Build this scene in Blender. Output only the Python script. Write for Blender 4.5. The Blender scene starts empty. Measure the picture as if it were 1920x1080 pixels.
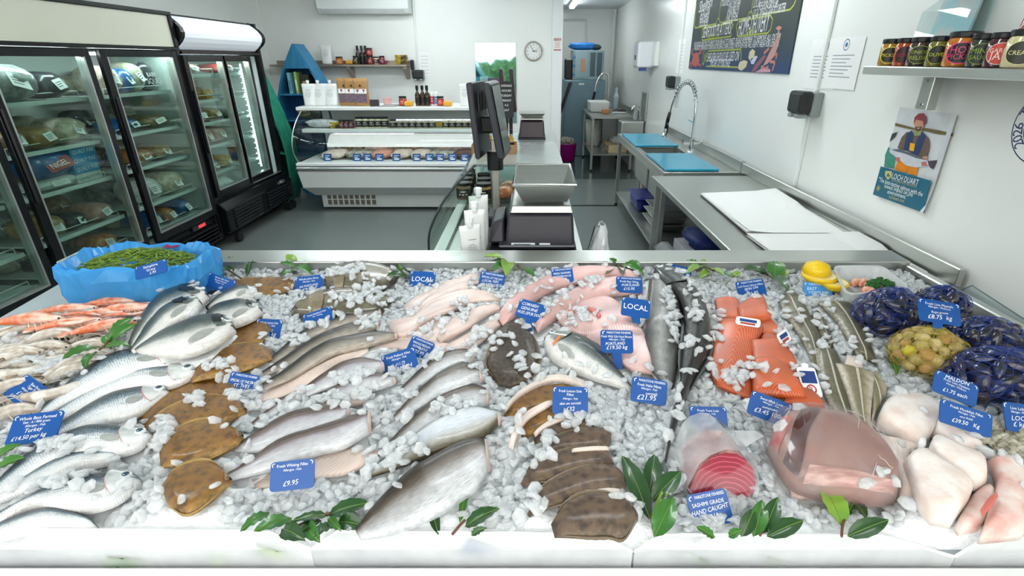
import bpy, math, random
from mathutils import Vector, Matrix
import numpy as np
random.seed(7)
PI = math.pi
SC = bpy.context.scene
COL = SC.collection
# ---------------------------------------------------------------- camera
FPX, TILT, CX, CY, HC = 961.0, math.radians(24.0), 995.0, 540.0, 1.7
cam = bpy.data.cameras.new('camera'); camo = bpy.data.objects.new('camera', cam); COL.objects.link(camo)
cam.sensor_width = 36.0; cam.lens = 36.0 * FPX / 1920.0; cam.shift_x = -(CX - 960.0) / 1920.0
cam.clip_start = 0.05; cam.clip_end = 200
camo.location = (0, 0, HC); camo.rotation_euler = (PI / 2 - TILT, 0, 0)
SC.camera = camo
# ---------------------------------------------------------------- daylight from the open shop front, exposure
w = bpy.data.worlds.new('daylight'); SC.world = w; w.use_nodes = True
wn = w.node_tree.nodes; wl = w.node_tree.links
bg = wn['Background']; bg.inputs[0].default_value = (1.0, 0.985, 0.96, 1); bg.inputs[1].default_value = 1.4
SC.view_settings.view_transform = 'Standard'; SC.view_settings.look = 'None'
SC.view_settings.gamma = 1.0; SC.view_settings.use_curve_mapping = False
SC.view_settings.exposure = 1.27
LAMP = 10.5
SC.cycles.use_denoising = True
SC.cycles.max_bounces = 5; SC.cycles.diffuse_bounces = 3; SC.cycles.glossy_bounces = 3; SC.cycles.transparent_max_bounces = 12
SC.cycles.use_adaptive_sampling = True; SC.cycles.adaptive_threshold = 0.1
SC.cycles.transmission_bounces = 4; SC.cycles.caustics_reflective = False; SC.cycles.caustics_refractive = False
SC.cycles.sample_clamp_indirect = 6.0

# ---------------------------------------------------------------- helpers
_c, _s = math.cos(TILT), math.sin(TILT)
def ray(x, y):
    u = (x - CX) / FPX; v = -(y - CY) / FPX
    return Vector((u, _c + v * _s, -_s + v * _c))
CAM = Vector((0, 0, HC))
def atZ(x, y, z): d = ray(x, y); return CAM + d * ((z - HC) / d.z)
def atY(x, y, Y): d = ray(x, y); return CAM + d * (Y / d.y)
def atX(x, y, X): d = ray(x, y); return CAM + d * (X / d.x)
# the ice bed: a shelf that rises gently towards the back
BZ, BY, BS = 0.85, 0.72, 0.068
def zb(Y): return BZ + BS * (Y - BY)
def bed(x, y, lift=0.0):
    d = ray(x, y)                        # HC + t dz = BZ + BS (t dy - BY) + lift
    t = (BZ - BS * BY + lift - HC) / (d.z - BS * d.y)
    return CAM + d * t

def lin(c):
    if isinstance(c, str):
        c = [int(c[i:i + 2], 16) / 255 for i in (0, 2, 4)]
    return tuple(((x / 12.92) if x <= 0.04045 else ((x + 0.055) / 1.055) ** 2.4) for x in c)
MATS = {}
def newmat(name):
    m = bpy.data.materials.new(name); m.use_nodes = True; nt = m.node_tree
    return m, nt, nt.nodes, nt.links, nt.nodes['Principled BSDF']
def nd(nodes, t, **k):
    n = nodes.new(t)
    for a, b in k.items(): setattr(n, a, b)
    return n
def ramp(nodes, stops, interp='LINEAR'):
    r = nodes.new('ShaderNodeValToRGB'); e = r.color_ramp; e.interpolation = interp
    while len(e.elements) < len(stops): e.elements.new(0.5)
    for el, (p, c) in zip(e.elements, stops): el.position = p; el.color = (*lin(c), 1)
    return r
def M(name, col=None, rough=0.5, metal=0.0, var=0.10, scale=9.0, col2=None, bump=0.0, bscale=60, trans=0.0, ior=1.45, alpha=1.0,
      emit=0.0, coat=0.0, sub=0.0, stretch=None, spec=0.5):
    """plain procedural material: a base colour with noise variation, optional fine relief"""
    if name in MATS: return MATS[name]
    m, nt, N, L, p = newmat(name); MATS[name] = m
    tc = nd(N, 'ShaderNodeTexCoord'); mp = nd(N, 'ShaderNodeMapping'); L.new(tc.outputs['Object'], mp.inputs[0])
    if stretch: mp.inputs['Scale'].default_value = stretch
    nz = nd(N, 'ShaderNodeTexNoise'); nz.inputs['Scale'].default_value = scale; nz.inputs['Detail'].default_value = 4
    L.new(mp.outputs[0], nz.inputs['Vector'])
    c = lin(col)
    if col2 is not None:
        r = ramp(N, [(0.38, col), (0.62, col2)]); L.new(nz.outputs[0], r.inputs[0]); L.new(r.outputs[0], p.inputs['Base Color'])
    else:
        mx = nd(N, 'ShaderNodeMix', data_type='RGBA'); L.new(nz.outputs[0], mx.inputs[0])
        mx.inputs[6].default_value = (*[q * (1 - var) for q in c], 1); mx.inputs[7].default_value = (*[min(1, q * (1 + var)) for q in c], 1)
        L.new(mx.outputs[2], p.inputs['Base Color'])
    p.inputs['Roughness'].default_value = rough; p.inputs['Metallic'].default_value = metal
    p.inputs['Transmission Weight'].default_value = trans; p.inputs['IOR'].default_value = ior; p.inputs['Alpha'].default_value = alpha
    p.inputs['Coat Weight'].default_value = coat; p.inputs['Specular IOR Level'].default_value = spec
    if sub: p.inputs['Subsurface Weight'].default_value = sub; p.inputs['Subsurface Radius'].default_value = (0.02, 0.012, 0.01); p.inputs['Subsurface Scale'].default_value = 0.5
    if emit: p.inputs['Emission Color'].default_value = (*c, 1); p.inputs['Emission Strength'].default_value = emit
    if bump:
        b = nd(N, 'ShaderNodeBump'); n2 = nd(N, 'ShaderNodeTexNoise'); n2.inputs['Scale'].default_value = bscale
        L.new(mp.outputs[0], n2.inputs['Vector']); L.new(n2.outputs[0], b.inputs['Height'])
        b.inputs['Strength'].default_value = bump; b.inputs['Distance'].default_value = 0.01
        L.new(b.outputs[0], p.inputs['Normal'])
    return m
def glass(name, tint='f2f8f6', clear=0.86, rough=0.02):
    """thin clear sheet: mostly see-through with a mirror-like sheen"""
    if name in MATS: return MATS[name]
    m, nt, N, L, p = newmat(name); MATS[name] = m
    N.remove(p); out = N['Material Output']
    t = nd(N, 'ShaderNodeBsdfTransparent'); t.inputs[0].default_value = (*lin(tint), 1)
    g = nd(N, 'ShaderNodeBsdfGlossy'); g.inputs['Roughness'].default_value = rough
    lw = nd(N, 'ShaderNodeLayerWeight'); pw = nd(N, 'ShaderNodeMath', operation='POWER'); L.new(lw.outputs['Facing'], pw.inputs[0]); pw.inputs[1].default_value = 4.5
    fr = nd(N, 'ShaderNodeMath', operation='MULTIPLY_ADD'); L.new(pw.outputs[0], fr.inputs[0]); fr.inputs[1].default_value = 0.6; fr.inputs[2].default_value = 0.02
    nz = nd(N, 'ShaderNodeTexNoise'); nz.inputs['Scale'].default_value = 3.0
    ad = nd(N, 'ShaderNodeMath', operation='MULTIPLY_ADD'); L.new(nz.outputs[0], ad.inputs[0]); ad.inputs[1].default_value = (1 - clear) * 0.3; L.new(fr.outputs[0], ad.inputs[2])
    mx = nd(N, 'ShaderNodeMixShader'); L.new(ad.outputs[0], mx.inputs[0]); L.new(t.outputs[0], mx.inputs[1]); L.new(g.outputs[0], mx.inputs[2])
    L.new(mx.outputs[0], out.inputs[0]); return m
def film(name, col, dens=0.35, rough=0.25, speck=14.0):
    """translucent plastic: part clear, part diffusing, glossy"""
    if name in MATS: return MATS[name]
    m, nt, N, L, p = newmat(name); MATS[name] = m
    out = N['Material Output']
    p.inputs['Base Color'].default_value = (*lin(col), 1); p.inputs['Roughness'].default_value = rough
    tl = nd(N, 'ShaderNodeBsdfTranslucent'); tl.inputs[0].default_value = (*lin(col), 1)
    ms = nd(N, 'ShaderNodeMixShader'); ms.inputs[0].default_value = 0.45; L.new(p.outputs[0], ms.inputs[1]); L.new(tl.outputs[0], ms.inputs[2])
    t = nd(N, 'ShaderNodeBsdfTransparent'); tc = nd(N, 'ShaderNodeTexCoord')
    nz = nd(N, 'ShaderNodeTexNoise'); nz.inputs['Scale'].default_value = speck; nz.inputs['Detail'].default_value = 3; L.new(tc.outputs['Object'], nz.inputs['Vector'])
    mr = nd(N, 'ShaderNodeMapRange'); L.new(nz.outputs[0], mr.inputs[0]); mr.inputs[1].default_value = 0.3; mr.inputs[2].default_value = 0.75
    mr.inputs[3].default_value = max(0, dens - 0.18); mr.inputs[4].default_value = min(1, dens + 0.22)
    mx = nd(N, 'ShaderNodeMixShader'); L.new(mr.outputs[0], mx.inputs[0]); L.new(t.outputs[0], mx.inputs[1]); L.new(ms.outputs[0], mx.inputs[2])
    bp = nd(N, 'ShaderNodeBump'); bp.inputs['Strength'].default_value = 0.35; bp.inputs['Distance'].default_value = 0.01; L.new(nz.outputs[0], bp.inputs['Height']); L.new(bp.outputs[0], p.inputs['Normal'])
    L.new(mx.outputs[0], out.inputs[0]); return m

class B:
    """collects geometry in world metres"""
    def __init__(s): s.v = []; s.f = []; s.uv = []
    def add(s, vs, fs, uv=None):
        k = len(s.v); s.v += [Vector(q) for q in vs]; s.f += [tuple(i + k for i in f) for f in fs]
        if uv is not None: s.uv += list(uv)
        return s
    def box(s, x0, x1, y0, y1, z0, z1):
        return s.add([(x0, y0, z0), (x1, y0, z0), (x1, y1, z0), (x0, y1, z0), (x0, y0, z1), (x1, y0, z1), (x1, y1, z1), (x0, y1, z1)],
                     [(3, 2, 1, 0), (4, 5, 6, 7), (0, 1, 5, 4), (1, 2, 6, 5), (2, 3, 7, 6), (3, 0, 4, 7)])
    def hexa(s, a, b):
        """two matching loops of points (bottom, top) closed into a solid"""
        n = len(a)
        return s.add(list(a) + list(b), [tuple(range(n - 1, -1, -1)), tuple(range(n, 2 * n))] + [(i, (i + 1) % n, n + (i + 1) % n, n + i) for i in range(n)])
    def prism(s, poly, d):
        d = Vector(d); a = [Vector(p) for p in poly]; return s.hexa(a, [p + d for p in a])
    def cyl(s, p, q, r, r2=None, n=10):
        p, q = Vector(p), Vector(q); r2 = r if r2 is None else r2; ax = (q - p).normalized()
        u = ax.orthogonal().normalized(); v = ax.cross(u)
        ang = [2 * PI * i / n for i in range(n)]
        return s.hexa([p + (u * math.cos(t) + v * math.sin(t)) * r for t in ang], [q + (u * math.cos(t) + v * math.sin(t)) * r2 for t in ang])
    def tube(s, pts, r, n=6, closed=False):
        pts = [Vector(p) for p in pts]; rs = r if isinstance(r, (list, tuple)) else [r] * len(pts)
        rings = []; up = None
        for i, p in enumerate(pts):
            t = (pts[min(i + 1, len(pts) - 1)] - pts[max(i - 1, 0)])
            t = t.normalized() if t.length > 1e-9 else Vector((0, 0, 1))
            u = (up - t * up.dot(t)) if up is not None else t.orthogonal()
            u = u.normalized() if u.length > 1e-6 else t.orthogonal().normalized()
            up = u; v = t.cross(u)
            rings.append([p + (u * math.cos(2 * PI * k / n) + v * math.sin(2 * PI * k / n)) * rs[i] for k in range(n)])
        vs = [q for R in rings for q in R]; fs = []
        for i in range(len(rings) - 1):
            fs += [(i * n + k, i * n + (k + 1) % n, (i + 1) * n + (k + 1) % n, (i + 1) * n + k) for k in range(n)]
        fs += [tuple(range(n - 1, -1, -1)), tuple(range((len(rings) - 1) * n, len(rings) * n))]
        return s.add(vs, fs)
    def lathe(s, c, prof, n=14, sx=1.0, sy=1.0, ang=0.0):
        c = Vector(c); vs = []; m = len(prof)
        for r, z in prof:
            vs += [c + Vector((r * sx * math.cos(ang + 2 * PI * k / n), r * sy * math.sin(ang + 2 * PI * k / n), z)) for k in range(n)]
        fs = [(i * n + k, i * n + (k + 1) % n, (i + 1) * n + (k + 1) % n, (i + 1) * n + k) for i in range(m - 1) for k in range(n)]
        fs += [tuple(range(n - 1, -1, -1)), tuple(range((m - 1) * n, m * n))]
        return s.add(vs, fs)
    def ball(s, c, rx, ry=None, rz=None, n=10, m=6, lump=0.0):
        ry = rx if ry is None else ry; rz = rx if rz is None else rz; c = Vector(c); vs = [c + Vector((0, 0, -rz))]; fs = []
        for i in range(1, m):
            a = -PI / 2 + PI * i / m
            for k in range(n):
                q = 1 + lump * random.uniform(-1, 1)
                vs.append(c + Vector((rx * q * math.cos(a) * math.cos(2 * PI * k / n), ry * q * math.cos(a) * math.sin(2 * PI * k / n), rz * q * math.sin(a))))
        vs.append(c + Vector((0, 0, rz))); t = len(vs) - 1
        fs += [(0, 1 + (k + 1) % n, 1 + k) for k in range(n)]
        for i in range(m - 2):
            o = 1 + i * n; fs += [(o + k, o + (k + 1) % n, o + n + (k + 1) % n, o + n + k) for k in range(n)]
        o = 1 + (m - 2) * n; fs += [(o + k, o + (k + 1) % n, t) for k in range(n)]
        return s.add(vs, fs)
    def grid(s, rows, uv=False, closed=False):
        n = len(rows[0]); vs = [q for r in rows for q in r]
        fs = [(i * n + k, i * n + k + 1, (i + 1) * n + k + 1, (i + 1) * n + k) for i in range(len(rows) - 1) for k in range(n - 1)]
        if closed: fs += [(i * n + n - 1, i * n, (i + 1) * n, (i + 1) * n + n - 1) for i in range(len(rows) - 1)]
        return s.add(vs, fs, [(i / (len(rows) - 1), k / (n - 1)) for i in range(len(rows)) for k in range(n)] if uv else None)
    def xf(s, m):
        s.v = [m @ q for q in s.v]; return s

W = {}                                    # world origin of every object made so far
def tag(o, label=None, cat=None, group=None, kind=None):
    for k, v in (('label', label), ('category', cat), ('group', group), ('kind', kind)):
        if v: o[k] = v
    return o
def link(o, parent, origin):
    COL.objects.link(o); W[o.name] = Vector(origin)
    if parent is not None: o.parent = parent; o.location = Vector(origin) - W[parent.name]
    else: o.location = origin
    return o
def thing(name, label, cat, loc, group=None):
    o = bpy.data.objects.new(name, None); o.empty_display_size = 0.05; link(o, None, loc); return tag(o, label, cat, group)
def obj(name, b, mat, parent=None, smooth=False, bev=0.0, seg=1, label=None, cat=None, group=None, kind=None, sub=0):
    xs = [q.x for q in b.v]; ys = [q.y for q in b.v]; zs = [q.z for q in b.v]
    o0 = Vector(((min(xs) + max(xs)) / 2, (min(ys) + max(ys)) / 2, min(zs)))
    me = bpy.data.meshes.new(name); me.from_pydata([q - o0 for q in b.v], [], b.f); me.update()
    if b.uv and len(b.uv) == len(b.v):
        ul = me.uv_layers.new(name='UVMap'); vi = np.empty(len(me.loops), dtype=np.int32); me.loops.foreach_get('vertex_index', vi)
        ul.data.foreach_set('uv', np.array(b.uv, dtype=np.float32)[vi].ravel())
    if isinstance(mat, (list, tuple)):
        for q in mat: me.materials.append(q)
    else: me.materials.append(mat)
    if smooth: me.polygons.foreach_set('use_smooth', [True] * len(me.polygons))
    o = bpy.data.objects.new(name, me); link(o, parent, o0)
    if bev:
        md = o.modifiers.new('bevel', 'BEVEL'); md.width = bev; md.segments = seg; md.limit_method = 'ANGLE'; md.angle_limit = math.radians(40)
        md.use_clamp_overlap = True
    if sub: md = o.modifiers.new('round', 'SUBSURF'); md.levels = sub; md.render_levels = sub
    return tag(o, label, cat, group, kind)
def dup(root, loc, rz=0.0, label=None, group=None, scale=None):
    def cp(o, par):
        c = o.copy(); COL.objects.link(c)
        if par is not None: c.parent = par
        for ch in list(o.children): cp(ch, c)
        return c
    r = cp(root, None); r.location = loc; r.rotation_euler = (r.rotation_euler.x, r.rotation_euler.y, rz)
    if scale: r.scale = (scale,) * 3 if not isinstance(scale, (tuple, list)) else scale
    if label: r['label'] = label
    if group: r['group'] = group
    return r

_TX = {}
def glyphs(s, shear=0.0):
    k = (s, shear)
    if k not in _TX:
        c = bpy.data.curves.new('t', 'FONT'); c.body = s; c.resolution_u = 2; c.align_x = 'CENTER'; c.align_y = 'CENTER'; c.shear = shear
        o = bpy.data.objects.new('t', c); m = bpy.data.meshes.new_from_object(o)
        v = [(q.co.x, q.co.y) for q in m.vertices]; f = [tuple(p.vertices) for p in m.polygons]
        bpy.data.objects.remove(o); bpy.data.meshes.remove(m); bpy.data.curves.remove(c)
        if v:
            xs = [q[0] for q in v]; ys = [q[1] for q in v]; cx, cy = (min(xs) + max(xs)) / 2, (min(ys) + max(ys)) / 2
            _TX[k] = ([(a - cx, b - cy) for a, b in v], f, max(xs) - min(xs), max(ys) - min(ys))
        else: _TX[k] = ([], [], 1, 1)
    return _TX[k]
class Fr:
    """a flat frame in space: origin, x axis, y axis; draws flat print on it"""
    def __init__(s, o, ex, ey):
        s.o = Vector(o); s.ex = Vector(ex).normalized(); s.ey = (Vector(ey) - s.ex * Vector(ey).dot(s.ex)).normalized(); s.ez = s.ex.cross(s.ey)
    def p(s, x, y, z=0.0): return s.o + s.ex * x + s.ey * y + s.ez * z
    def poly(s, b, pts, z=0.0006): return b.add([s.p(x, y, z) for x, y in pts], [tuple(range(len(pts)))])
    def rect(s, b, x0, x1, y0, y1, z=0.0006): return s.poly(b, [(x0, y0), (x1, y0), (x1, y1), (x0, y1)], z)
    def disc(s, b, x, y, r, ry=None, z=0.0006, n=16, a0=0): ry = ry or r; return s.poly(b, [(x + r * math.cos(a0 + 2 * PI * k / n), y + ry * math.sin(a0 + 2 * PI * k / n)) for k in range(n)], z)
    def arc(s, b, x, y, r, t, a0=0.0, a1=2 * PI, z=0.0006, n=24):
        return b.add([s.p(x + q * math.cos(a0 + (a1 - a0) * k / n), y + q * math.sin(a0 + (a1 - a0) * k / n), z) for k in range(n + 1) for q in (r - t, r)],
                     [(2 * k, 2 * k + 1, 2 * k + 3, 2 * k + 2) for k in range(n)])
    def line(s, b, pts, t, z=0.0006):
        for (x0, y0), (x1, y1) in zip(pts[:-1], pts[1:]):
            d = math.hypot(x1 - x0, y1 - y0) or 1e-6; nx, ny = -(y1 - y0) / d * t / 2, (x1 - x0) / d * t / 2
            s.poly(b, [(x0 - nx, y0 - ny), (x1 - nx, y1 - ny), (x1 + nx, y1 + ny), (x0 + nx, y0 + ny)], z)
        return b
    def text(s, b, txt, x, y, h, wmax=None, shear=0.0, rot=0.0, z=0.0008, width=None):
        v, f, wd, ht = glyphs(txt, shear)
        if not v: return b
        k = h / 0.70; kx = k
        if width: kx = width / wd
        elif wmax and wd * k > wmax: kx = wmax / wd
        cr, sr = math.cos(rot), math.sin(rot)
        return b.add([s.p(x + cr * a * kx - sr * q * k, y + sr * a * kx + cr * q * k, z) for a, q in v], f)
    def plate(s, b, x0, x1, y0, y1, r, th, n=4):
        pts = []
        for cx, cy, a in ((x1 - r, y1 - r, 0), (x0 + r, y1 - r, 90), (x0 + r, y0 + r, 180), (x1 - r, y0 + r, 270)):
            pts += [(cx + r * math.cos(math.radians(a + 90 * k / n)), cy + r * math.sin(math.radians(a + 90 * k / n))) for k in range(n + 1)]
        return b.hexa([s.p(x, y, -th) for x, y in pts], [s.p(x, y, 0) for x, y in pts])
def spl(pts, n):
    """smooth resample of a polyline of vectors (Catmull-Rom)"""
    P = [Vector(p) for p in pts]; P = [P[0] * 2 - P[1]] + P + [P[-1] * 2 - P[-2]]; m = len(P) - 3; out = []
    for i in range(n):
        t = m * i / (n - 1); k = min(int(t), m - 1); t -= k
        a, b, c, d = P[k:k + 4]
        out.append(0.5 * ((2 * b) + (c - a) * t + (2 * a - 5 * b + 4 * c - d) * t * t + (3 * b - a - 3 * c + d) * t ** 3))
    return out
def arcspl(pts, n):
    P = spl(pts, 96); c = [0.0]
    for a, b in zip(P[:-1], P[1:]): c.append(c[-1] + (b - a).length)
    out = []; k = 0
    for i in range(n):
        d = c[-1] * i / (n - 1)
        while k < 94 and c[k + 1] < d: k += 1
        out.append(P[k].lerp(P[k + 1], max(0, min(1, (d - c[k]) / max(1e-9, c[k + 1] - c[k])))))
    return out
# common materials
WHITE = M('white_paint', 'e9eeea', 0.45, var=0.03)
BLACK = M('black_plastic', '17181b', 0.35, var=0.15)
STEEL = M('brushed_steel', 'bfc2bc', 0.30, 0.9, var=0.08, scale=5, stretch=(1, 30, 30), bump=0.04, bscale=30)
CHROME = M('chrome', 'd6d8d8', 0.12, 1.0, var=0.03)
PRINT_W = M('white_print', 'f6f8f8', 0.5, var=0.02)
PRINT_K = M('black_print', '1b1c1f', 0.5, var=0.05)
PAPER = M('paper', 'f0f1ee', 0.7, var=0.03, scale=20)
GLASS = glass('clear_glass')
# ================================================================= the room
def struct(name, b, mat, parent=None, bev=0): return obj(name, b, mat, parent, bev=bev, kind=None if parent else 'structure')
WALL = M('white_wall_cladding', 'eef1ec', 0.22, var=0.025, scale=1.5, spec=0.4)
CEIL = M('ceiling_paint', 'e2e6e4', 0.6, var=0.03)
FLOOR = M('grey_safety_floor', '6e7673', 0.20, var=0.22, scale=160, bump=0.05, bscale=220)
FLOOR2 = M('dark_wet_floor', '4c5553', 0.10, var=0.25, scale=30, bump=0.03, bscale=120)
struct('floor', B().box(-3.9, 1.85, -2.5, 8.0, -0.1, 0.0), FLOOR)
struct('floor_back_room', B().box(0.0, 1.85, 8.0, 11.6, -0.1, 0.0), FLOOR2)
struct('wall_left', B().box(-3.9, -3.78, -0.6, 8.12, 0, 2.62), WALL)
struct('wall_right', B().box(1.72, 1.84, -0.6, 11.6, 0, 2.62), WALL)
wb = struct('wall_back', B().box(-3.78, 0.30, 8.0, 8.12, 0, 2.62), WALL)
struct('trim_1', B().box(0.30, 0.45, 7.97, 8.14, 0, 2.62), M('white_door_trim', 'eff2f0', 0.35, var=0.02), bev=0.004)
struct('trim_2', B().box(0.46, 1.10, 6.38, 6.42, 0.0, 0.006), BLACK)
struct('trim_3', B().box(-3.78, -3.74, 7.96, 8.0, 0, 2.62), WALL)
struct('wall_far', B().box(0.0, 1.72, 11.5, 11.6, 0, 2.62), WALL)
struct('wall_passage', B().box(-0.12, 0.0, 8.12, 11.6, 0, 2.62), WALL)
struct('ceiling', B().box(-3.9, 1.85, -0.6, 11.6, 2.62, 2.72), CEIL)
# lamps on the ceiling: enclosed tube battens (their own light)
LED = M('lamp_diffuser', 'f4fbff', 0.4, var=0.01, emit=LAMP)
def batten(x, y, dx, dy, label, k=1.0):
    t = thing('ceiling_light', label, 'light', (x, y, 2.55), 'ceiling lights')
    obj('housing', B().box(x - dx, x + dx, y - dy, y + dy, 2.585, 2.62), WHITE, t, bev=0.004)
    obj('diffuser', B().box(x - dx + .02, x + dx - .02, y - dy + .02, y + dy - .02, 2.55, 2.5848), LED, t, bev=0.008)
for x, y, lb in ((-2.2, 1.6, 'white tube lamp on the ceiling over the left of the ice counter'), (0.0, 1.6, 'white tube lamp on the ceiling above the middle of the ice counter'),
                 (1.0, 3.6, 'white tube lamp on the ceiling over the paper worktop'), (-1.2, 4.2, 'white tube lamp on the ceiling above the scales'),
                 (-2.3, 5.6, 'added unseen tube lamp on the ceiling before the sliding door fridge'), (-.3, 5.4, 'added unseen tube lamp on the ceiling over the second scale'), (-1.4, 6.9, 'white tube lamp on the ceiling before the rear deli case')):  # lamps by fridge and second scale are added, unseen, to brighten the rear
    batten(x, y, 0.6, 0.09, lb)
batten(0.75, 9.9, 0.06, 0.7, 'white tube lamp on the back room ceiling')
batten(0.9, 6.4, 0.09, 0.6, 'white tube lamp on the ceiling over the sink')

# ================================================================= freezers along the left wall
FBLK = M('freezer_black', '0d0f12', 0.22, var=0.2)
LINER = M('freezer_liner', 'c9d6d2', 0.4, var=0.05)
ALU = M('aluminium_trim', 'c8cecb', 0.3, 0.9, var=0.06)
WIRE = M('white_shelf_wire', 'd8e6e4', 0.4, var=0.05)
STRIP = M('led_strip', 'f2fbff', 0.4, var=0.02, emit=13.0)
PANE = glass('freezer_glass', 'e3efe9', 0.80, 0.03)
STICK = M('white_sticker', 'e8eeee', 0.5, var=0.05)
XF, XB = -3.05, -3.70
def freezer(name, label, y0, y1, doors, shelves, zb_, zt, hz0, hz1):
    t = thing(name, label, 'freezer', ((XF + XB) / 2, (y0 + y1) / 2, 0.0))
    g = B(); g.box(XB, XF + .01, y0, y0 + .05, .08, hz1); g.box(XB, XF + .01, y1 - .05, y1, .08, hz1); g.box(XB, XB + .04, y0, y1, .08, hz1)
    g.box(XB, XF, y0, y1, .08, zb_ - .09); g.box(XB, XF - .03, y0, y1, zt + .06, hz1)
    obj('cabinet', g, FBLK, t, bev=0.006)
    g = B(); g.box(XB + .041, XB + .05, y0 + .05, y1 - .05, zb_ - .08, zt + .05); g.box(XB + .05, XF - .05, y0 + .0505, y0 + .06, zb_ - .08, zt + .05)
    g.box(XB + .05, XF - .05, y1 - .06, y1 - .0505, zb_ - .08, zt + .05); g.box(XB + .05, XF - .05, y0 + .06, y1 - .06, zb_ - .0895, zb_ - .075)
    obj('liner', g, LINER, t)
    for a, b_ in doors:
        g = B(); fr = .055
        g.box(XF, XF + .035, a - fr, a, zb_ - .06, zt + .05); g.box(XF, XF + .035, b_, b_ + fr, zb_ - .06, zt + .05)
        g.box(XF, XF + .035, a, b_, zt, zt + .05); g.box(XF, XF + .035, a, b_, zb_ - .06, zb_)
        d = obj('door', g, FBLK, t, bev=0.004)
        g = B(); q = .012
        g.box(XF - .02, XF + .036, a, a + q, zb_, zt); g.box(XF - .02, XF + .036, b_ - q, b_, zb_, zt); g.box(XF - .02, XF + .036, a + q, b_ - q, zb_, zb_ + q)
        obj('glazing_trim', g, ALU, d)
        obj('pane', B().box(XF + .008, XF + .014, a + q, b_ - q, zb_ + q, zt), PANE, d)
        obj('handle', B().box(XF + .036, XF + .055, a - .05, a - .03, 0.9, 1.45), BLACK, d, bev=0.006)
    for a, b_ in doors:
        obj('led_strip', B().box(XF - .09, XF - .05, a, b_, zt + .012, zt + .03), STRIP, t)
        for z in shelves:
            g = B()
            g.box(XB + .06, XF - .07, a - .03, b_ + .02, z - .012, z - .004); g.box(XF - .075, XF - .068, a - .03, b_ + .02, z - .022, z + .004)
            s = obj('shelf', g, WIRE, t)
            obj('shelf_rail', B().tube([(XF - .07, a, z + .004), (XF - .07, a, z + .045), (XF - .07, b_ - .03, z + .045), (XF - .07, b_ - .03, z + .004)], .003, 5), WIRE, s)
    return t
SH_A = (1.46, 1.17, 0.91, 0.615, 0.40); SH_B = (1.575, 1.345, 1.145, 0.93, 0.68)
fa = freezer('display_freezer', 'long black glass door freezer with cream header panel at left', 2.05, 4.835, ((2.3, 2.95), (3.11, 3.80), (4.0, 4.735)), SH_A, 0.405, 1.72, 1.79, 2.06)
g = B(); g.box(XF - .03, XF + .05, 2.05, 4.835, 1.775, 1.80); g.box(XF - .03, XF + .05, 2.05, 4.835, 2.035, 2.065); g.box(XF - .03, XF + .05, 4.79, 4.835, 1.80, 2.035)
hd = obj('header', g, FBLK, fa, bev=0.004)
obj('header_panel', B().box(XF - .03, XF + .035, 2.05, 4.79, 1.80, 2.035), M('cream_header', 'e7e7d3', 0.35, var=0.02, scale=2), hd)
def louvres(t, y0, y1, z0, z1, n):
    dz = (z1 - z0) / n
    for i in range(n): obj('louvre', B().hexa([(XF + .012, y0, z0 + i * dz), (XF + .012, y1, z0 + i * dz), (XF + .045, y1, z0 + i * dz + dz * .35), (XF + .045, y0, z0 + i * dz + dz * .35)],
                                                [(XF + .012, y0, z0 + (i + .7) * dz), (XF + .012, y1, z0 + (i + .7) * dz), (XF + .045, y1, z0 + (i + .75) * dz), (XF + .045, y0, z0 + (i + .75) * dz)]), FBLK, t)
louvres(fa, 3.95, 4.75, 0.10, 0.27, 5)
c = obj('control_display', B().box(XF + .004, XF + .02, 4.42, 4.62, .285, .325), M('dark_display', '2c2f33', .2), fa)
obj('digits', B().box(XF + .0201, XF + .022, 4.50, 4.60, .292, .318), M('red_digits', 'd8323c', .4, emit=0.6), c)
fb = freezer('display_fridge', 'black sliding door fridge with curved bright header beside green boat shelf', 4.84, 6.36, ((4.93, 5.48), (5.555, 5.99)), SH_B, 0.54, 1.685, 1.77, 2.06)
R_ = [(XF - .05 + .13 * math.sin(PI * k / 8), 1.77 + .29 * k / 8) for k in range(9)]
g = B(); g.prism([(x, 4.90, z) for x, z in R_] + [(XF - .06, 4.90, 2.06), (XF - .06, 4.90, 1.77)], (0, 1.40, 0))
hb = obj('header_panel', g, M('lit_header', 'e8eff6', 0.2, var=0.03, scale=1.5, emit=0.12), fb)
for y in (4.845, 6.30):
    obj('header_cap', B().prism([(x + .012, y, z) for x, z in R_] + [(XF - .06, y, 2.07), (XF - .06, y, 1.765)], (0, .055, 0)), FBLK, fb, bev=0.004)
obj('header_edge', B().box(XF - .05, XF + .02, 4.90, 6.30, 1.745, 1.77), FBLK, fb)
obj('kick_panel', B().prism([(XF, 4.86, .43), (XF + .03, 4.86, .43), (XF + .09, 4.86, .36), (XF + .09, 4.86, .14), (XF, 4.86, .12)], (0, 1.48, 0)), FBLK, fb, bev=0.01)
for i in range(6):
    for a, b_ in ((4.98, 5.52), (5.68, 6.22)): obj('louvre', B().box(XF + .09, XF + .105, a, b_, .155 + i * .033, .17 + i * .033), M('louvre_grey', '24272b', .3), fb)
obj('led_column', B().box(XF - .06, XF - .05, 5.965, 5.98, .58, 1.66), M('led_column', 'e9f6ff', .4, emit=5.0), fb)
for k in range(18): obj('led_dot', B().ball((XF - .055, 5.93, .62 + k * .057), .005, n=8, m=4), M('led_column', 'e9f6ff', .4), fb)
obj('lock', B().box(XF + .075, XF + .11, 6.05, 6.12, .365, .395), ALU, fb)
obj('sill_strip', B().box(XF + .036, XF + .05, 5.55, 6.2, .475, .483), ALU, fb)
for y in (5.0, 6.2, 6.3): obj('castor', B().cyl((XF + .05, y, .05), (XF + .09, y, .05), .05, n=12), BLACK, fb)
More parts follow.
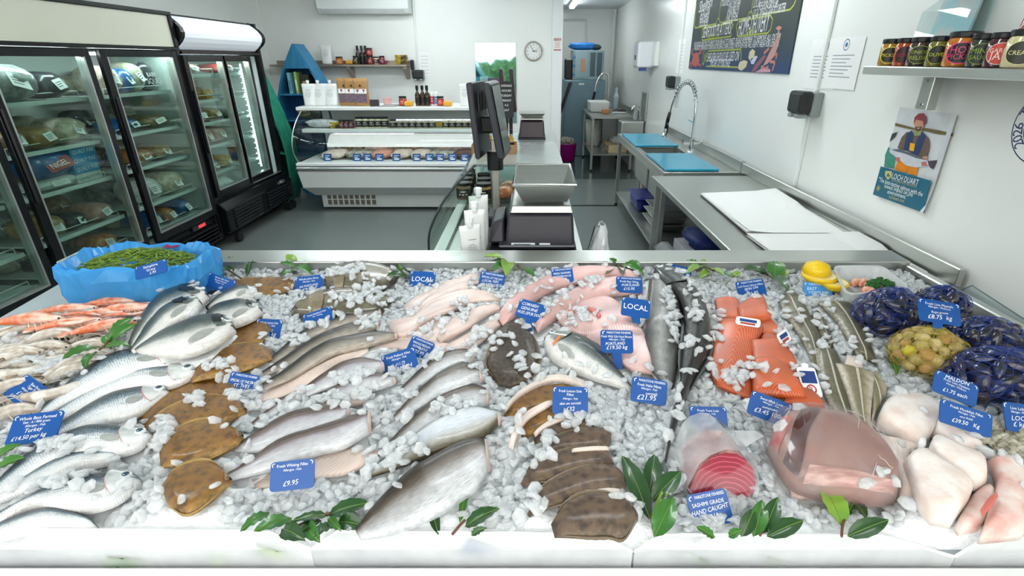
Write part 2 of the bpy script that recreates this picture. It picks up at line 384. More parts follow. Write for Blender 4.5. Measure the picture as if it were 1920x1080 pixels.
for y in (2.2, 4.6): obj('castor', B().cyl((XF - .1, y, .05), (XF - .06, y, .05), .05, n=12), BLACK, fa)
for x in (XB + .06,):
    for y in (5.0, 6.2): obj('castor', B().cyl((x, y, .05), (x + .04, y, .05), .05, n=12), BLACK, fb)
    for y in (2.2, 4.6): obj('castor', B().cyl((x, y, .05), (x + .04, y, .05), .05, n=12), BLACK, fa)

# ---- goods in the freezers
def pillow(c, sx, sy, sz, n=12, m=8, lump=.07, pw=.55):
    b = B(); rows = []
    for i in range(m + 1):
        a = -PI / 2 + PI * i / m; r = []
        for k in range(n):
            t = 2 * PI * k / n; q = 1 + random.uniform(-lump, lump)
            cx = abs(math.cos(t)) ** pw * math.copysign(1, math.cos(t)); cy = abs(math.sin(t)) ** pw * math.copysign(1, math.sin(t)); ca = abs(math.cos(a)) ** .6
            r.append(Vector(c) + Vector((sx / 2 * ca * cx * q, sy / 2 * ca * cy * q, sz / 2 * (1 + math.sin(a)))))
        rows.append(r)
    b.grid(rows, closed=True); return b
CLR = {'pale': ('c9c7b4', 'a9a48c'), 'squid': ('ddd6c0', 'b3a78c'), 'brown': ('a98f68', '6f5b40'), 'dark': ('3c4046', '25272c'), 'blue': ('2a6fae', '1d4f86'), 'grey': ('a3aaa6', '70777a'),
       'tan': ('b99b62', '8a6c3b'), 'orange': ('c9874f', '8f5a35'), 'white': ('dfe4e0', 'c0c9c4'), 'yellow': ('d9b23c', 'b98a28'), 'red': ('b8453c', '86302d'), 'pink': ('cfa596', 'a97f74')}
def cm(k): return M('goods_' + k, CLR[k][0], 0.28, col2=CLR[k][1], scale=26, coat=.3)
def goods(kind, label, cat, y, z, sx, sy, sz, col, x=XF - .2, sticker=True, shelf=None):
    c = (x, y, z)
    if kind == 'box':
        g = B().box(x - sx / 2, x + sx / 2, y - sy / 2, y + sy / 2, z, z + sz); bev = .003; sm = False
    else: g = pillow(c, sx, sy, sz); bev = 0; sm = True
    if not sticker: return obj(cat.replace(' ', '_'), g, cm(col), None, smooth=sm, bev=bev, label=label, cat=cat)
    t = thing(cat.replace(' ', '_'), label, cat, c); obj('wrap', g, cm(col), t, smooth=sm, bev=bev)
    f = Fr((x + sx * .5, y, z + sz * .55), (0, 1, random.uniform(-.3, .3)), (-.5, 0, 1)); g = B(); f.plate(g, -sy * .17, sy * .17, -sz * .2, sz * .2, .004, .002)
    s = obj('sticker', g, STICK, t); g = B()
    for q in range(3): f.rect(g, -sy * .13, sy * (.05 + .03 * q), -sz * .1 + q * sz * .08, -sz * .075 + q * sz * .08)
    obj('print', g, PRINT_K, s); return t
F1, F2 = 'behind the left freezer door', 'behind the middle freezer door'
for a in (('bag', 'large frosted grey bag of whole frozen fish on top shelf ' + F1, 'bag', 3.33, 1.462, .34, .36, .22, 'grey'),
          ('bag', 'dark wrapped frozen pack on top shelf ' + F1, 'pack', 3.63, 1.462, .3, .2, .17, 'dark'),
          ('bag', 'clear bag of grey frozen prawns on second shelf ' + F1, 'bag', 3.21, 1.172, .3, .19, .15, 'brown'),
          ('bag', 'mottled frozen shellfish bag with sticker, middle of second shelf ' + F1, 'bag', 3.42, 1.172, .3, .2, .14, 'tan'),
          ('bag', 'cream bag of frozen squid, right on second shelf ' + F1, 'bag', 3.66, 1.172, .3, .22, .17, 'squid'),
          ('bag', 'pale ice coated bag under the blue bag ' + F1, 'bag', 3.40, .912, .26, .4, .08, 'white'),
          ('bag', 'tan bag of frozen fish fingers on fourth shelf ' + F1, 'bag', 3.24, .617, .3, .22, .15, 'tan'),
          ('bag', 'black fronted frozen pack on fourth shelf ' + F1, 'pack', 3.45, .617, .26, .16, .12, 'dark'),
          ('bag', 'blue edged frozen bag with big white label on fourth shelf ' + F1, 'bag', 3.66, .617, .3, .2, .13, 'pink'),
          ('box', 'dark flat tray pack at the bottom ' + F1, 'tray', 3.33, .402, .3, .3, .07, 'dark'),
          ('bag', 'golden crusted frozen pie at the bottom ' + F1, 'pie', 3.62, .402, .26, .22, .12, 'orange'),
          ('bag', 'clear frozen fillet bag on top shelf ' + F2, 'bag', 4.14, 1.462, .3, .2, .2, 'pale'),
          ('bag', 'pale blue frozen pack on top shelf ' + F2, 'pack', 4.32, 1.462, .25, .14, .18, 'blue'),
          ('bag', 'clear brown frozen bag standing right of blue pack ' + F2, 'bag', 4.44, 1.462, .25, .15, .22, 'pale'),
          ('bag', 'blue and brown frozen pack on second shelf ' + F2, 'pack', 4.2, 1.182, .3, .22, .1, 'blue'),
          ('bag', 'long brown frozen fillet bag on second shelf ' + F2, 'bag', 4.5, 1.182, .3, .34, .1, 'brown'),
          ('bag', 'pinkish frozen tray with two white stickers on third shelf ' + F2, 'tray', 4.22, .922, .3, .24, .12, 'orange'),
          ('bag', 'tan frozen bag with white sticker on third shelf ' + F2, 'bag', 4.48, .922, .3, .24, .12, 'tan'),
          ('bag', 'large milky bag of frozen scallops on fourth shelf ' + F2, 'bag', 4.2, .617, .3, .28, .2, 'white'),
          ('bag', 'creamy frozen bag on fourth shelf right ' + F2, 'bag', 4.5, .617, .3, .26, .19, 'squid'),
          ('bag', 'brown frozen pack between blue packs at the bottom ' + F2, 'pack', 4.33, .402, .3, .16, .13, 'orange'),
          ('bag', 'bright blue pack at the bottom left ' + F2, 'pack', 4.14, .402, .3, .14, .15, 'blue'),
          ('bag', 'bright blue pack at the bottom right ' + F2, 'pack', 4.55, .402, .3, .16, .15, 'blue')):
    goods(*a)
# blue NIGEL bag and the stacked blue cartons
t = thing('freezer_bag', 'blue frozen food bag with red NIGEL badge', 'bag', (XF - .16, 3.40, .985)); obj('wrap', pillow((XF - .17, 3.40, .985), .22, .36, .17), cm('blue'), t, smooth=True)
f = Fr((XF - .055, 3.42, 1.075), (.0, 1, .12), (-.55, 0, 1)); g = B(); f.plate(g, -.10, .10, -.038, .038, .012, .002); s = obj('badge', g, cm('red'), t)
g = B(); f.text(g, 'NIGEL', 0, 0, .036, .16); obj('lettering', g, PRINT_W, s)
for i in range(4):
    y0, z0 = 3.66 + .005 * i, .912 + i * .058
    t = thing('frozen_carton', ['white and teal frozen carton at the bottom of the stack', 'blue frozen carton, second from the bottom of the stack', 'blue frozen carton, second from the top of the stack', 'blue frozen carton on top of the stack'][i] + ' ' + F1, 'carton', (XF - .2, y0, z0), 'stacked cartons')
    obj('carton', B().box(XF - .32, XF - .09, y0 - .11, y0 + .11, z0, z0 + .057), cm('white') if i == 0 else M('carton_blue', '2f93c8', .4), t, bev=.002)
    f = Fr((XF - .0899, y0, z0 + .03), (0, 1, 0), (0, 0, 1)); g = B(); f.text(g, 'QUALY PAK', 0, 0, .026, .19); obj('lettering', g, PRINT_W if i else M('teal_print', '2b9aa8'), t)
t = thing('squid_bag', 'round dark bag lettered BABY SQUID on the top shelf', 'bag', (XF - .13, 4.60, 1.462)); obj('wrap', B().lathe((XF - .15, 4.60, 1.462), [(.02, 0), (.09, .02), (.11, .1), (.085, .18), (.03, .22)], 16, .45, 1), cm('dark'), t, smooth=True)
f = Fr((XF - .088, 4.60, 1.56), (0, 1, 0), (-.2, 0, 1)); g = B(); f.text(g, 'BABY', 0, .028, .034, .12); f.text(g, 'SQUID', 0, -.024, .042, .17); obj('lettering', g, PRINT_W, t)
for a in (('bag', 'dark meat pack on the top shelf, left sliding door of the fridge', 'pack', 5.15, 1.577, .3, .3, .09, 'brown'), ('bag', 'red meat tray on the top shelf, right sliding door of the fridge', 'tray', 5.75, 1.577, .3, .3, .09, 'red'),
          ('box', 'black and yellow box on the second fridge shelf', 'box', 5.12, 1.347, .2, .1, .1, 'yellow'), ('box', 'small yellow box, third along the second fridge shelf', 'box', 5.36, 1.347, .2, .09, .09, 'yellow'),
          ('bag', 'brown bread like loaf on third fridge shelf', 'loaf', 5.12, 1.147, .3, .22, .13, 'brown'), ('bag', 'yellowish vacuum pack on third fridge shelf', 'pack', 5.36, 1.147, .3, .2, .12, 'tan'),
          ('bag', 'green topped tray on third shelf, right sliding door', 'tray', 5.75, 1.147, .3, .3, .08, 'grey'), ('bag', 'orange vacuum packed fish on fourth fridge shelf', 'pack', 5.14, .932, .3, .2, .17, 'orange'),
          ('bag', 'salmon pink vacuum pack on fourth fridge shelf', 'pack', 5.36, .932, .3, .2, .16, 'pink'), ('bag', 'clear bagged pack on fourth shelf, right sliding door', 'pack', 5.66, .932, .3, .16, .13, 'white'),
          ('bag', 'blue wrapped pack on the lowest fridge shelf', 'pack', 5.12, .682, .3, .2, .12, 'blue'), ('bag', 'yellow cheese like block on the lowest fridge shelf', 'block', 5.36, .682, .3, .16, .13, 'yellow'),
          ('bag', 'large pale tub bag at the fridge floor', 'bag', 5.2, .465, .35, .35, .15, 'white')):
    goods(*a)
t = thing('bucket', 'orange tub with blue label on fridge shelf, right door', 'tub', (XF - .2, 5.82, .682)); obj('tub', B().lathe((XF - .2, 5.82, .682), [(.08, 0), (.095, .13), (.1, .135), (.1, .15)], 16), cm('orange'), t)
obj('label_band', B().lathe((XF - .2, 5.82, .70), [(.086, 0), (.095, .08)], 16), cm('blue'), t)
for j, (F_, ys) in enumerate(((F1, (3.2, 3.45, 3.68)), (F2, (4.15, 4.4, 4.62)))):
    for i, z in enumerate(SH_A):
        for k, y in enumerate(ys):
            goods('bag', '%s bag at the %s of the rear row, %s shelf %s' % (('pale', 'dark', 'mottled', 'grey', 'creamy')[(i + 2 * k) % 5], ('left', 'middle', 'right')[k], ('top', 'second', 'third', 'fourth', 'bottom')[i], F_), 'bag', y, z + .001, .2, .2, .13 + .05 * ((i + k) % 2), ('pale', 'dark', 'brown', 'grey', 'squid')[(i + 2 * k) % 5], XF - .46)
for i, z in enumerate(SH_B[:4]):
    for k, y in enumerate((5.05, 5.32, 5.7)): goods('bag', '%s pack at the back of the %s fridge shelf, %s' % (('tan', 'red', 'white')[(i + k) % 3], ('top', 'second', 'third', 'fourth')[i], ('left', 'middle', 'right')[k]), 'pack', y, z + .001, .16, .2, .1, ('tan', 'red', 'white')[(i + k) % 3], XF - .45)
# ================================================================= rear wall
# boat shaped shelves
def boat(name, label, cx, y, h, prof, shelves, col, coln, caps):
    d = .32; t = thing(name, label, 'shelf', (cx, y + d / 2, 0))
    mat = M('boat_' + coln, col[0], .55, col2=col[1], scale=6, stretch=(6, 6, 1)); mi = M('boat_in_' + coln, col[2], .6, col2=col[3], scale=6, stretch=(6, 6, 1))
    P = spl([Vector((w_, 0, z)) for z, w_ in prof], 18)
    for s in (-1, 1):
        g = B(); rows = []
        for p in P:
            rows.append([Vector((cx + s * p.x, y, p.z)), Vector((cx + s * (p.x - .025), y, p.z)), Vector((cx + s * (p.x - .025), y + d, p.z)), Vector((cx + s * p.x, y + d, p.z))])
        g.grid(rows, closed=True); n = len(rows); g.f += [(3, 2, 1, 0), (4 * n - 4, 4 * n - 3, 4 * n - 2, 4 * n - 1)]
        obj('side_plank', g, mat, t)
    g = B(); a = [Vector((cx - p.x, y + d, p.z)) for p in P]; b_ = [Vector((cx + p.x, y + d, p.z)) for p in P]
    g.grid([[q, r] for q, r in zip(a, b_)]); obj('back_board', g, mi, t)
    def wz(z):
        for p, q in zip(P[:-1], P[1:]):
            if min(p.z, q.z) <= z <= max(p.z, q.z): return p.x + (q.x - p.x) * (z - p.z) / (q.z - p.z)
        return 0
    for z in shelves: w_ = wz(z) - .02; obj('shelf_board', B().box(cx - w_, cx + w_, y + .005, y + d - .002, z - .02, z), mat, t, bev=.003)
    z0 = caps; w_ = wz(z0) - .02; top = [p for p in P if p.z > z0]
    g = B(); pts = [(cx - w_, y - .004, z0)] + [(cx - max(p.x - .01, 0.002), y - .004, p.z) for p in sorted(top, key=lambda p: p.z)] + [(cx + max(p.x - .01, .002), y - .004, p.z) for p in sorted(top, key=lambda p: -p.z)] + [(cx + w_, y - .004, z0)]
    g.prism(pts[::-1], (0, .02, 0)); obj('deck_cap', g, mat, t)
    return t
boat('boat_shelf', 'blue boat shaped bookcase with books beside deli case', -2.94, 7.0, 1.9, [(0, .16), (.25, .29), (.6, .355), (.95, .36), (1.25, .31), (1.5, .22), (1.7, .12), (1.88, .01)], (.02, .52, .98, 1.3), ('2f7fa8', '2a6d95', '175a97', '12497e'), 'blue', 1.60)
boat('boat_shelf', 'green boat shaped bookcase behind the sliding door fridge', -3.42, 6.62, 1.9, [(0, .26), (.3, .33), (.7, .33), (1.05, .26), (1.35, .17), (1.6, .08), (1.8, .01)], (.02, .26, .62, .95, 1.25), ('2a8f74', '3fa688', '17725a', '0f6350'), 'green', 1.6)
for i, (dx, w_, h_, c) in enumerate(((-.13, .035, .27, '7fb6c9'), (-.045, .03, .28, '9bb86a'), (.07, .10, .25, '2e2c28'))):
    x = -2.94 + dx
    t = thing('book', ['pale blue book upright in the blue boat shelf', 'green spined book leaning in the blue boat shelf', 'dark cookery book with food cover in the blue boat shelf'][i], 'book', (x, 7.1, 1.301), 'books in the blue boat')
    obj('cover', B().box(x - w_ / 2, x + w_ / 2, 7.02, 7.2, 1.301, 1.301 + h_ - .02), M('book_%d' % i, c, .45, var=.2, scale=20), t, bev=.002)
    obj('spine_print', B().box(x - w_ * .3, x + w_ * .3, 7.0185, 7.0195, 1.34, 1.301 + h_ * .6), M('book_p%d' % i, ('4d8fa6', 'd9e3c0', 'b98d5a')[i], .5), t)
obj('rope_coil', B().tube([(-2.98 + .07 * math.cos(k * .7) * (1 + .12 * math.sin(k)), 7.12 + .05 * math.sin(k * .7), 1.0 + .0055 * k) for k in range(26)], .02, 6), M('tan_rope', '9c835a', .8, col2='c4aa7c', scale=40), smooth=True, label='tan rope bundle in the blue boat shelf under the books', cat='rope')
obj('dark_pouch', pillow((-2.82, 7.14, .981), .16, .14, .16), M('dark_cloth', '26282b', .7), smooth=True, label='dark crumpled pouch beside the rope in the blue boat shelf', cat='pouch')
obj('yellow_duck', B().ball((-3.19, 6.7, .975), .03, .04, .025).ball((-3.19, 6.675, 1.01), .017), M('duck_yellow', 'e3b32a', .4), smooth=True, label='small yellow toy on a green boat shelf board', cat='toy')

# wall shelf with its goods
t = thing('wall_shelf', 'brown metal wall shelf with brackets above the deli case', 'shelf', (-2.67, 7.87, 1.55))
SHM = M('bronze_shelf', 'a79a8f', .35, .7, var=.1)
obj('board', B().box(-3.62, -1.72, 7.74, 8.0, 1.612, 1.64), SHM, t, bev=.003); obj('upstand', B().box(-3.62, -1.72, 7.985, 7.9995, 1.64, 1.69), SHM, t)
for x in (-3.25, -2.55, -1.76): obj('bracket', B().prism([(x - .025, 7.995, 1.611), (x - .025, 7.78, 1.611), (x - .025, 7.78, 1.58), (x - .025, 7.97, 1.45), (x - .025, 7.995, 1.45)], (.05, 0, 0)), SHM, t, bev=.003)
JK, JL = BLACK, M('jar_label_dark', '23221f', .5)
def jar(label, loc, r=.033, h=.085, body='c9b48a', lid=None, lab='23221f', labtxt='e8e4d8', cat='jar', group=None, name='jar', n=14):
    t = thing(name, label, cat, loc, group); x, y, z = loc
    bm = M('jar_body_' + body, body, .12, var=.25, scale=60, coat=.6)
    obj('body', B().lathe(loc, [(r * .9, 0), (r, .005), (r, h * .74), (r * .86, h * .8), (r * .86, h * .83)], n), bm, t, smooth=True)
    obj('lid', B().lathe((x, y, z + h * .83), [(r * .93, 0), (r * .95, .002), (r * .95, h * .15), (r * .88, h * .17)], n), lid or JK, t)
    if lab:
        s = obj('label_band', B().lathe((x, y, z + h * .12), [(r * 1.012, 0), (r * 1.012, h * .55)], n), M('jar_lab_' + lab, lab, .45, var=.06), t)
        g = B(); q = .6
        for k in range(2):
            zz = z + h * (.30 + .17 * k); rr = r * 1.02
            g.add([(x + rr * math.sin(a_), y - rr * math.cos(a_), zz + dz) for a_ in (-q * (.9 - .3 * k), 0, q * (.9 - .3 * k)) for dz in (0, h * .07)], [(0, 2, 3, 1), (2, 4, 5, 3)])
        obj('print', g, M('jar_print_' + labtxt, labtxt, .5), s)
    return t
def bottle(label, loc, r=.022, h=.17, col='4a3420', cap=BLACK, cat='bottle', group=None, lab='1f1d1b'):
    t = thing('bottle', label, cat, loc, group)
    obj('body', B().lathe(loc, [(r * .9, 0), (r, .006), (r, h * .55), (r * .45, h * .7), (r * .42, h * .8)], 12), M('bottle_' + col, col, .1, coat=.5), t, smooth=True)
    obj('cap', B().lathe((loc[0], loc[1], loc[2] + h * .8), [(r * .55, 0), (r * .55, h * .2)], 12), cap, t)
    obj('label_band', B().lathe((loc[0], loc[1], loc[2] + h * .12), [(r * 1.015, 0), (r * 1.015, h * .3)], 12), M('jar_lab_' + lab, lab, .45), t); return t
def pouch(label, loc, w_=.15, h=.24, d=.07, col='e9ebe8', spout=True, group=None, rz=0.0, cat='pouch', win=None, mk='7d8286'):
    """stand-up pouch, wide foot, flat sealed top; built facing -Y then turned"""
    x, y, z = loc; t = thing('pouch', label, cat, loc, group); rows = []
    for i in range(9):
        v = i / 8; ww = w_ / 2 * (.92 + .08 * v); dd = d / 2 * (1 - v ** 1.5) + .003
        rows.append([Vector((x + ww * math.copysign(abs(math.cos(a)) ** .5, math.cos(a)), y + dd * math.sin(a), z + h * v)) for a in (2 * PI * k / 16 for k in range(16))])
    g = B().grid(rows, closed=True); g.f += [tuple(range(15, -1, -1)), tuple(range(128, 144))]
    obj('bag', g, M('pouch_' + col, col, .35, var=.05, bump=.15, bscale=25), t, smooth=True)
    if spout: obj('spout', B().lathe((x - w_ * .0, y, z + h), [(.014, -.004), (.014, .012), (.019, .013), (.019, .035), (.012, .038)], 10), PRINT_W, t)
    f = Fr((x, y - d * .40 - .004, z + h * .45), (1, 0, 0), (0, d * .42 / h, 1)); g = B()
    if win:
        wb_ = B(); f.rect(wb_, -w_ * .38, w_ * .38, -h * .32, -h * .02, .004); obj('window', wb_, M('pouch_win', '5b4a58', .2, col2='7d6a78', scale=50), t)
        f.rect(g, -w_ * .40, w_ * .40, h * .0, h * .17, .005); obj('label_panel', g, PRINT_W, t)
        g = B(); f.poly(g, [(-w_ * .3, h * .15), (-w_ * .1, h * .15), (-w_ * .2, h * .02)], .006); obj('emblem', g, cm('red'), t); g = B(); f.poly(g, [(w_ * .3, h * .15), (w_ * .12, h * .15), (w_ * .2, h * .03)], .006); obj('emblem', g, cm('red'), t)
        g = B(); f.disc(g, 0, h * .28, w_ * .07, z=.012); obj('mark', g, PRINT_K, t)
    else:
        f.arc(g, 0, h * .08, w_ * .20, w_ * .015, z=.005, n=14)
        for k in range(3): f.rect(g, -w_ * .13, w_ * .13, h * .03 + k * h * .04, h * .037 + k * h * .04, .0055)
        f.rect(g, -w_ * .18, w_ * .2, h * .27, h * .282, .008); obj('print', g, M('pouch_ink_' + mk, mk, .5), t)
    t.rotation_euler = (0, 0, rz); return t
zS = 1.641
def onwall(px): return atY(px, 110, 7.86).x
pouch('white stand-up pouch on the brown wall shelf', (onwall(613), 7.86, zS), .15, .25, .07, spout=False)
jar('orange jar with dark lid left on the brown wall shelf', (onwall(636), 7.86, zS), .05, .1, 'b5612d', lab='c07038')
obj('tin', B().box(onwall(654) - .05, onwall(654) + .05, 7.83, 7.89, zS, zS + .055), M('tin_yellow', 'd9a338', .35, var=.1), bev=.02, seg=3, label='flat yellow fish tin lying on the brown wall shelf', cat='tin')
for i, (px, r, h, c, lab) in enumerate(((667, .04, .11, '50512b', '2d2a20'), (694, .043, .11, '6b2a22', '8f2c28'), (705, .043, .1, 'd8ccb0', '3a2f26'), (716, .04, .11, '7a3038', '832c4b'))):
    jar(['dark olive jar beside slim bottle on brown wall shelf', 'red jar under a second red jar on brown wall shelf', 'cream jar with dark label on brown wall shelf', 'plum coloured jar, rightmost jar on brown wall shelf'][i], (onwall(px), 7.86, zS), r, h, c, lab=lab)
jar('red jar stacked upon another red jar on brown wall shelf', (onwall(694), 7.86, zS + .1105), .043, .1, '6b2a22', lab='b03a34')
for i, (px, h) in enumerate(((669, .24), (677, .24), (684, .24))):
    bottle(['slim black bottle left of its twins on brown wall shelf', 'black capped sauce bottle, middle of three on brown wall shelf', 'black capped sauce bottle, right of three on brown wall shelf'][i], (onwall(px), 7.93, zS), .032, h, '2b2018')
for i in range(2):
    obj('fish_tin_box', B().box(onwall(752 + i) - .08, onwall(752 + i) + .08, 7.8, 7.9, zS + .0605 * i, zS + .06 + .0605 * i), M('box_black_yellow', 'c9a91c', .4, col2='26241c', scale=14), bev=.003, label=['yellow and black box under its twin at wall shelf end', 'yellow and black box stacked on its twin at wall shelf end'][i], cat='box')

# air conditioner
t = thing('air_conditioner', 'white wall mounted air conditioner near the ceiling', 'air conditioner', (-2.25, 7.88, 2.27))
obj('case', B().prism([(-2.86, 8.0, 2.58), (-2.86, 7.80, 2.58), (-2.86, 7.76, 2.54), (-2.86, 7.76, 2.33), (-2.86, 7.82, 2.272), (-2.86, 8.0, 2.272)], (1.23, 0, 0)), WHITE, t, bev=.012, seg=3)
obj('vent_flap', B().hexa([(-2.80, 7.765, 2.325), (-1.69, 7.765, 2.325), (-1.69, 7.81, 2.275), (-2.80, 7.81, 2.275)], [(-2.80, 7.757, 2.318), (-1.69, 7.757, 2.318), (-1.69, 7.802, 2.268), (-2.80, 7.802, 2.268)]), M('ac_flap', 'd5d9d8', .4), t)

# deli case
case = thing('deli_case', 'white refrigerated deli case with glass front at the rear wall', 'display case', (-1.5, 6.6, 0))
x0, x1 = -2.74, -.40
CW = M('case_white', 'eef0ee', .3, var=.02)
obj('plinth', B().box(x0 + .17, x1 - .05, 6.22, 7.0, .03, .20), M('case_grey', 'd3d5d3', .35, var=.03), case, bev=.004)
obj('front_panel', B().prism([(x0, 6.10, .52), (x0, 6.05, .50), (x0 + .02, 6.08, .31), (x0 + .12, 6.20, .19), (x0 + .12, 7.05, .19), (x0, 7.05, .52)], (x1 - x0, 0, 0)), CW, case, bev=.004)
obj('lower_band', B().hexa([(x0 + .02, 6.074, .31), (x1, 6.074, .31), (x1, 6.194, .19), (x0 + .11, 6.194, .19)], [(x0 + .02, 6.07, .308), (x1, 6.07, .308), (x1, 6.19, .188), (x0 + .11, 6.19, .188)]), M('case_band', 'c9ccca', .35), case)
obj('bumper', B().box(x0, x1, 6.02, 6.12, .52, .555), ALU, case, bev=.012, seg=3); obj('sill', B().box(x0, x1, 6.04, 6.14, .56, .60), CW, case, bev=.01, seg=2)
vent = obj('vent_grille', B().box(-2.52, -1.90, 6.212, 6.219, .055, .195), M('vent_white', 'd8dad8', .4), case)
for i in range(9):
    for j, (a, b_) in enumerate(((.065, .125), (.137, .19))):
        obj('vent_slot', B().box(-2.50 + i * .068, -2.452 + i * .068, 6.2095, 6.2115, a, b_), M('vent_dark', '6c675a', .6, var=.3), vent)
obj('deck', B().box(x0 + .03, x1, 6.13, 6.98, .585, .60), M('case_deck', 'e6e6e2', .3), case)
obj('rear_wall', B().box(x0 + .03, x1, 7.0, 7.04, .52, 1.15), CW, case)
obj('top_shelf', B().box(x0 - .05, x1, 6.42, 7.06, 1.148, 1.188), CW, case, bev=.008, seg=2)
obj('middle_shelf', B().box(x0 + .0, x1, 6.36, 6.98, .90, .945), M('case_shelf', 'e9ecea', .25), case, bev=.008, seg=2)
obj('lamp_valance', B().prism([(x0 + .25, 6.62, .86), (x0 + .25, 6.55, .84), (x0 + .25, 6.44, .755), (x0 + .25, 6.44, .725), (x0 + .25, 6.62, .80)], (x1 - x0 - .25, 0, 0)), M('valance', 'dfe2e1', .25, emit=.25), case)
GP = [(6.10, .60), (6.03, .70), (6.02, .80), (6.08, .92), (6.22, 1.04), (6.43, 1.15)]
gp = spl([Vector((0, a, b_)) for a, b_ in GP], 14)
obj('front_glass', B().grid([[Vector((x0 + .02, p.y, p.z)), Vector((x1, p.y, p.z))] for p in gp]), GLASS, case, smooth=True)
g = B(); g.add([(x0 + .01, p.y, p.z) for p in gp] + [(x0 + .01, 7.0, 1.15), (x0 + .01, 7.0, .60)], [tuple(range(16))]); obj('end_glass', g, glass('end_glass', 'bcd0cf', .8), case)
obj('end_trim', B().tube([(x0 + .01, p.y, p.z) for p in gp], .006, 6), ALU, case)
# goods on top of the deli case
zt = 1.189
def ct(px, Y=6.62): return atY(px, 199, Y).x
for i, px in enumerate((585, 602.5, 624)):
    pouch(['white spouted pouch, leftmost on the deli case', 'white spouted pouch, middle of three on the deli case', 'white spouted pouch beside kraft bags on the deli case'][i], (ct(px), 6.6 + .01 * i, zt), .16, .25, .08, group='white pouches on the deli case')
for i, px in enumerate((648, 664, 682)):
    pouch(['kraft paper snack bag, leftmost of three on the deli case', 'kraft paper snack bag, middle of three on the deli case', 'kraft paper snack bag, frontmost of three on the deli case'][i], (ct(px), 6.68 - .04 * i, zt), .18, .31, .07, 'b58a55', False, 'kraft bags', win=True)
obj('small_black_box', B().box(ct(707) - .05, ct(707) + .05, 6.5, 6.56, zt, zt + .075), M('box_dark', '3a3534', .45, var=.2, scale=30), bev=.003, label='small dark printed box beside kraft bags on deli case', cat='box')
obj('pink_tub', B().lathe((ct(724), 6.7, zt), [(.045, 0), (.055, .07), (.058, .072), (.058, .085)], 14), M('pink_plastic', 'e6b3b0', .3), label='pale pink lidded tub on the deli case', cat='tub')
obj('grey_card_tray', B().hexa([(ct(716), 6.44, zt), (ct(745), 6.44, zt), (ct(752), 6.60, zt), (ct(726), 6.60, zt)], [(ct(716), 6.44, zt + .006), (ct(745), 6.44, zt + .006), (ct(752), 6.60, zt + .02), (ct(726), 6.60, zt + .02)]), M('grey_card', '8f9290', .4), label='flat grey tray lying on the deli case', cat='tray')
jar('red labelled jar, left of the yellow tin on deli case', (ct(757), 6.6, zt), .048, .11, '7c4a36', lab='c8382e'); jar('red labelled jar, right of the sauce bottles on deli case', (ct(827), 6.6, zt), .042, .11, '7c4a36', lab='c8382e')
for i, px in enumerate((770, 842)): obj('tin', B().box(ct(px) - .055, ct(px) + .055, 6.5, 6.57, zt, zt + .06), M('tin_yellow', 'd9a338', .35, var=.1), bev=.022, seg=3, label=['rounded yellow tin between jar and bottles on deli case', 'rounded yellow tin at the right on deli case'][i], cat='tin')
for i, px in enumerate((785, 794.5, 803)): bottle(['black capped sauce bottle, leftmost of three on deli case', 'black capped sauce bottle, middle of three on deli case', 'black capped sauce bottle, rightmost of three on deli case'][i], (ct(px), 6.6, zt), .032, .23, '3a2a1c')
for i, (px, c) in enumerate(((811, 'c23a48'), (819, '2f86b8'))): jar(['slim red labelled spice jar on deli case', 'slim blue labelled spice jar on deli case'][i], (ct(px), 6.62, zt), .025, .16, 'e3ddd2', lid=PRINT_W, lab=c)
pouch('white pouch at the right end of the deli case', (ct(873), 6.6, zt), .13, .25, .07, spout=False)
# jars along the middle shelf
zm = .946
n_ = 0
for px in list(range(643, 668, 9)):
    jar('dark red jar at the left of the deli jar row', (atY(px, 240, 6.46).x, 6.44, zm), .034, .095, '6d2f33', lab='57282d', group='red jars in deli case')
for px in list(range(675, 735, 12)): jar('tall black labelled jar of pale relish in the deli jar row', (atY(px, 240, 6.46).x, 6.46, zm), .045, .13, 'd6cfae', group='tall jars in deli case')
for px in list(range(739, 812, 12)): jar('short black labelled jar in the middle of the deli jar row', (atY(px, 240, 6.46).x, 6.45, zm), .043, .1, 'b8ad93', group='short jars in deli case')
for px in list(range(837, 890, 12)): jar('black labelled jar at the right of the deli jar row', (atY(px, 240, 6.46).x, 6.45, zm), .045, .1, 'd3c6a2', group='right jars in deli case')
obj('yellow_black_box', B().box(atY(632, 240, 6.46).x - .07, atY(632, 240, 6.46).x + .06, 6.42, 6.5, zm, zm + .07), M('box_black_yellow', 'c9a91c', .4, col2='26241c', scale=14), bev=.003, label='yellow and black box at the left of the deli jar row', cat='box')
obj('wrapped_bundle', pillow((atY(604, 240, 6.46).x, 6.5, zm), .38, .16, .1, lump=.16), M('bundle_white', 'd9dadb', .3, col2='b8bcc0', scale=20), smooth=True, label='crumpled clear wrapped packs left of the deli jar row', cat='packs')
obj('yellow_card', B().box(atY(822, 240, 6.46).x - .12, atY(822, 240, 6.46).x + .08, 6.60, 6.64, zm, zm + .06), M('card_yellow', 'dcc233', .5), bev=.002, label='yellow card box behind the deli jar row', cat='box')
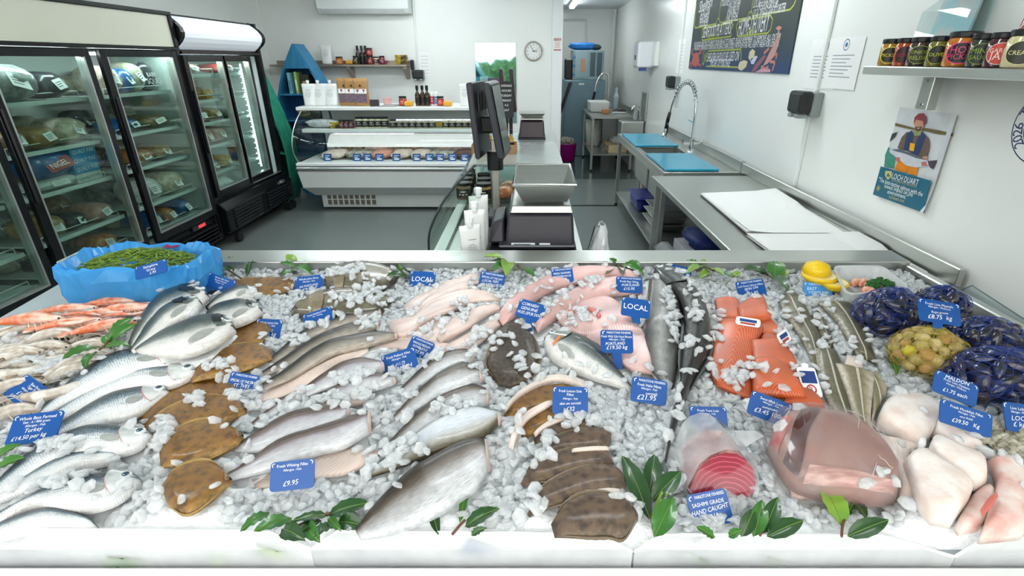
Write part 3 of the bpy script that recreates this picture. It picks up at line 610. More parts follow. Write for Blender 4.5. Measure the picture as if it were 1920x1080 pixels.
# fish on the deck with small blue tags
zd = .601
FSKIN = M('grey_fish_skin', '6b6a60', .35, col2='c9c2b0', scale=14, coat=.4); SALM = M('smoked_salmon', 'd98366', .35, col2='e5a98f', scale=22, coat=.4); WFL = M('white_flesh', 'e6d6c8', .4, col2='d9bfae', scale=18); DRK = M('smoked_dark', '6a3a2c', .4, col2='4a2a22', scale=18)
for i, (pa, pb, m_, lb) in enumerate(((595, 640, WFL, 'pale smoked fillet at the left of the deli deck'), (640, 690, FSKIN, 'grey skinned fillet on the deli deck'), (690, 728, SALM, 'orange smoked fillet on the deli deck'), (728, 765, WFL, 'white fillet in the middle of the deli deck'), (765, 800, WFL, 'second white fillet in the middle of the deli deck'),
                                   (800, 848, FSKIN, 'dark skinned fish on the deli deck'), (848, 888, DRK, 'dark brown smoked fillet at the right of the deli deck'))):
    a, b_ = atZ(pa, 302, .60).x, atZ(pb, 302, .60).x
    obj('fish_fillet', pillow(((a + b_) / 2, 6.44, zd), (b_ - a) * 1.02, .42, .09, lump=.1), m_, smooth=True, label=lb, cat='fillet')
for i, (px, yr) in enumerate(((660, 6.78), (700, 6.78), (760, 6.8), (840, 6.8))):
    obj('food_tray', B().box(atZ(px, 290, .6).x - .16, atZ(px, 290, .6).x + .16, yr - .08, yr + .1, zd, zd + .10), (M('tray_green', '5d7a4a', .6, col2='d8a79a', scale=30), M('tray_pink', 'e3b3a2', .5, col2='efd6cb', scale=20))[i % 2], bev=.01, label=['green herb topped tray left at the back of the deli deck', 'pink fish tray left of centre at the back of the deli deck', 'green herb topped tray right of centre at the back of the deli deck', 'pink fish tray right at the back of the deli deck'][i], cat='tray')
TAGB = M('tag_blue', '0c4f99', .35, var=.08, scale=5, coat=.15)
for i, px in enumerate((614, 669, 689, 711, 743, 781, 805, 825, 848, 871)):
    p = atY(px, 299, 6.17); t = thing('price_tag', 'small blue price tag, number %s from the left along the deli deck' % ('one two three four five six seven eight nine ten'.split()[i]), 'price tag', (p.x, 6.17, .601), 'deli price tags')
    f = Fr((p.x, 6.17, .603), (1, 0, 0), (0, .35, 1)); g = B(); f.plate(g, -.048, .048, 0, .085, .006, .003); obj('plate', g, TAGB, t)
    g = B(); f.rect(g, -.03, .03, .06, .066); f.rect(g, -.03, .01, .04, .047); f.rect(g, -.025, .03, .015, .03); obj('print', g, PRINT_W, t)
for i in range(9): pass
# clock, mirror, sticker, socket
t = thing('wall_clock', 'round white wall clock with silver rim', 'clock', (.04, 7.98, 1.69))
obj('rim', B().tube([(.04 + .117 * math.cos(2 * PI * k / 32), 7.975, 1.812 + .117 * math.sin(2 * PI * k / 32)) for k in range(33)], .012, 8), M('clock_rim', 'a9a196', .3, .6), t, smooth=True)
f = Fr((.04, 7.972, 1.812), (1, 0, 0), (0, 0, 1)); g = B(); g.cyl((.04, 7.999, 1.812), (.04, 7.972, 1.812), .112, n=32); obj('face', g, PAPER, t)
g = B()
for k in range(12): a = PI / 2 - k * PI / 6; f.text(g, str(k or 12), .088 * math.cos(a), .088 * math.sin(a), .02)
obj('numerals', g, PRINT_K, t)
for nm, a, ln, wd in (('minute_hand', PI / 2 + math.radians(32), .085, .006), ('hour_hand', math.radians(-5), .055, .008), ('second_hand', math.radians(22), .07, .003)):
    g = B(); f.line(g, [(-.015 * math.cos(a), -.015 * math.sin(a)), (ln * math.cos(a), ln * math.sin(a))], wd, .002); obj(nm, g, PRINT_K, t)
t = thing('wall_mirror', 'tall frameless mirror on rear wall beside the clock', 'mirror', (-.5, 7.99, .84))
obj('mirror_glass', B().box(-.79, -.21, 7.99, 7.998, .84, 1.92), M('mirror_silver', '9fc4c8', .03, 1.0, var=.05, scale=2), t)
obj('notice_card', B().box(-.62, -.40, 7.986, 7.9895, 1.05, 1.46), M('notice_dark', '3d3f57', .5, col2='6a4f62', scale=9), t)
f = Fr((-.51, 7.9855, 1.25), (1, 0, 0), (0, 0, 1)); g = B(); f.text(g, 'FINALIST', 0, .07, .03, .18); f.rect(g, -.09, .09, -.08, .02); f.disc(g, 0, .15, .03); obj('notice_print', g, PRINT_W, t)
f = Fr((.375, 7.969, 1.90), (1, 0, 0), (0, 0, 1)); t = thing('warning_sticker', 'small white and red DANGER notice on door trim', 'sign', (.375, 7.969, 1.83))
g = B(); f.plate(g, -.055, .055, -.085, .085, .003, .0006); obj('card', g, PAPER, t); g = B(); f.rect(g, -.05, .05, .045, .075); f.rect(g, -.05, .05, -.08, -.065); obj('red_bars', g, cm('red'), t)
g = B(); f.text(g, 'DANGER', 0, .06, .018, .085, z=.0012); obj('lettering', g, PRINT_W, t); g = B()
for k in range(4): f.rect(g, -.035, .035, -.04 + k * .02, -.033 + k * .02)
obj('small_print', g, M('red_ink', 'd8837c', .5), t)
def wsocket(label, x, y, z, axis, s=1.0, nm='wall_socket'):
    """weatherproof twin socket: grey back box, dark hinged cover, grey catches"""
    t = thing(nm, label, 'socket', (x, y, z - .06 * s)); back = M('socket_grey', '8d9693', .45); G = []
    def bx(g, a0, a1, d0, d1, z0, z1):      # a along the wall, d out from the wall
        if axis == 'y': g.box(x + a0 * s, x + a1 * s, y - d1 * s, y - d0 * s, z + z0 * s, z + z1 * s)
        else: g.box(x - d1 * s, x - d0 * s, y + a0 * s, y + a1 * s, z + z0 * s, z + z1 * s)
        return g
    obj('back_box', bx(B(), -.075, .075, 0, .05, -.06, .06), back, t, bev=.008 * s, seg=2)
    obj('cover', bx(B(), -.075, .075, .0505, .115, -.045, .065), M('socket_black', '1f2224', .3), t, bev=.018 * s, seg=3)
    for a in (-.035, .04): obj('catch', bx(B(), a - .018, a + .018, .055, .11, -.068, -.046), back, t, bev=.006 * s, seg=2)
    return t
sk = wsocket('black hooded socket on rear wall right of brown shelf', atY(785, 145, 7.95).x, 8.0, 1.50, 'y', 1.05)
obj('plug', B().box(sk.location.x - .09, sk.location.x - .04, 7.88, 7.93, 1.57, 1.70), BLACK, sk, bev=.012, seg=2)
obj('conduit', B().box(sk.location.x - .012, sk.location.x + .012, 7.98, 7.9995, 1.57, 2.62), WHITE, bev=.003, label='white cable trunking on rear wall above black socket', cat='conduit')
f = Fr((sk.location.x + .07, 7.998, 1.69), (1, 0, 0), (0, 0, 1)); g = B(); f.plate(g, -.05, .1, -.2, .12, .003, .001); t = thing('wall_notice', 'white paper list on rear wall behind black socket', 'paper', (sk.location.x + .07, 7.998, 1.48)); obj('sheet', g, PAPER, t)
g = B()
for k in range(6): f.rect(g, -.03, .08, -.17 + k * .045, -.166 + k * .045)
obj('print', g, M('grey_ink', '9a9da0', .6), t)
# ================================================================= serve-over case in the middle of the shop
mc = thing('serve_over_case', 'long glass serve-over case carrying the scales in mid shop', 'display case', (-.1, 3.5, 0))
obj('base', B().box(-.42, .24, 2.08, 4.85, 0, .80), M('case_base', 'd9dcd9', .35, var=.03), mc, bev=.005)
obj('worktop', B().box(-.44, .26, 2.06, 4.87, .80, .84), STEEL, mc, bev=.004)
CG = glass('curved_glass', 'e4eeea', .85, .03)
prof = spl([Vector((-.46, 0, .845)), Vector((-.45, 0, .95)), Vector((-.40, 0, 1.06)), Vector((-.33, 0, 1.16)), Vector((-.22, 0, 1.27))], 12)
obj('curved_front_glass', B().grid([[Vector((p.x - .03, 2.32, p.z)), Vector((p.x - .03, 4.8, p.z))] for p in prof]), CG, mc, smooth=True)
g = B(); g.add([(p.x - .03, 2.325, p.z) for p in prof] + [(-.25, 2.325, .845)], [tuple(range(13))]); obj('end_glass', g, CG, mc)
obj('end_edge', B().tube([(p.x - .03, 2.32, p.z) for p in prof], .006, 6), M('edge_dark', '2b3236', .3), mc)
obj('steel_kerb', B().box(-.47, -.41, 2.06, 4.8, .8405, .86), STEEL, mc, bev=.003)
obj('inner_shelf', B().box(-.43, -.08, 2.95, 4.7, .925, .935), CG, mc)
obj('top_plate', B().box(-.40, .21, 3.32, 4.85, 1.075, 1.09), M('grey_top', 'b7bfbb', .25, .5), mc, bev=.003)
obj('rear_glass', B().hexa([(-.03, 3.0, .85), (.16, 3.0, .85), (.2, 4.6, .85), (-.03, 4.6, .85)], [(-.028, 3.3, 1.07), (.16, 3.3, 1.07), (.2, 4.6, 1.07), (-.028, 4.6, 1.07)]), glass('rear_glass', 'c3cdca', .72), mc)
for x, y in ((-.38, 3.36), (.18, 3.36), (-.38, 4.8), (.18, 4.8)): obj('stand_post', B().cyl((x, y, .84), (x, y, 1.075), .01), CHROME, mc)
t = obj('clamp_plate', B().prism([(-.37, 2.9, .842), (-.29, 2.9, .842), (-.28, 2.9, .90), (-.36, 2.9, .91)], (0, .006, 0)), WHITE, mc, bev=.004)
obj('bolt', B().cyl((-.33, 2.899, .88), (-.33, 2.89, .88), .008), BLACK, t)
# jars on the inner shelf
for i, (x, y) in enumerate(((-.40, 3.04), (-.28, 3.02), (-.405, 3.17), (-.29, 3.16), (-.41, 3.30), (-.30, 3.30), (-.41, 3.43))):
    jar('black lidded jar of dark spread inside the serve-over case', (x, y, .936), .045, .10, 'a88a3c' if i == 1 else '8c7a52', group='jars in the serve-over case')
for i, (x, y, c) in enumerate(((-.30, 2.62, 'tan'), (-.20, 2.86, 'brown'), (-.16, 3.06, 'orange'), (-.14, 3.22, 'brown'))):
    obj('snack_packet', pillow((x, y, .842 if i < 2 else .936), .10, .13, .07, lump=.12), cm(c), smooth=True, label=['gold packet beside the white pouches by the scale', 'brown packet behind the scale pole', 'orange packet on the glass shelf behind the scale pole', 'brown packet at the back of the glass shelf'][i], cat='packet')
for i, (x, y, h_, rz) in enumerate(((-.262, 2.12, .27, .4), (-.25, 2.22, .31, .3), (-.245, 2.36, .34, .4))):
    pouch(['white spouted pouch nearest the ice counter beside the scale', 'white spouted pouch, middle of three beside the scale', 'white spouted pouch, rearmost of three beside the scale'][i], (x, y, .842), .095, h_ - .06, .06, rz=rz, group='white pouches by the scale')
# scale in front
SCB = M('scale_black', '2a2a33', .32, var=.12)
t = thing('cash_drawer', 'low black cash drawer under the front scale', 'cash drawer', (.005, 2.5, .842)); obj('case', B().box(-.205, .215, 2.2, 2.66, .842, .892), BLACK, t, bev=.004); obj('drawer_front', B().box(-.2, .21, 2.192, 2.199, .848, .885), M('drawer_face', '101114', .25), t, bev=.002)
t = thing('weighing_scale', 'black counter scale with steel tray in front', 'scale', (.045, 2.45, .8935))
obj('body', B().hexa([(-.12, 2.25, .905), (.205, 2.25, .905), (.205, 2.62, .905), (-.12, 2.62, .905)], [(-.105, 2.285, 1.055), (.195, 2.285, 1.055), (.19, 2.6, 1.08), (-.10, 2.6, 1.08)]), SCB, t, bev=.012, seg=2)
obj('foot_rim', B().box(-.15, .21, 2.235, 2.64, .898, .918), SCB, t, bev=.006)
for x, y in ((-.10, 2.27), (.18, 2.27), (-.10, 2.6), (.18, 2.6)): obj('foot', B().cyl((x, y, .8925), (x, y, .9), .018, n=10), BLACK, t)
obj('side_housing', B().hexa([(-.2, 2.30, .905), (-.12, 2.30, .905), (-.12, 2.6, .905), (-.2, 2.6, .905)], [(-.185, 2.34, 1.0), (-.125, 2.34, 1.02), (-.125, 2.58, 1.02), (-.185, 2.58, 1.0)]), SCB, t, bev=.012, seg=2)
obj('weigh_plate', B().hexa([(-.095, 2.282, 1.057), (.195, 2.282, 1.057), (.19, 2.60, 1.082), (-.09, 2.60, 1.082)], [(-.085, 2.29, 1.092), (.185, 2.29, 1.092), (.182, 2.59, 1.105), (-.082, 2.59, 1.105)]), STEEL, t, bev=.004)
lo = [(-.035, 2.28, 1.112), (.165, 2.28, 1.112), (.16, 2.54, 1.118), (-.03, 2.54, 1.118)]; hi = [(-.075, 2.205, 1.205), (.195, 2.205, 1.205), (.20, 2.65, 1.212), (-.07, 2.65, 1.212)]
g = B(); inn = lambda L, k, dz: [(x + (.06 - x) * k, y + (2.43 - y) * k, z + dz) for x, y, z in L]
lo2, hi2 = inn(lo, .03, .003), inn(hi, .03, 0)
g.add(lo + hi + hi2 + lo2, [(3, 2, 1, 0)] + [(i, (i + 1) % 4, 4 + (i + 1) % 4, 4 + i) for i in range(4)] + [(4 + i, 4 + (i + 1) % 4, 8 + (i + 1) % 4, 8 + i) for i in range(4)] + [(8 + i, 8 + (i + 1) % 4, 12 + (i + 1) % 4, 12 + i) for i in range(4)] + [(12, 13, 14, 15)])
tr = obj('weighing_tray', g, STEEL, t); obj('tray_rim', B().tube([hi[0], hi[1], hi[2], hi[3], hi[0]], .006, 6), CHROME, tr)
f = Fr((.0, 2.2475, .915), (1, 0, 0), (0, 0.2, 1)); g = B(); f.plate(g, -.09, .02, -.012, .012, .002, .0008); f.plate(g, .04, .09, -.011, .011, .002, .0008); s = obj('rating_label', g, STICK, t); g = B()
for k in range(3): f.rect(g, -.08, 0, -.008 + k * .006, -.005 + k * .006)
obj('print', g, PRINT_K, s)
# screens on a pole
t = thing('till_screens', 'back to back black till screens on a steel pole', 'monitor', (-.19, 2.72, .842))
obj('base', B().box(-.235, -.125, 2.6, 2.8, .8925, .95), SCB, t, bev=.01); obj('pole', B().box(-.205, -.165, 2.70, 2.73, .95, 1.33), M('pole_steel', 'd9cfc6', .25, .8), t, bev=.004)
obj('collar', B().cyl((-.185, 2.715, 1.175), (-.185, 2.715, 1.27), .042, n=16), BLACK, t); obj('neck', B().box(-.26, -.15, 2.69, 2.74, 1.36, 1.44), BLACK, t, bev=.008)
m1 = B().hexa([(-.275, 2.58, 1.25), (-.25, 2.57, 1.25), (-.215, 2.86, 1.25), (-.24, 2.87, 1.25)], [(-.305, 2.58, 1.60), (-.275, 2.57, 1.605), (-.235, 2.86, 1.605), (-.265, 2.87, 1.60)])
s = obj('left_screen', m1, M('screen_shell', '33343a', .35, var=.1), t, bev=.006)
for k in range(5): obj('vent_rib', B().box(-.255 + .0075 * k, -.248 + .0075 * k, 2.62 + .045 * k, 2.64 + .045 * k, 1.47, 1.56), BLACK, s)
m2 = B().hexa([(-.165, 2.56, 1.255), (-.13, 2.56, 1.25), (-.105, 2.86, 1.25), (-.14, 2.86, 1.255)], [(-.225, 2.56, 1.605), (-.19, 2.56, 1.60), (-.165, 2.86, 1.60), (-.2, 2.86, 1.605)])
s = obj('right_screen', m2, M('screen_shell', '33343a', .35), t, bev=.006)
g = B(); g.add([(-.129, 2.58, 1.27), (-.110, 2.84, 1.27), (-.163, 2.84, 1.585), (-.183, 2.58, 1.585)], [(0, 1, 2, 3)]); g.v = [q + Vector((.002, 0, 0)) for q in g.v]; obj('display_glass', g, M('display_glass', '9aa39f', .08, .3, var=.2, scale=3), s)
# second scale, its screen, chalk sign, cardboard tray
t = thing('weighing_scale', 'dark second scale further back on the serve-over case', 'scale', (.01, 4.55, 1.091))
obj('body', B().hexa([(-.10, 4.42, 1.10), (.12, 4.42, 1.10), (.12, 4.7, 1.10), (-.10, 4.7, 1.10)], [(-.085, 4.44, 1.235), (.11, 4.44, 1.235), (.11, 4.68, 1.245), (-.085, 4.68, 1.245)]), M('scale_plum', '33242c', .3), t, bev=.01, seg=2)
obj('foot_rim', B().box(-.105, .125, 4.41, 4.71, 1.091, 1.105), BLACK, t); obj('weigh_plate', B().box(-.08, .105, 4.44, 4.68, 1.246, 1.256), STEEL, t)
obj('weighing_tray', B().hexa([(-.05, 4.46, 1.2565), (.08, 4.46, 1.2565), (.08, 4.64, 1.2565), (-.05, 4.64, 1.2565)], [(-.095, 4.42, 1.295), (.12, 4.42, 1.295), (.12, 4.7, 1.295), (-.095, 4.7, 1.295)]), STEEL, t)
t = thing('till_screens', 'distant pair of dark till screens behind the chalk sign', 'monitor', (-.2, 4.7, 1.091))
obj('pole', B().box(-.19, -.16, 4.74, 4.77, 1.091, 1.45), BLACK, t)
for nm, xx in (('left_screen', -.235), ('right_screen', -.15)): obj(nm, B().hexa([(xx, 4.62, 1.29), (xx + .03, 4.62, 1.29), (xx + .03, 4.86, 1.29), (xx, 4.86, 1.29)], [(xx - .03, 4.62, 1.63), (xx, 4.62, 1.63), (xx, 4.86, 1.63), (xx - .03, 4.86, 1.63)]), M('scale_plum', '33242c', .3), t, bev=.005)
t = thing('chalk_sign', 'small black arched chalk sign with white handwriting', 'sign', (-.19, 4.3, 1.091))
pts = [(-.055, -.15), (.055, -.15), (.055, .07)] + [(.055 * math.cos(a), .07 + .05 * math.sin(a)) for a in (PI * k / 8 for k in range(1, 8))] + [(-.055, .07)]
f = Fr((-.19, 4.3, 1.43), (1, 0, 0), (0, .1, 1)); g = B(); g.hexa([f.p(x, y, -.008) for x, y in pts], [f.p(x, y, 0) for x, y in pts]); obj('board', g, PRINT_K, t)
g = B()
for k, s_ in enumerate(('OPENING', 'HOURS', 'TUESDAY', 'FRIDAY', '9-5', 'SAT')): f.text(g, s_, 0, .085 - k * .036, .016, .085, shear=.25)
obj('lettering', g, PRINT_W, t); obj('stake', B().box(-.2, -.18, 4.285, 4.295, 1.091, 1.29), BLACK, t)
t = thing('card_tray', 'brown cardboard tray with small bottles behind the till screens', 'tray', (-.27, 3.8, 1.091)); KR = M('cardboard', 'b58a62', .7, var=.1)
g = B(); x0, x1, y0, y1 = -.42, -.1, 3.72, 3.9
g.box(x0, x1, y0, y1, 1.091, 1.095); g.box(x0, x1, y0, y0 + .004, 1.095, 1.15); g.box(x0, x1, y1 - .004, y1, 1.095, 1.15); g.box(x0, x0 + .004, y0 + .004, y1 - .004, 1.095, 1.15); g.box(x1 - .004, x1, y0 + .004, y1 - .004, 1.095, 1.15); obj('carton', g, KR, t)
for i, x in enumerate((-.36, -.29, -.2, -.14)): bottle('small yellow oil bottle in the cardboard tray', (x, 3.81, 1.096), .02, .15, 'b98a2a', group='bottles in the card tray')
t = thing('carrier_bag', 'crumpled white carrier bag hanging beside the front scale', 'bag', (.34, 2.32, .66))
rows = []
for i in range(9):
    v = i / 8; rows.append([Vector((.335 + (.012 + .055 * (1 - v) ** .7) * math.cos(a) * (1 + .25 * math.sin(5 * a + i)), 2.32 + (.04 + .1 * (1 - v)) * math.sin(a) * (1 + .2 * math.cos(4 * a + i)), .66 + .34 * v)) for a in (2 * PI * k / 14 for k in range(14))])
obj('sack', B().grid(rows, closed=True), M('white_bag_film', 'eef1f1', .35, var=.04), t)
obj('hook', B().tube([(.262, 2.3, .83), (.28, 2.3, .9), (.30, 2.3, .99), (.335, 2.3, .99)], .004, 6), CHROME, t)

# ================================================================= worktops along the right wall
XR = 1.70
def leg(t, x, y, z1, s=.02, nm='leg'): obj(nm, B().box(x - s, x + s, y - s, y + s, 0.03, z1), STEEL, t, bev=.003); obj('foot', B().cyl((x, y, 0), (x, y, .03), .018), BLACK, t)
t = thing('work_table', 'stainless worktable under the stacks of white paper', 'table', (1.32, 3.0, 0))
obj('top', B().box(.94, XR, 1.92, 3.98, .84, .88), STEEL, t, bev=.004); obj('upstand', B().box(XR - .03, XR, 1.85, 4.1, .88, .955), STEEL, t, bev=.003); obj('lower_shelf', B().box(.98, XR - .02, 1.98, 3.93, .18, .20), STEEL, t, bev=.003)
for x in (.985, XR - .06):
    for y in (2.0, 3.93): leg(t, x, y, .84)
t = thing('sink_table', 'stainless double sink table with blue boards and spray tap', 'sink', (1.38, 5.3, 0))
X0, Y0, Y1 = 1.06, 4.11, 6.48
g = B(); g.box(X0, 1.12, Y0, Y1, .85, .88); g.box(1.50, XR, Y0, Y1, .85, .88); g.box(1.12, 1.50, Y0, 4.25, .85, .88); g.box(1.12, 1.50, 4.85, 4.93, .85, .88); g.box(1.12, 1.50, 5.50, Y1, .85, .88); obj('top', g, STEEL, t, bev=.003)
obj('upstand', B().box(XR - .03, XR, Y0, Y1, .88, .965), STEEL, t, bev=.003); obj('front_lip', B().box(X0, X0 + .012, Y0, Y1, .80, .85), STEEL, t); obj('end_lip', B().box(X0, XR, Y0, Y0 + .012, .80, .85), STEEL, t)
for a, b_ in ((4.25, 4.85), (4.93, 5.50)):
    g = B(); g.box(1.12, 1.50, a, b_, .56, .57); g.box(1.115, 1.125, a, b_, .57, .85); g.box(1.495, 1.505, a, b_, .57, .85); g.box(1.12, 1.5, a - .005, a + .005, .57, .85); g.box(1.12, 1.5, b_ - .005, b_ + .005, .57, .85); obj('basin', g, STEEL, t, bev=.003)
obj('lower_shelf', B().box(X0 + .02, XR - .02, Y0 + .05, Y1 - .05, .16, .18), STEEL, t, bev=.003)
for x in (X0 + .03, XR - .06):
    for y in (Y0 + .05, Y1 - .05): leg(t, x, y, .85)
tap = thing('spray_tap', 'chrome spray tap with coiled spring arc over the sinks', 'tap', (1.58, 5.18, .88))
obj('base', B().lathe((1.58, 5.18, .88), [(.035, 0), (.03, .015), (.02, .02), (.018, .10)], 14).box(1.50, 1.66, 5.17, 5.19, .94, .96), CHROME, tap, smooth=False)
arc = spl([Vector(q) for q in ((1.58, 5.18, .98), (1.58, 5.18, 1.25), (1.57, 5.22, 1.42), (1.54, 5.34, 1.50), (1.50, 5.50, 1.46), (1.47, 5.62, 1.30), (1.46, 5.66, 1.18))], 60)
obj('riser', B().tube(arc[:18], .012, 8), CHROME, tap, smooth=True); obj('hose', B().tube(arc[16:], .009, 8), M('hose_grey', '8d9192', .3, .5), tap, smooth=True)
hx = []
for i in range(16 * 14):
    q = 14 + (len(arc) - 26) * i / (16 * 14); k = int(q); p = arc[k].lerp(arc[min(k + 1, 59)], q - k); a = 2 * PI * i / 14 * 1.0
    d = (arc[min(k + 1, 59)] - arc[k - 1]).normalized(); u = d.cross(Vector((1, 0, 0))).normalized(); hx.append(p + (u * math.sin(a) + Vector((1, 0, 0)) * math.cos(a)) * .021)
obj('spring', B().tube(hx, .0045, 5), CHROME, tap, smooth=True)
obj('spray_grip', B().tube([(1.46, 5.66, 1.20), (1.455, 5.69, 1.12), (1.45, 5.72, 1.03)], [.016, .02, .016], 10), BLACK, tap, smooth=True); obj('spray_head', B().lathe((1.447, 5.735, .935), [(.03, 0), (.03, .02), (.014, .05), (.014, .1)], 12), CHROME, tap); obj('trigger', B().tube([(1.45, 5.70, 1.10), (1.45, 5.64, 1.07), (1.45, 5.655, .99), (1.45, 5.69, .96)], .008, 6), BLACK, tap)
for a in (-1, 1): obj('tap_lever', B().tube([(1.58 + a * .08, 5.18, .95), (1.58 + a * .1, 5.15, 1.0)], .008, 6), CHROME, tap)
obj('stay_hook', B().tube([(1.58, 5.18, 1.14), (1.55, 5.28, 1.16)], .006, 6), CHROME, tap)
BOARD = M('blue_cutting_board', '2a9fc0', .22, var=.08, scale=12, bump=.05, bscale=90)
obj('cutting_board', B().box(1.08, 1.52, 5.40, 6.30, .881, .90), BOARD, bev=.006, seg=2, label='blue cutting board over the far sink', cat='cutting board'); obj('cutting_board', B().box(1.085, 1.515, 4.14, 4.92, .881, .90), BOARD, bev=.006, seg=2, label='blue cutting board over the near sink', cat='cutting board')
# under the sink
t = thing('blue_tub', 'dark blue plastic tub on its side under the sink', 'tub', (1.3, 5.75, .181)); NAVY = M('navy_plastic', '1d2f86', .3)
obj('shell', B().box(1.16, 1.46, 5.45, 5.95, .181, .33), NAVY, t, bev=.04, seg=3); obj('rim', B().box(1.14, 1.48, 5.43, 5.97, .30, .325), NAVY, t, bev=.008)
for i, (y, z) in enumerate(((4.95, .181), (4.92, .262), (4.85, .343))):
    t = thing('steel_pan', ['deep steel pan at the bottom of the stack under the sink', 'steel pan in the middle of the stack under the sink', 'tilted steel pan on top of the stack under the sink'][i], 'pan', (1.32, y, z), 'steel pans under the sink'); obj('pan', B().hexa([(1.20, y - .2, z), (1.46, y - .2, z), (1.46, y + .15, z), (1.20, y + .15, z)], [(1.17, y - .23, z + .07), (1.49, y - .23, z + .07), (1.49, y + .18, z + .07), (1.17, y + .18, z + .07)]), CHROME, t, bev=.012, seg=2); obj('rim', B().box(1.15, 1.51, y - .25, y + .2, z + .07, z + .08), STEEL, t, bev=.003)
obj('black_crate', B().box(1.36, 1.6, 6.1, 6.4, .181, .5), M('crate_black', '232629', .5), bev=.02, label='black bin standing under the far sink', cat='bin')
obj('downpipe', B().box(1.30, 1.36, 6.0, 6.06, .181, .56), M('pipe_cream', 'cfc7a8', .5), bev=.01, label='cream waste pipe under the far sink', cat='pipe')
# under the worktable
t = thing('cardboard_box', 'white printed cardboard box under the worktable', 'box', (1.27, 3.5, .201)); obj('carton', B().box(1.13, 1.55, 3.1, 3.85, .201, .42), M('white_carton', 'd9dade', .5, var=.04), t, bev=.004)
f = Fr((1.129, 3.5, .31), (0, -1, 0), (0, 0, 1)); g = B(); f.text(g, 'CE', -.1, .03, .04); f.rect(g, -.2, .2, -.05, -.045); f.rect(g, -.05, .1, -.08, -.06); f.arc(g, .2, .02, .03, .006); obj('print', g, M('grey_ink', '8a8d90', .6), t)
obj('blue_cloth', pillow((1.30, 3.62, .421), .26, .4, .13, lump=.2), M('blue_cloth', '1c357d', .5, var=.3, scale=30), smooth=True, label='crumpled dark blue sack on the white box under worktable', cat='sack')
obj('plastic_roll', pillow((1.05, 3.72, .201), .13, .4, .2, lump=.15), film('clear_wrap', 'e4e8ea', .7), smooth=True, label='crumpled clear plastic bundle beside white box under worktable', cat='plastic')
# white paper stacks
def papers(name, label, quads, z, mat=PAPER):
    t = thing(name, label, 'paper', (sum(q[0] for q in quads) / 4, sum(q[1] for q in quads) / 4, z)); n = 7
    for i in range(n):
        j = lambda: random.uniform(-.009, .009)
        q = [(x + j(), y + j()) for x, y in quads]
        rows = [[Vector((*(Vector(q[0]).lerp(Vector(q[1]), u).lerp(Vector(q[3]).lerp(Vector(q[2]), u), v)), z + .002 * (i + 1) + .012 * max(0, u - .75) * (v > .6) * 4 + .01 * (1 - v) * max(0, .2 - u) * 5)) for u in (k / 8 for k in range(9))] for v in (k / 8 for k in range(9))]
        g = B().grid(rows); k0 = len(g.v); g.add([p - Vector((0, 0, .0012)) for r in rows for p in r], [f_[::-1] for f_ in g.f[:]])
        obj('sheet', g, mat, t)
papers('paper_stack', 'large stack of white wrapping paper farther back on worktable', [(1.11, 2.5), (1.60, 2.5), (1.655, 3.45), (1.13, 3.36)], .8805)
papers('paper_stack', 'nearer stack of white wrapping paper beside the ice counter', [(1.10, 1.98), (1.65, 1.98), (1.655, 2.49), (1.10, 2.49)], .8805)

# ================================================================= right wall fittings
XW = 1.7195
def wf(px, py, d=0.0): return atX(px, py, XW - d)
class WFr(Fr):
    """frame on the right wall seen from the room: x runs towards the camera, y up"""
    def __init__(s, y, z, d=.004): Fr.__init__(s, (XW - d, y, z), (0, -1, 0), (0, 0, 1))
# menu board
pa, pb = wf(1293, 128), wf(1480, 140); by0, by1, bz0, bz1 = pa.y, pb.y, (pa.z + pb.z) / 2, 2.42
t = thing('menu_board', 'dark menu board with chalk lettering and painted shellfish on right wall', 'sign', (XW, (by0 + by1) / 2, bz0))
fb_ = WFr((by0 + by1) / 2, bz0, .012); bw = by0 - by1; g = B(); fb_.plate(g, -bw / 2, bw / 2, 0, bz1 - bz0, .004, .012)
bm, nt, N, L, p = newmat('menu_print'); tc = nd(N, 'ShaderNodeTexCoord'); sx = nd(N, 'ShaderNodeSeparateXYZ'); L.new(tc.outputs['Object'], sx.inputs[0])
nz = nd(N, 'ShaderNodeTexNoise'); nz.inputs['Scale'].default_value = 3; L.new(tc.outputs['Object'], nz.inputs['Vector']); ad = nd(N, 'ShaderNodeMath', operation='MULTIPLY_ADD'); L.new(nz.outputs[0], ad.inputs[0]); ad.inputs[1].default_value = .25; L.new(sx.outputs[2], ad.inputs[2])
r = ramp(N, [(.12, '123a6b'), (.34, '1d3440'), (.5, '26332f')]); L.new(ad.outputs[0], r.inputs[0]); L.new(r.outputs[0], p.inputs['Base Color']); p.inputs['Roughness'].default_value = .45
obj('board', g, bm, t)
CHALK = PRINT_W; LIME = M('lime_print', 'a9b43a', .5)
def bp(px, py): q = wf(px, py, .012); return (by0 + by1) / 2 - q.y, q.z - bz0
def Bz(zx, zy): return bp(1280 + zx / 7.2, zy / 7.2)
g = B()
def bt(txt, a, b_, h, sh=.25):
    (xa, ya), (xb, yb) = Bz(*a), Bz(*b_); fb_.text(g, txt, (xa + xb) / 2, (ya + yb) / 2, h, shear=sh, rot=math.atan2(yb - ya, xb - xa), width=abs(xb - xa))
bt('Shellfish', (225, 100), (405, 10), .10); bt('Home-Smoked', (525, 5), (800, -40), .10)
for i, s_ in enumerate(('SCALLOPS', 'CLAMS', 'OYSTERS', 'COCKLES')): bt(s_, (240 - 4 * i, 190 + 44 * i), (368 - 8 * i, 152 + 50 * i), .055)
for i, s_ in enumerate(('HADDOCK', 'SALMON', 'KIPPERS', 'MACKEREL')): bt(s_, (622 - 12 * i, 78 + 55 * i), (775 - 8 * i, 45 + 60 * i), .06)
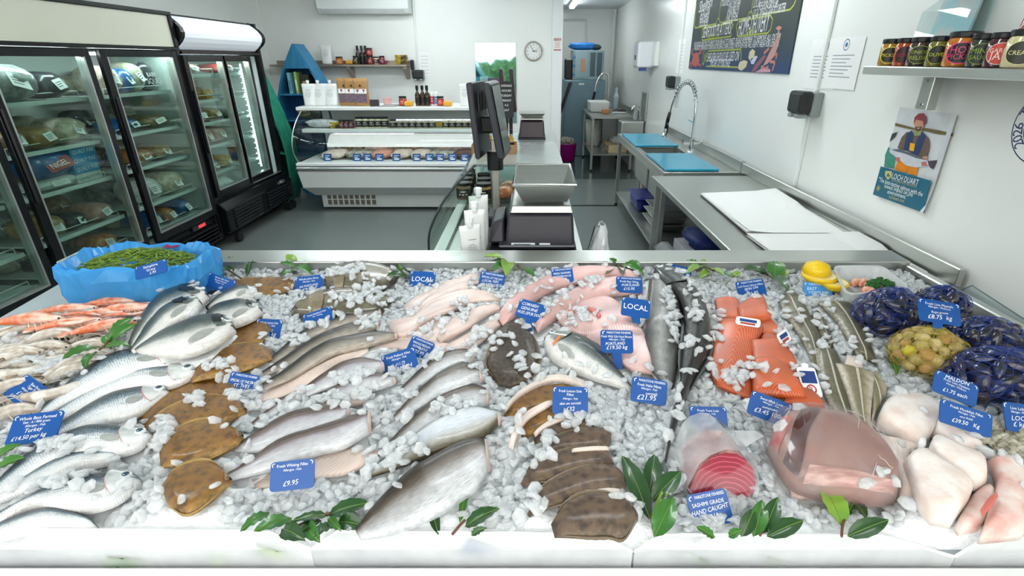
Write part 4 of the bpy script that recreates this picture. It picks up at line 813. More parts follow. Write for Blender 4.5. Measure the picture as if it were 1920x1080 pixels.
bt('LOCAL CRAB MEAT &', (960, 50), (1290, 0), .06); bt('FRESHLY-COOKED,', (1022, 95), (1292, 45), .055); bt('LOCAL WHOLE CRAB & LOBSTER', (950, 180), (1390, 95), .055)
bt('SEAFOOD PLATTERS', (275, 440), (660, 370), .10); bt('HOME-DELIVERY', (755, 375), (1175, 280), .13)
bt("WE WOULD LIKE YOU TO ENJOY YOUR FISH AT IT'S FINEST, PLEASE REMEMBER TO REMOVE ALL OUTER", (155, 608), (1320, 505), .042); bt('PACKAGING THEN PLACE IT ON A PLATE OR DISH & COVER LOOSELY WITH FILM-THIS WILL KEEP IT FRESH FOR LONGER', (160, 650), (1300, 585), .038)
bt('SHELLFISH SHOULD BE USED ON', (335, 775), (765, 755), .075); bt('THE DAY OF PURCHASE', (375, 840), (645, 848), .065)
obj('lettering', g, CHALK, t); g = B()
def bl(pts): fb_.line(g, [Bz(*q) for q in pts], .012)
bl([(185, 50), (160, 340), (170, 378), (455, 320), (470, 255), (490, 245), (505, 305), (880, 240), (900, 165), (935, 160), (940, 215), (1450, 130), (1500, 70), (1530, 0)]); bl([(490, 245), (515, 0)]); bl([(925, 160), (955, 0)])
bl([(265, 390), (655, 305), (685, 340), (650, 400), (655, 490), (265, 545), (258, 490), (265, 390)]); bl([(725, 350), (760, 290), (1185, 205), (1215, 260), (1190, 390), (1150, 445), (740, 492), (725, 350)])
bl([(345, 690), (785, 665), (790, 720), (785, 910), (320, 895)]); obj('frame_lines', g, LIME, t); g = B(); bt('Live', (268, 790), (335, 730), .14); bt('made to order', (335, 490), (500, 470), .045); bt('available', (838, 435), (990, 415), .06); obj('lime_lettering', g, LIME, t)
def blob(pts, col, nm, z=.0015):
    g = B(); fb_.poly(g, [Bz(*q) for q in pts], z); return obj(nm, g, M('paint_' + col, col, .5, var=.25, scale=60), t)
blob([(125, 830), (150, 740), (185, 705), (215, 740), (230, 820), (210, 880), (170, 905), (140, 885)], 'b0584a', 'painted_crab')
for k, (a, b_, c_) in enumerate((((150, 745), (115, 700), (150, 650)), ((205, 735), (260, 700), (215, 650)), ((130, 850), (95, 860), (105, 900)), ((135, 880), (110, 900), (120, 925)), ((215, 870), (245, 880), (240, 915)))):
    g = B(); fb_.line(g, [Bz(*a), Bz(*b_), Bz(*c_)], .022, .0014); obj('painted_claw', g, M('paint_b0584a', 'b0584a', .5), t)
blob([(890, 780), (905, 700), (945, 660), (980, 690), (970, 760), (920, 830)], 'd8cba8', 'painted_oyster'); blob([(750, 900), (770, 840), (830, 812), (880, 830), (860, 900), (800, 955), (760, 940)], 'd8cba8', 'painted_oyster')
blob([(925, 860), (920, 800), (990, 750), (1015, 765), (960, 870)], 'c8cfe0', 'painted_mussel'); blob([(850, 950), (870, 880), (920, 870), (910, 940), (870, 968)], '3a4468', 'painted_mussel')
blob([(1255, 385), (1300, 345), (1345, 370), (1305, 415)], 'c07a6a', 'painted_lobster_tail'); blob([(1270, 510), (1290, 415), (1310, 420), (1310, 510), (1285, 640), (1240, 760), (1150, 860), (1080, 900), (1140, 780), (1200, 660)], 'b88a84', 'painted_lobster')
blob([(925, 975), (990, 860), (1100, 740), (1130, 760), (1060, 860), (980, 960)], '8c5560', 'painted_lobster'); blob([(970, 980), (1060, 930), (1180, 930), (1190, 975)], 'c99aa6', 'painted_lobster')
for k, (a, b_, c_) in enumerate((((1100, 720), (1130, 690), (1170, 650)), ((1250, 740), (1280, 720), (1260, 800)), ((1180, 830), (1250, 840), (1210, 960)), ((1060, 900), (1110, 930), (1160, 900)))):
    g = B(); fb_.line(g, [Bz(*a), Bz(*b_), Bz(*c_)], .02, .0014); obj('painted_lobster_leg', g, M('paint_c07a6a', 'c07a6a', .5), t)
# papers, conduits, sockets
for i, (q, lb) in enumerate((((1525, 75, 1562, 170), 'white certificate sheet on right wall, partly behind the trunking'), ((1562, 72, 1602, 170), 'white letter with blue logo on right wall beside the trunking'))):
    a, b_ = wf(q[0], q[1]), wf(q[2], q[3]); t = thing('wall_notice', lb, 'paper', (XW, (a.y + b_.y) / 2, b_.z)); f = WFr((a.y + b_.y) / 2, (a.z + b_.z) / 2, .002 + .003 * i); hw, hh = abs(a.y - b_.y) / 2, abs(a.z - b_.z) / 2
    g = B(); f.plate(g, -hw, hw, -hh, hh, .002, .001); obj('sheet', g, PAPER, t); g = B()
    for k in range(7): f.rect(g, -hw * .7, hw * (.6 - .2 * (k % 3)), hh * (.3 - .14 * k), hh * (.34 - .14 * k))
    obj('print', g, M('pale_ink', '9fa6ab', .6), t); g = B(); f.arc(g, 0, hh * .72, hw * .18, hw * .03, 0, 2 * PI); f.disc(g, 0, hh * .72, hw * .08, n=6); obj('logo', g, M('logo_blue', '2a6f9c', .5), t)
a = wf(1510, 195, .06); wsocket('black hooded twin socket on right wall below the letters', XW, a.y, a.z, 'x', 1.15)
obj('conduit', B().box(XW - .018, XW, a.y - .012, a.y + .012, a.z + .07, 2.62), WHITE, bev=.003, label='white trunking above the twin socket on right wall', cat='conduit'); obj('conduit', B().box(XW - .018, XW, a.y + .012, a.y + .036, .955, a.z - .075), WHITE, bev=.003, label='white trunking below the twin socket down to the worktable', cat='conduit')
a = wf(1262, 155, .06); wsocket('small black hooded socket on right wall behind the spray tap', XW, a.y, a.z, 'x', 1.15)
obj('conduit', B().box(XW - .018, XW, a.y - .012, a.y + .012, a.z + .07, 2.62), WHITE, bev=.003, label='white trunking above the small socket behind the tap', cat='conduit')
f = WFr(a.y - .02, a.z + .3, .002); g = B(); f.plate(g, -.16, .12, -.2, .16, .002, .001); t = thing('wall_notice', 'faint white sheet on right wall above the small socket', 'paper', (XW, a.y, a.z + .1)); obj('sheet', g, PAPER, t); g = B()
for k in range(8): f.rect(g, -.1, .07, -.15 + k * .035, -.145 + k * .035)
obj('print', g, M('pale_ink', '9fa6ab', .6), t)
t = thing('towel_dispenser', 'white paper towel dispenser on right wall in back room doorway', 'dispenser', (1.6, 8.0, 1.58)); obj('case', B().box(1.47, 1.7195, 7.72, 8.06, 1.60, 1.93), M('dispenser_white', 'eef0f4', .25, var=.02), t, bev=.03, seg=3); obj('back_plate', B().box(1.66, 1.7195, 7.50, 7.719, 1.62, 1.92), WALL, t, bev=.01); obj('towel', B().box(1.54, 1.62, 7.8, 7.95, 1.555, 1.60), M('blue_towel', '5f78c4', .6), t); obj('slot', B().box(1.464, 1.4698, 7.86, 7.92, 1.70, 1.76), BLACK, t)
# poster
C4 = [wf(*q) for q in ((1688, 202), (1801, 214), (1742, 399), (1644, 365))]
py_, pz_ = sum(c.y for c in C4) / 4, sum(c.z for c in C4) / 4; pw = (C4[0].y + C4[3].y - C4[1].y - C4[2].y) / 2; ph = (C4[0].z + C4[1].z - C4[2].z - C4[3].z) / 2
t = thing('poster', 'poster of a fisherman holding a salmon on right wall', 'poster', (XW, py_, pz_ - ph / 2)); f = WFr(py_, pz_, .004)
rows = [[f.p(-pw / 2 + pw * u, -ph / 2 + ph * v, .012 * max(0, .25 - v) * 4 * (.4 + .6 * u) + .012 * max(0, u - .85) * 5) for u in (k / 10 for k in range(11))] for v in (k / 10 for k in range(11))]
obj('sheet', B().grid(rows), M('poster_sky', 'd7dadb', .3, col2='c4c9cd', scale=7), t)
def pp(zx, zy):      # zoomed crop coordinates of the photograph -> poster fractions
    q = wf(1620 + zx / 4.697, 190 + zy / 4.697); return (py_ - q.y, q.z - pz_)
def pb_(pts, col, nm, z, var=.12, tex=25): g = B(); f.poly(g, [pp(*q) for q in pts], z); return obj(nm, g, M('ink_' + col, col, .35, var=var, scale=tex), t)
pb_([(290, 190), (450, 232), (560, 235), (700, 260), (803, 282), (795, 308), (640, 285), (550, 262), (440, 250), (285, 215)], '6f6138', 'far_shore', .0035, .4)
pb_([(236, 360), (262, 285), (310, 268), (290, 310)], '3b4442', 'boat', .0035); pb_([(190, 575), (200, 470), (230, 400), (262, 450), (290, 500), (275, 590)], '3f8f7c', 'net_heap', .0035, .5, 70)
pb_([(285, 600), (320, 500), (500, 560), (478, 655), (410, 640), (400, 605), (385, 632)], 'e0881d', 'orange_trousers', .004); pb_([(310, 410), (345, 320), (390, 270), (540, 275), (590, 330), (595, 400), (575, 490), (530, 500), (360, 440)], '6a5a4c', 'camouflage_jacket', .0045, .5, 90)
pb_([(385, 330), (400, 280), (440, 255), (455, 300), (440, 380), (415, 440), (365, 430)], '2c3f66', 'life_jacket', .005); pb_([(530, 265), (565, 300), (530, 400), (490, 490), (430, 460), (460, 400), (500, 310)], '2c3f66', 'life_jacket', .005)
pb_([(425, 365), (468, 375), (455, 440), (415, 430)], 'efb21c', 'yellow_bib', .0052); pb_([(445, 255), (530, 250), (515, 300), (465, 305)], '8d9a6e', 'neck_scarf', .0053, .4, 90)
pb_([(460, 200), (470, 160), (545, 165), (548, 215), (525, 255), (490, 265), (468, 245)], 'c79379', 'face', .0055); pb_([(470, 225), (530, 222), (522, 255), (492, 266), (473, 248)], '5a4034', 'beard', .0058); pb_([(485, 235), (510, 233), (500, 245)], 'e8d8cf', 'smile', .006)
pb_([(455, 205), (465, 140), (500, 108), (545, 105), (568, 140), (566, 190), (545, 215), (540, 175), (480, 160)], '8b3a41', 'red_beanie', .006); pb_([(530, 490), (575, 480), (580, 520), (545, 520)], 'c79379', 'forearm', .0055)
pb_([(240, 430), (300, 415), (400, 440), (500, 490), (590, 525), (600, 545), (560, 575), (480, 582), (390, 565), (300, 490), (250, 455)], 'c9ccd4', 'salmon_body', .0065, .2); pb_([(260, 425), (330, 420), (460, 465), (580, 520), (480, 500), (380, 460), (300, 440)], '5e6670', 'salmon_back', .0068)
pb_([(580, 525), (668, 518), (630, 600), (600, 580)], '4d4350', 'salmon_tail', .0067); pb_([(300, 495), (335, 490), (340, 530), (305, 530)], 'c4746a', 'hand', .007); pb_([(525, 535), (570, 530), (575, 565), (530, 572)], 'c4746a', 'hand', .007)
pb_([(182, 572), (630, 700), (600, 800), (572, 985), (112, 820)], '17647c', 'teal_panel', .0155, .06); g = B()
def ptx(s_, a, b_, h): (xa, ya), (xb, yb) = pp(*a), pp(*b_); f.text(g, s_, (xa + xb) / 2, (ya + yb) / 2, h, rot=math.atan2(yb - ya, xb - xa), width=math.hypot(xb - xa, yb - ya), z=.0175)
ptx('LOCH DUART', (288, 655), (522, 718), .026); ptx('"The best-tasting salmon with the', (168, 690), (560, 825), .020); ptx('lowest impact on the', (220, 748), (472, 828), .019); ptx('environment."', (248, 792), (425, 845), .019); obj('lettering', g, PRINT_W, t)
g = B(); ptx('SUSTAINABLE SCOTTISH SALMON', (285, 692), (505, 752), .008); ptx('lochduart.com', (262, 838), (395, 878), .015); f.poly(g, [pp(*q) for q in ((225, 612), (283, 615), (282, 660), (248, 692), (222, 655))], .0165); obj('gold_print', g, M('gold_ink', 'c9bd7e', .4), t)
g = B(); f.poly(g, [pp(*q) for q in ((252, 628), (270, 665), (234, 662))], .017); obj('emblem', g, M('emblem_green', '3f6a58', .4), t); g = B(); x_, y_ = pp(165, 765); f.disc(g, x_, y_, .014, z=.0165); obj('emblem', g, M('emblem_green', '3f6a58', .4), t); g = B(); f.disc(g, x_, y_, .006, .008, z=.0175); f.arc(g, x_, y_, .0135, .0015, z=.0175); obj('emblem_print', g, M('gold_ink', 'c9bd7e', .4), t)
# round sticker
a = wf(1963, 238); t = thing('round_sticker', 'round white sticker with navy ring lettering at right wall edge', 'sticker', (XW, a.y, a.z - .12)); f = WFr(a.y, a.z, .002); R1 = abs(wf(1898, 240).y - a.y)
g = B(); g.hexa([f.p(R1 * math.cos(q), R1 * math.sin(q), -.001) for q in (2 * PI * k / 40 for k in range(40))], [f.p(R1 * math.cos(q), R1 * math.sin(q), 0) for q in (2 * PI * k / 40 for k in range(40))]); obj('disc', g, PAPER, t)
g = B(); f.arc(g, 0, 0, R1 * .985, .004, n=48); f.arc(g, 0, 0, R1 * .63, .004, n=48); f.arc(g, 0, 0, R1 * .45, .012, n=48)
for k, ch in enumerate('2026 THE N'):
    q = math.radians(222 - k * 12.5); f.text(g, ch, R1 * .8 * math.cos(q), R1 * .8 * math.sin(q), .036, rot=q - PI / 2)
obj('navy_print', g, M('navy_ink', '1f3560', .4), t)
# steel shelf with jars
t = thing('jar_shelf', 'stainless wall shelf holding a row of black lidded jars', 'shelf', (1.6, 2.0, 1.6)); obj('board', B().box(1.46, 1.7195, .9, 2.45, 1.642, 1.675), STEEL, t, bev=.003)
obj('bracket', B().box(1.585, 1.625, 2.17, 2.235, 1.515, 1.6415), STEEL, t, bev=.002)
for z in (1.625, 1.535): obj('screw', B().cyl((1.5855, 2.20, z), (1.581, 2.20, z), .005), CHROME, t)
JD = [(1663, 'b5842a', '2b2a22', 'PICKLE', 'f0e04a', 'amber pickle jar with yellow ringed label, farthest on steel shelf', .038, .105), (1690, 'b0521f', '3c1f22', 'OLIVES', 'c82440', 'orange jar with maroon label, second on steel shelf', .036, .105), (1718, '4a3a33', '2f3129', 'ONION RELISH', 'b7c24a', 'dark jar labelled ONION RELISH on steel shelf', .04, .105),
      (1752, '79752d', '25291f', 'OLIVES', 'c9d22e', 'green jar labelled OLIVES on steel shelf', .036, .105), (1795, 'c8792a', '232220', 'HOT PICKLE', 'e8487e', 'large orange jar with pink ringed HOT PICKLE label', .05, .115), (1832, '3a4038', '2c332b', 'MINT SAUCE', '8fae3a', 'dark jar labelled MINT SAUCE on steel shelf', .038, .105),
      (1868, '4b262b', 'cf4a3f', 'GARLIC JAM', 'f6e6dc', 'dark jar with red GARLIC JAM label on steel shelf', .04, .105), (1908, 'd9cfa0', '37382e', 'CREAMY', 'e3df9a', 'cream coloured jar labelled CREAMY, nearest on steel shelf', .045, .11)]
for i, (px, body, lab, txt, tc_, lb, r, h) in enumerate(JD):
    q = atX(px, 122, 1.535); t = thing('jar', lb, 'jar', (1.535, q.y, 1.676)); n = 22; loc = (1.535, q.y, 1.676)
    obj('body', B().lathe(loc, [(r * .9, 0), (r, .006), (r, h * .72), (r * .88, h * .8), (r * .88, h * .83)], n), M('preserve_' + body, body, .1, var=.3, scale=70, coat=.7), t, smooth=True)
    obj('lid', B().lathe((1.535, q.y, 1.676 + h * .83), [(r * .95, 0), (r * .97, .002), (r * .97, h * .14), (r * .9, h * .17)], n), JK, t)
    th0 = math.atan2(-q.y, -1.535)           # direction from the jar to the room
    def cyl_pt(a, z): return Vector((1.535 + r * 1.015 * math.cos(th0 + a / r), q.y + r * 1.015 * math.sin(th0 + a / r), 1.676 + z))
    m_ = 32; g = B().grid([[cyl_pt(r * .95 * (k / 8 - 1), h * .40 + e * h * .31 * math.sqrt(max(0, 1 - (k / 8 - 1) ** 2))) for e in (-1, 1)] for k in range(17)])
    s = obj('label', g, M('lab_' + lab, lab, .4), t)
    g = B(); g.add([cyl_pt(r * e * .95 * math.cos(k * 2 * PI / m_), h * .40 + h * .31 * e * math.sin(k * 2 * PI / m_)) + Vector((-.0006, 0, 0)) for k in range(m_ + 1) for e in ((.90, 1.0) if i in (0, 4) else (.95, 1.0))], [(2 * k, 2 * k + 1, 2 * k + 3, 2 * k + 2) for k in range(m_)])
    v, fc, wd, ht = glyphs(txt if ' ' not in txt else txt.split()[0]); lines = txt.split()
    gt = B()
    for j, s_ in enumerate(lines):
        v, fc, wd, ht = glyphs(s_); k = min(.022 / .7, 1.5 * r / wd); zc = h * (.40 + (.0 if len(lines) == 1 else (.09 - .19 * j)))
        gt.add([cyl_pt(-a * -k, zc + b_ * k) + Vector((-.0009, -.0003, 0)) for a, b_ in v], fc)
    obj('ring', g, M('ring_' + tc_, tc_, .4), s); obj('lettering', gt, M('ring_' + tc_, tc_, .4), s)
t = thing('leaflet_holder', 'clear acrylic holder of teal leaflets behind the jars', 'leaflet holder', (1.64, 2.33, 1.676))
obj('holder', B().hexa([(1.60, 2.14, 1.677), (1.60, 2.40, 1.676), (1.68, 2.40, 1.676), (1.68, 2.14, 1.676)], [(1.62, 2.14, 1.88), (1.62, 2.40, 1.88), (1.71, 2.40, 1.95), (1.71, 2.14, 1.95)]), glass('acrylic', 'eef6f6', .8), t)
obj('leaflet', B().hexa([(1.635, 2.16, 1.68), (1.635, 2.36, 1.68), (1.645, 2.36, 1.68), (1.645, 2.16, 1.68)], [(1.68, 2.16, 2.05), (1.68, 2.36, 2.05), (1.69, 2.36, 2.05), (1.69, 2.16, 2.05)]), M('leaflet_print', '8fbfc6', .3, col2='d9b9ae', scale=9), t)
t = thing('red_price_card', 'red card standing on the jars at the right edge', 'card', (1.6, 1.80, 1.80)); q0 = atX(1908, 64, 1.52); obj('card', B().hexa([(1.515, q0.y - .08, q0.z), (1.515, q0.y, q0.z), (1.52, q0.y, q0.z), (1.52, q0.y - .08, q0.z)], [(1.535, q0.y - .08, q0.z + .13), (1.535, q0.y, q0.z + .13), (1.54, q0.y, q0.z + .13), (1.54, q0.y - .08, q0.z + .13)]), cm('red'), t)
f = Fr((1.5165, q0.y - .03, q0.z + .03), (0, -1, 0), (.15, 0, 1)); g = B(); f.text(g, 'JAM', 0, 0, .02); f.text(g, 'GARLIC', 0, .028, .02, .05); obj('lettering', g, PRINT_W, t)
# ================================================================= back room
t = thing('added_street_hedge', 'green hedge added across the street for the rear mirror to reflect', 'hedge', (-1.2, -6.5, 0)); HG = M('hedge_leaf', '3c5f38', .6, col2='6f8f5a', scale=9)  # invented hedge behind the camera, gives the mirror greenery to reflect
for i in range(9): obj('hedge_clump', B().ball((-4.2 + .75 * i, -6.5 + .2 * (i % 2), .75 + .1 * (i % 3)), .6, .5, .85, 14, 9, .12), HG, t)
struct('ground_street', B().box(-14, 14, -14, -2.5, -.12, -.02), M('street_paving', '8d9290', .7, var=.15, scale=3))
t = thing('added_street_van', 'teal van added outside for the rear mirror to reflect', 'van', (-2.6, -4.6, 0)); obj('van_body', B().prism([(-4.2, -5.2, .35), (-1.2, -5.2, .35), (-1.2, -5.2, 1.0), (-1.7, -5.2, 1.15), (-2.1, -5.2, 1.75), (-4.2, -5.2, 1.85)], (0, 1.2, 0)), M('van_paint', '4f8795', .3, coat=.5), t, bev=.05, seg=2); obj('van_window', B().prism([(-3.0, -3.995, 1.15), (-1.8, -3.995, 1.15), (-2.15, -3.995, 1.65), (-3.0, -3.995, 1.68)], (0, .006, 0)), M('van_glass', '26333a', .1), t)  # invented van, out of view, added for its teal reflection in the mirror
for x in (-3.7, -1.7): obj('wheel', B().cyl((x, -4.2, .33), (x, -3.98, .33), .33, n=20), BLACK, t)
PROT = M('film_wrapped_steel', '7d98a2', .3, .35, col2='94adb5', scale=4)
t = thing('dishwasher', 'blue grey film wrapped steel machine in the back room', 'machine', (1.05, 10.4, 0))
obj('lower_cabinet', B().box(.62, 1.36, 10.1, 10.8, 0, 1.36), M('mach_lower', '6f8c96', .35, .3, var=.1), t, bev=.01); obj('upper_cabinet', B().box(.76, 1.33, 10.15, 10.75, 1.3605, 1.86), PROT, t, bev=.008)
obj('door_panel', B().box(.80, 1.05, 10.135, 10.1495, 1.40, 1.83), M('mach_door', '8fa9b2', .25, .3), t, bev=.004); obj('notice', B().box(.90, .99, 10.13, 10.1345, 1.50, 1.72), M('pink_notice', 'cfa58c', .6), t)
for x in (1.08, 1.2): obj('window_panel', B().box(x, x + .09, 10.135, 10.1495, 1.42, 1.82), M('mach_dark', '4d626b', .2), t)
for z in (1.45, 1.6, 1.74): obj('film_fastener', B().cyl((.79, 10.149, z), (.79, 10.13, z), .025, n=12), M('blue_seal', '2a86c2', .3), t)
obj('side_hose_box', B().box(.62, .755, 10.12, 10.35, 1.37, 1.72), BLACK, t, bev=.02); obj('hood_arm', B().hexa([(.50, 10.05, .75), (.56, 10.05, .75), (.56, 10.12, .75), (.50, 10.12, .75)], [(.70, 10.05, 1.33), (.76, 10.05, 1.33), (.76, 10.12, 1.33), (.70, 10.12, 1.33)]), BLACK, t, bev=.008)
obj('badge', B().box(.88, .98, 10.094, 10.0995, 1.28, 1.31), STICK, t)
t = thing('blue_bag', 'blue plastic sack lying on top of the wrapped machine', 'bag', (.95, 10.4, 1.861)); obj('sack', pillow((.95, 10.4, 1.861), .5, .3, .13, lump=.15), M('blue_film', '2a7fd0', .35), t, smooth=True); obj('dark_end', pillow((1.2, 10.4, 1.861), .18, .25, .1, lump=.15), M('dark_film', '3a4a44', .3), t, smooth=True)
t = thing('purple_bucket', 'purple flexible tub full of grey cloths on floor', 'bucket', (.66, 9.6, 0)); obj('tub', B().lathe((.66, 9.6, 0), [(.13, 0), (.15, .02), (.175, .30), (.18, .31), (.165, .31), (.15, .05)], 20), M('purple_plastic', 'a3127f', .35), t, smooth=True)
cl = obj('cloth_heap', B().ball((.66, 9.6, .32), .15, .15, .11, 14, 8, .14), M('grey_cloths', 'a9a39a', .8, col2='6f6a64', scale=25), t, smooth=True)
t = thing('prep_table', 'stainless preparation table in the back room', 'table', (1.3, 9.7, 0))
obj('top', B().box(.96, 1.70, 8.55, 10.05, .84, .88), STEEL, t, bev=.004); obj('upstand', B().box(1.67, 1.70, 8.55, 10.05, .88, .97), STEEL, t); obj('lower_shelf', B().box(1.0, 1.66, 8.6, 10.0, .26, .28), STEEL, t)
for x in (1.0, 1.64):
    for y in (8.6, 9.98): leg(t, x, y, .84)
obj('white_crate', B().hexa([(1.02, 9.2, .881), (1.33, 9.2, .881), (1.33, 9.65, .881), (1.02, 9.65, .881)], [(1.0, 9.17, 1.05), (1.35, 9.17, 1.05), (1.35, 9.68, 1.05), (1.0, 9.68, 1.05)]), WHITE, bev=.02, seg=2, label='white polystyrene crate on the back room table', cat='crate')
obj('orange_tub', B().hexa([(1.19, 8.98, .881), (1.31, 8.98, .881), (1.31, 9.08, .881), (1.19, 9.08, .881)], [(1.18, 8.97, .95), (1.32, 8.97, .95), (1.32, 9.09, .95), (1.18, 9.09, .95)]), M('orange_tub', 'd39a72', .3), bev=.008, label='small clear orange tub before the white crate', cat='tub')
obj('white_scraper', B().box(1.36, 1.58, 8.95, 9.0, .881, .91), WHITE, bev=.008, label='white handled tool lying on the back room table', cat='tool'); obj('black_scourer', B().ball((1.52, 9.25, .90), .12, .1, .03), BLACK, label='black cloth lump on the back room table', cat='cloth')
t = thing('white_bin', 'white lidded bin under the back room table', 'bin', (1.13, 9.55, .281)); obj('drum', B().lathe((1.13, 9.55, .281), [(.12, 0), (.13, .02), (.15, .42)], 18), M('bin_white', 'c9cfc6', .4), t, smooth=True); obj('lid', B().lathe((1.13, 9.55, .702), [(.155, 0), (.155, .025), (.14, .03)], 18), M('bin_lid', 'd6dad2', .4), t)
t = thing('card_box', 'open brown cardboard box with plastic under back room table', 'box', (1.45, 8.95, .281)); obj('carton', B().box(1.3, 1.6, 8.75, 9.15, .281, .40), M('carton_cream', 'd3c29a', .7), t); obj('flap', B().hexa([(1.26, 8.75, .40), (1.31, 8.75, .40), (1.31, 9.15, .40), (1.26, 9.15, .40)], [(1.22, 8.75, .47), (1.24, 8.75, .47), (1.24, 9.15, .47), (1.22, 9.15, .47)]), KR, t); obj('liner', pillow((1.46, 8.95, .39), .22, .3, .14, lump=.2), film('clear_wrap', 'e4e8ea', .7), t, smooth=True)
f = Fr((1.2995, 8.95, .34), (0, -1, 0), (0, 0, 1)); g = B(); f.text(g, 'Handle Fresh', 0, .02, .03, .25); obj('print', g, PRINT_K, t)
t = thing('hand_basin', 'small stainless hand basin with curved tap in the doorway', 'basin', (1.5, 8.1, .55)); obj('bowl', B().box(1.36, 1.70, 8.0, 8.32, .62, .86), STEEL, t, bev=.02, seg=2); obj('bowl_well', B().box(1.39, 1.64, 8.03, 8.29, .8605, .864), M('well_dark', '8f9492', .3, .8), t); obj('splash_back', B().box(1.695, 1.715, 7.98, 8.34, .86, 1.25), STEEL, t); obj('tap', B().tube(spl([Vector(q) for q in ((1.66, 8.15, .86), (1.66, 8.15, 1.0), (1.62, 8.15, 1.07), (1.55, 8.15, 1.06), (1.52, 8.15, 1.0))], 14), .012, 8), CHROME, t, smooth=True); obj('soap_bottle', B().lathe((1.60, 8.22, .864), [(.035, 0), (.035, .13), (.012, .15), (.012, .18)], 12), film('clear_wrap', 'e4e8ea', .7), t)
for y in (8.04, 8.28): obj('wall_bracket', B().box(1.6, 1.715, y - .02, y + .02, .55, .62), STEEL, t)
t = thing('rinse_tap', 'distant chrome rinse tap arc behind the white crate', 'tap', (1.35, 9.9, .881)); obj('arc', B().tube(spl([Vector(q) for q in ((1.40, 9.9, .881), (1.40, 9.9, 1.35), (1.36, 9.9, 1.47), (1.26, 9.9, 1.46), (1.18, 9.9, 1.32), (1.16, 9.9, 1.15))], 20), .016, 8), CHROME, t, smooth=True); obj('grip', B().tube([(1.16, 9.9, 1.17), (1.13, 9.9, 1.02)], .022, 8), BLACK, t)
obj('pipe_run', B().tube([(.3, 11.47, 2.42), (1.1, 11.47, 2.42), (1.1, 11.47, 1.9)], .02, 8), WHITE, label='white pipe running across the far back room wall', cat='pipe'); obj('pipe_run', B().tube([(1.66, 11.4, 2.6), (1.66, 11.4, 1.0)], .025, 8), WHITE, label='white vertical pipe in the far back room corner', cat='pipe')
obj('spray_bottle', B().lathe((1.56, 9.95, .881), [(.05, 0), (.055, .2), (.02, .28), (.02, .36)], 12), M('bottle_pale', 'b9cdd2', .3), label='pale spray bottle at the back of the prep table', cat='bottle')
# ================================================================= the ice counter
XL, XRT = -1.86, 1.47
ctr = thing('ice_counter', 'wide steel fish counter filled with crushed ice', 'counter', (-.1, 1.3, 0))
PAN = M('counter_steel', 'aab3b8', .45, .35, var=.10, scale=7, bump=.05, bscale=40)
obj('front_ledge', B().box(XL, XRT + .03, .52, .6995, .5, .795), M('white_ledge', 'f4f6f5', .35, var=.03), ctr, bev=.01)
obj('pan', B().hexa([(XL, .708, zb(.66) - .20), (XRT, .708, zb(.66) - .20), (XRT, 1.95, zb(1.95) - .20), (XL, 1.95, zb(1.95) - .20)], [(XL, .708, zb(.66) - .035), (XRT, .708, zb(.66) - .035), (XRT, 1.87, zb(1.87) - .035), (XL, 1.87, zb(1.87) - .035)]), PAN, ctr)
obj('base_cabinet', B().box(XL + .05, XRT - .02, .74, 1.9, 0, zb(.66) - .21), M('counter_base', 'c9cdcc', .4), ctr)
obj('back_flange', B().hexa([(XL, 1.875, .90), (XRT + .02, 1.875, .90), (XRT + .02, 2.0, .90), (XL, 2.0, .90)], [(XL, 1.875, .978), (XRT + .02, 1.875, .978), (XRT + .02, 2.0, .982), (XL, 2.0, .982)]), STEEL, ctr, bev=.004, seg=2)
obj('side_flange', B().box(XRT + .001, XRT + .035, .7, 1.874, .84, .965), STEEL, ctr, bev=.004)
GR = atX(1822, 537, XRT + .05); pts = [(1776, 556), (1822, 536), (1990, 645)]
q = [atX(*a, XRT + .05) for a in pts]; obj('side_glass', B().prism([(XRT + .05, q[0].y, q[0].z - .06), (XRT + .05, q[0].y, q[0].z), (XRT + .05, q[1].y, q[1].z), (XRT + .05, q[2].y, q[2].z), (XRT + .05, q[2].y, q[2].z - .14)], (.008, 0, 0)), glass('side_glass', 'e6eeee', .7), ctr)
obj('side_glass_edge', B().tube([q[0] + Vector((0, 0, .002)), q[1] + Vector((0, 0, .002)), q[2] + Vector((0, 0, .002))], .0022, 5), M('glass_edge', '6f7b7c', .3), ctr)
# frosted front guards
FROST = film('frosted_acrylic', 'f8fafa', .46, .3, 5.0)
def guard(label, pts, Y):
    P = [atY(*a, Y) for a in pts]; lowz = .70; P = P + [Vector((P[-1].x, Y, lowz)), Vector((P[0].x, Y, lowz))]
    t = thing('front_guard', label, 'guard panel', (sum(p.x for p in P) / len(P), Y, lowz), 'frosted guard panels')
    obj('panel', B().prism(P, (0, .004, 0)), FROST, t); obj('top_edge', B().tube([p + Vector((0, .002, 0)) for p in P[:-2]], .0028, 6), M('guard_edge', 'fbfdfd', .2, var=.01), t)
guard('frosted front guard panel at the left', [(-90, 1060), (20, 994), (505, 998), (582, 1030)], .700)
guard('frosted front guard panel in the middle', [(584, 1030), (632, 997), (1125, 1003), (1186, 1036)], .700)
guard('frosted front guard panel right of the middle', [(1190, 1036), (1240, 1004), (1655, 1006), (1790, 1045)], .700)
guard('frosted front guard panel at the right edge', [(1792, 1045), (1850, 1010), (2010, 1012)], .700)

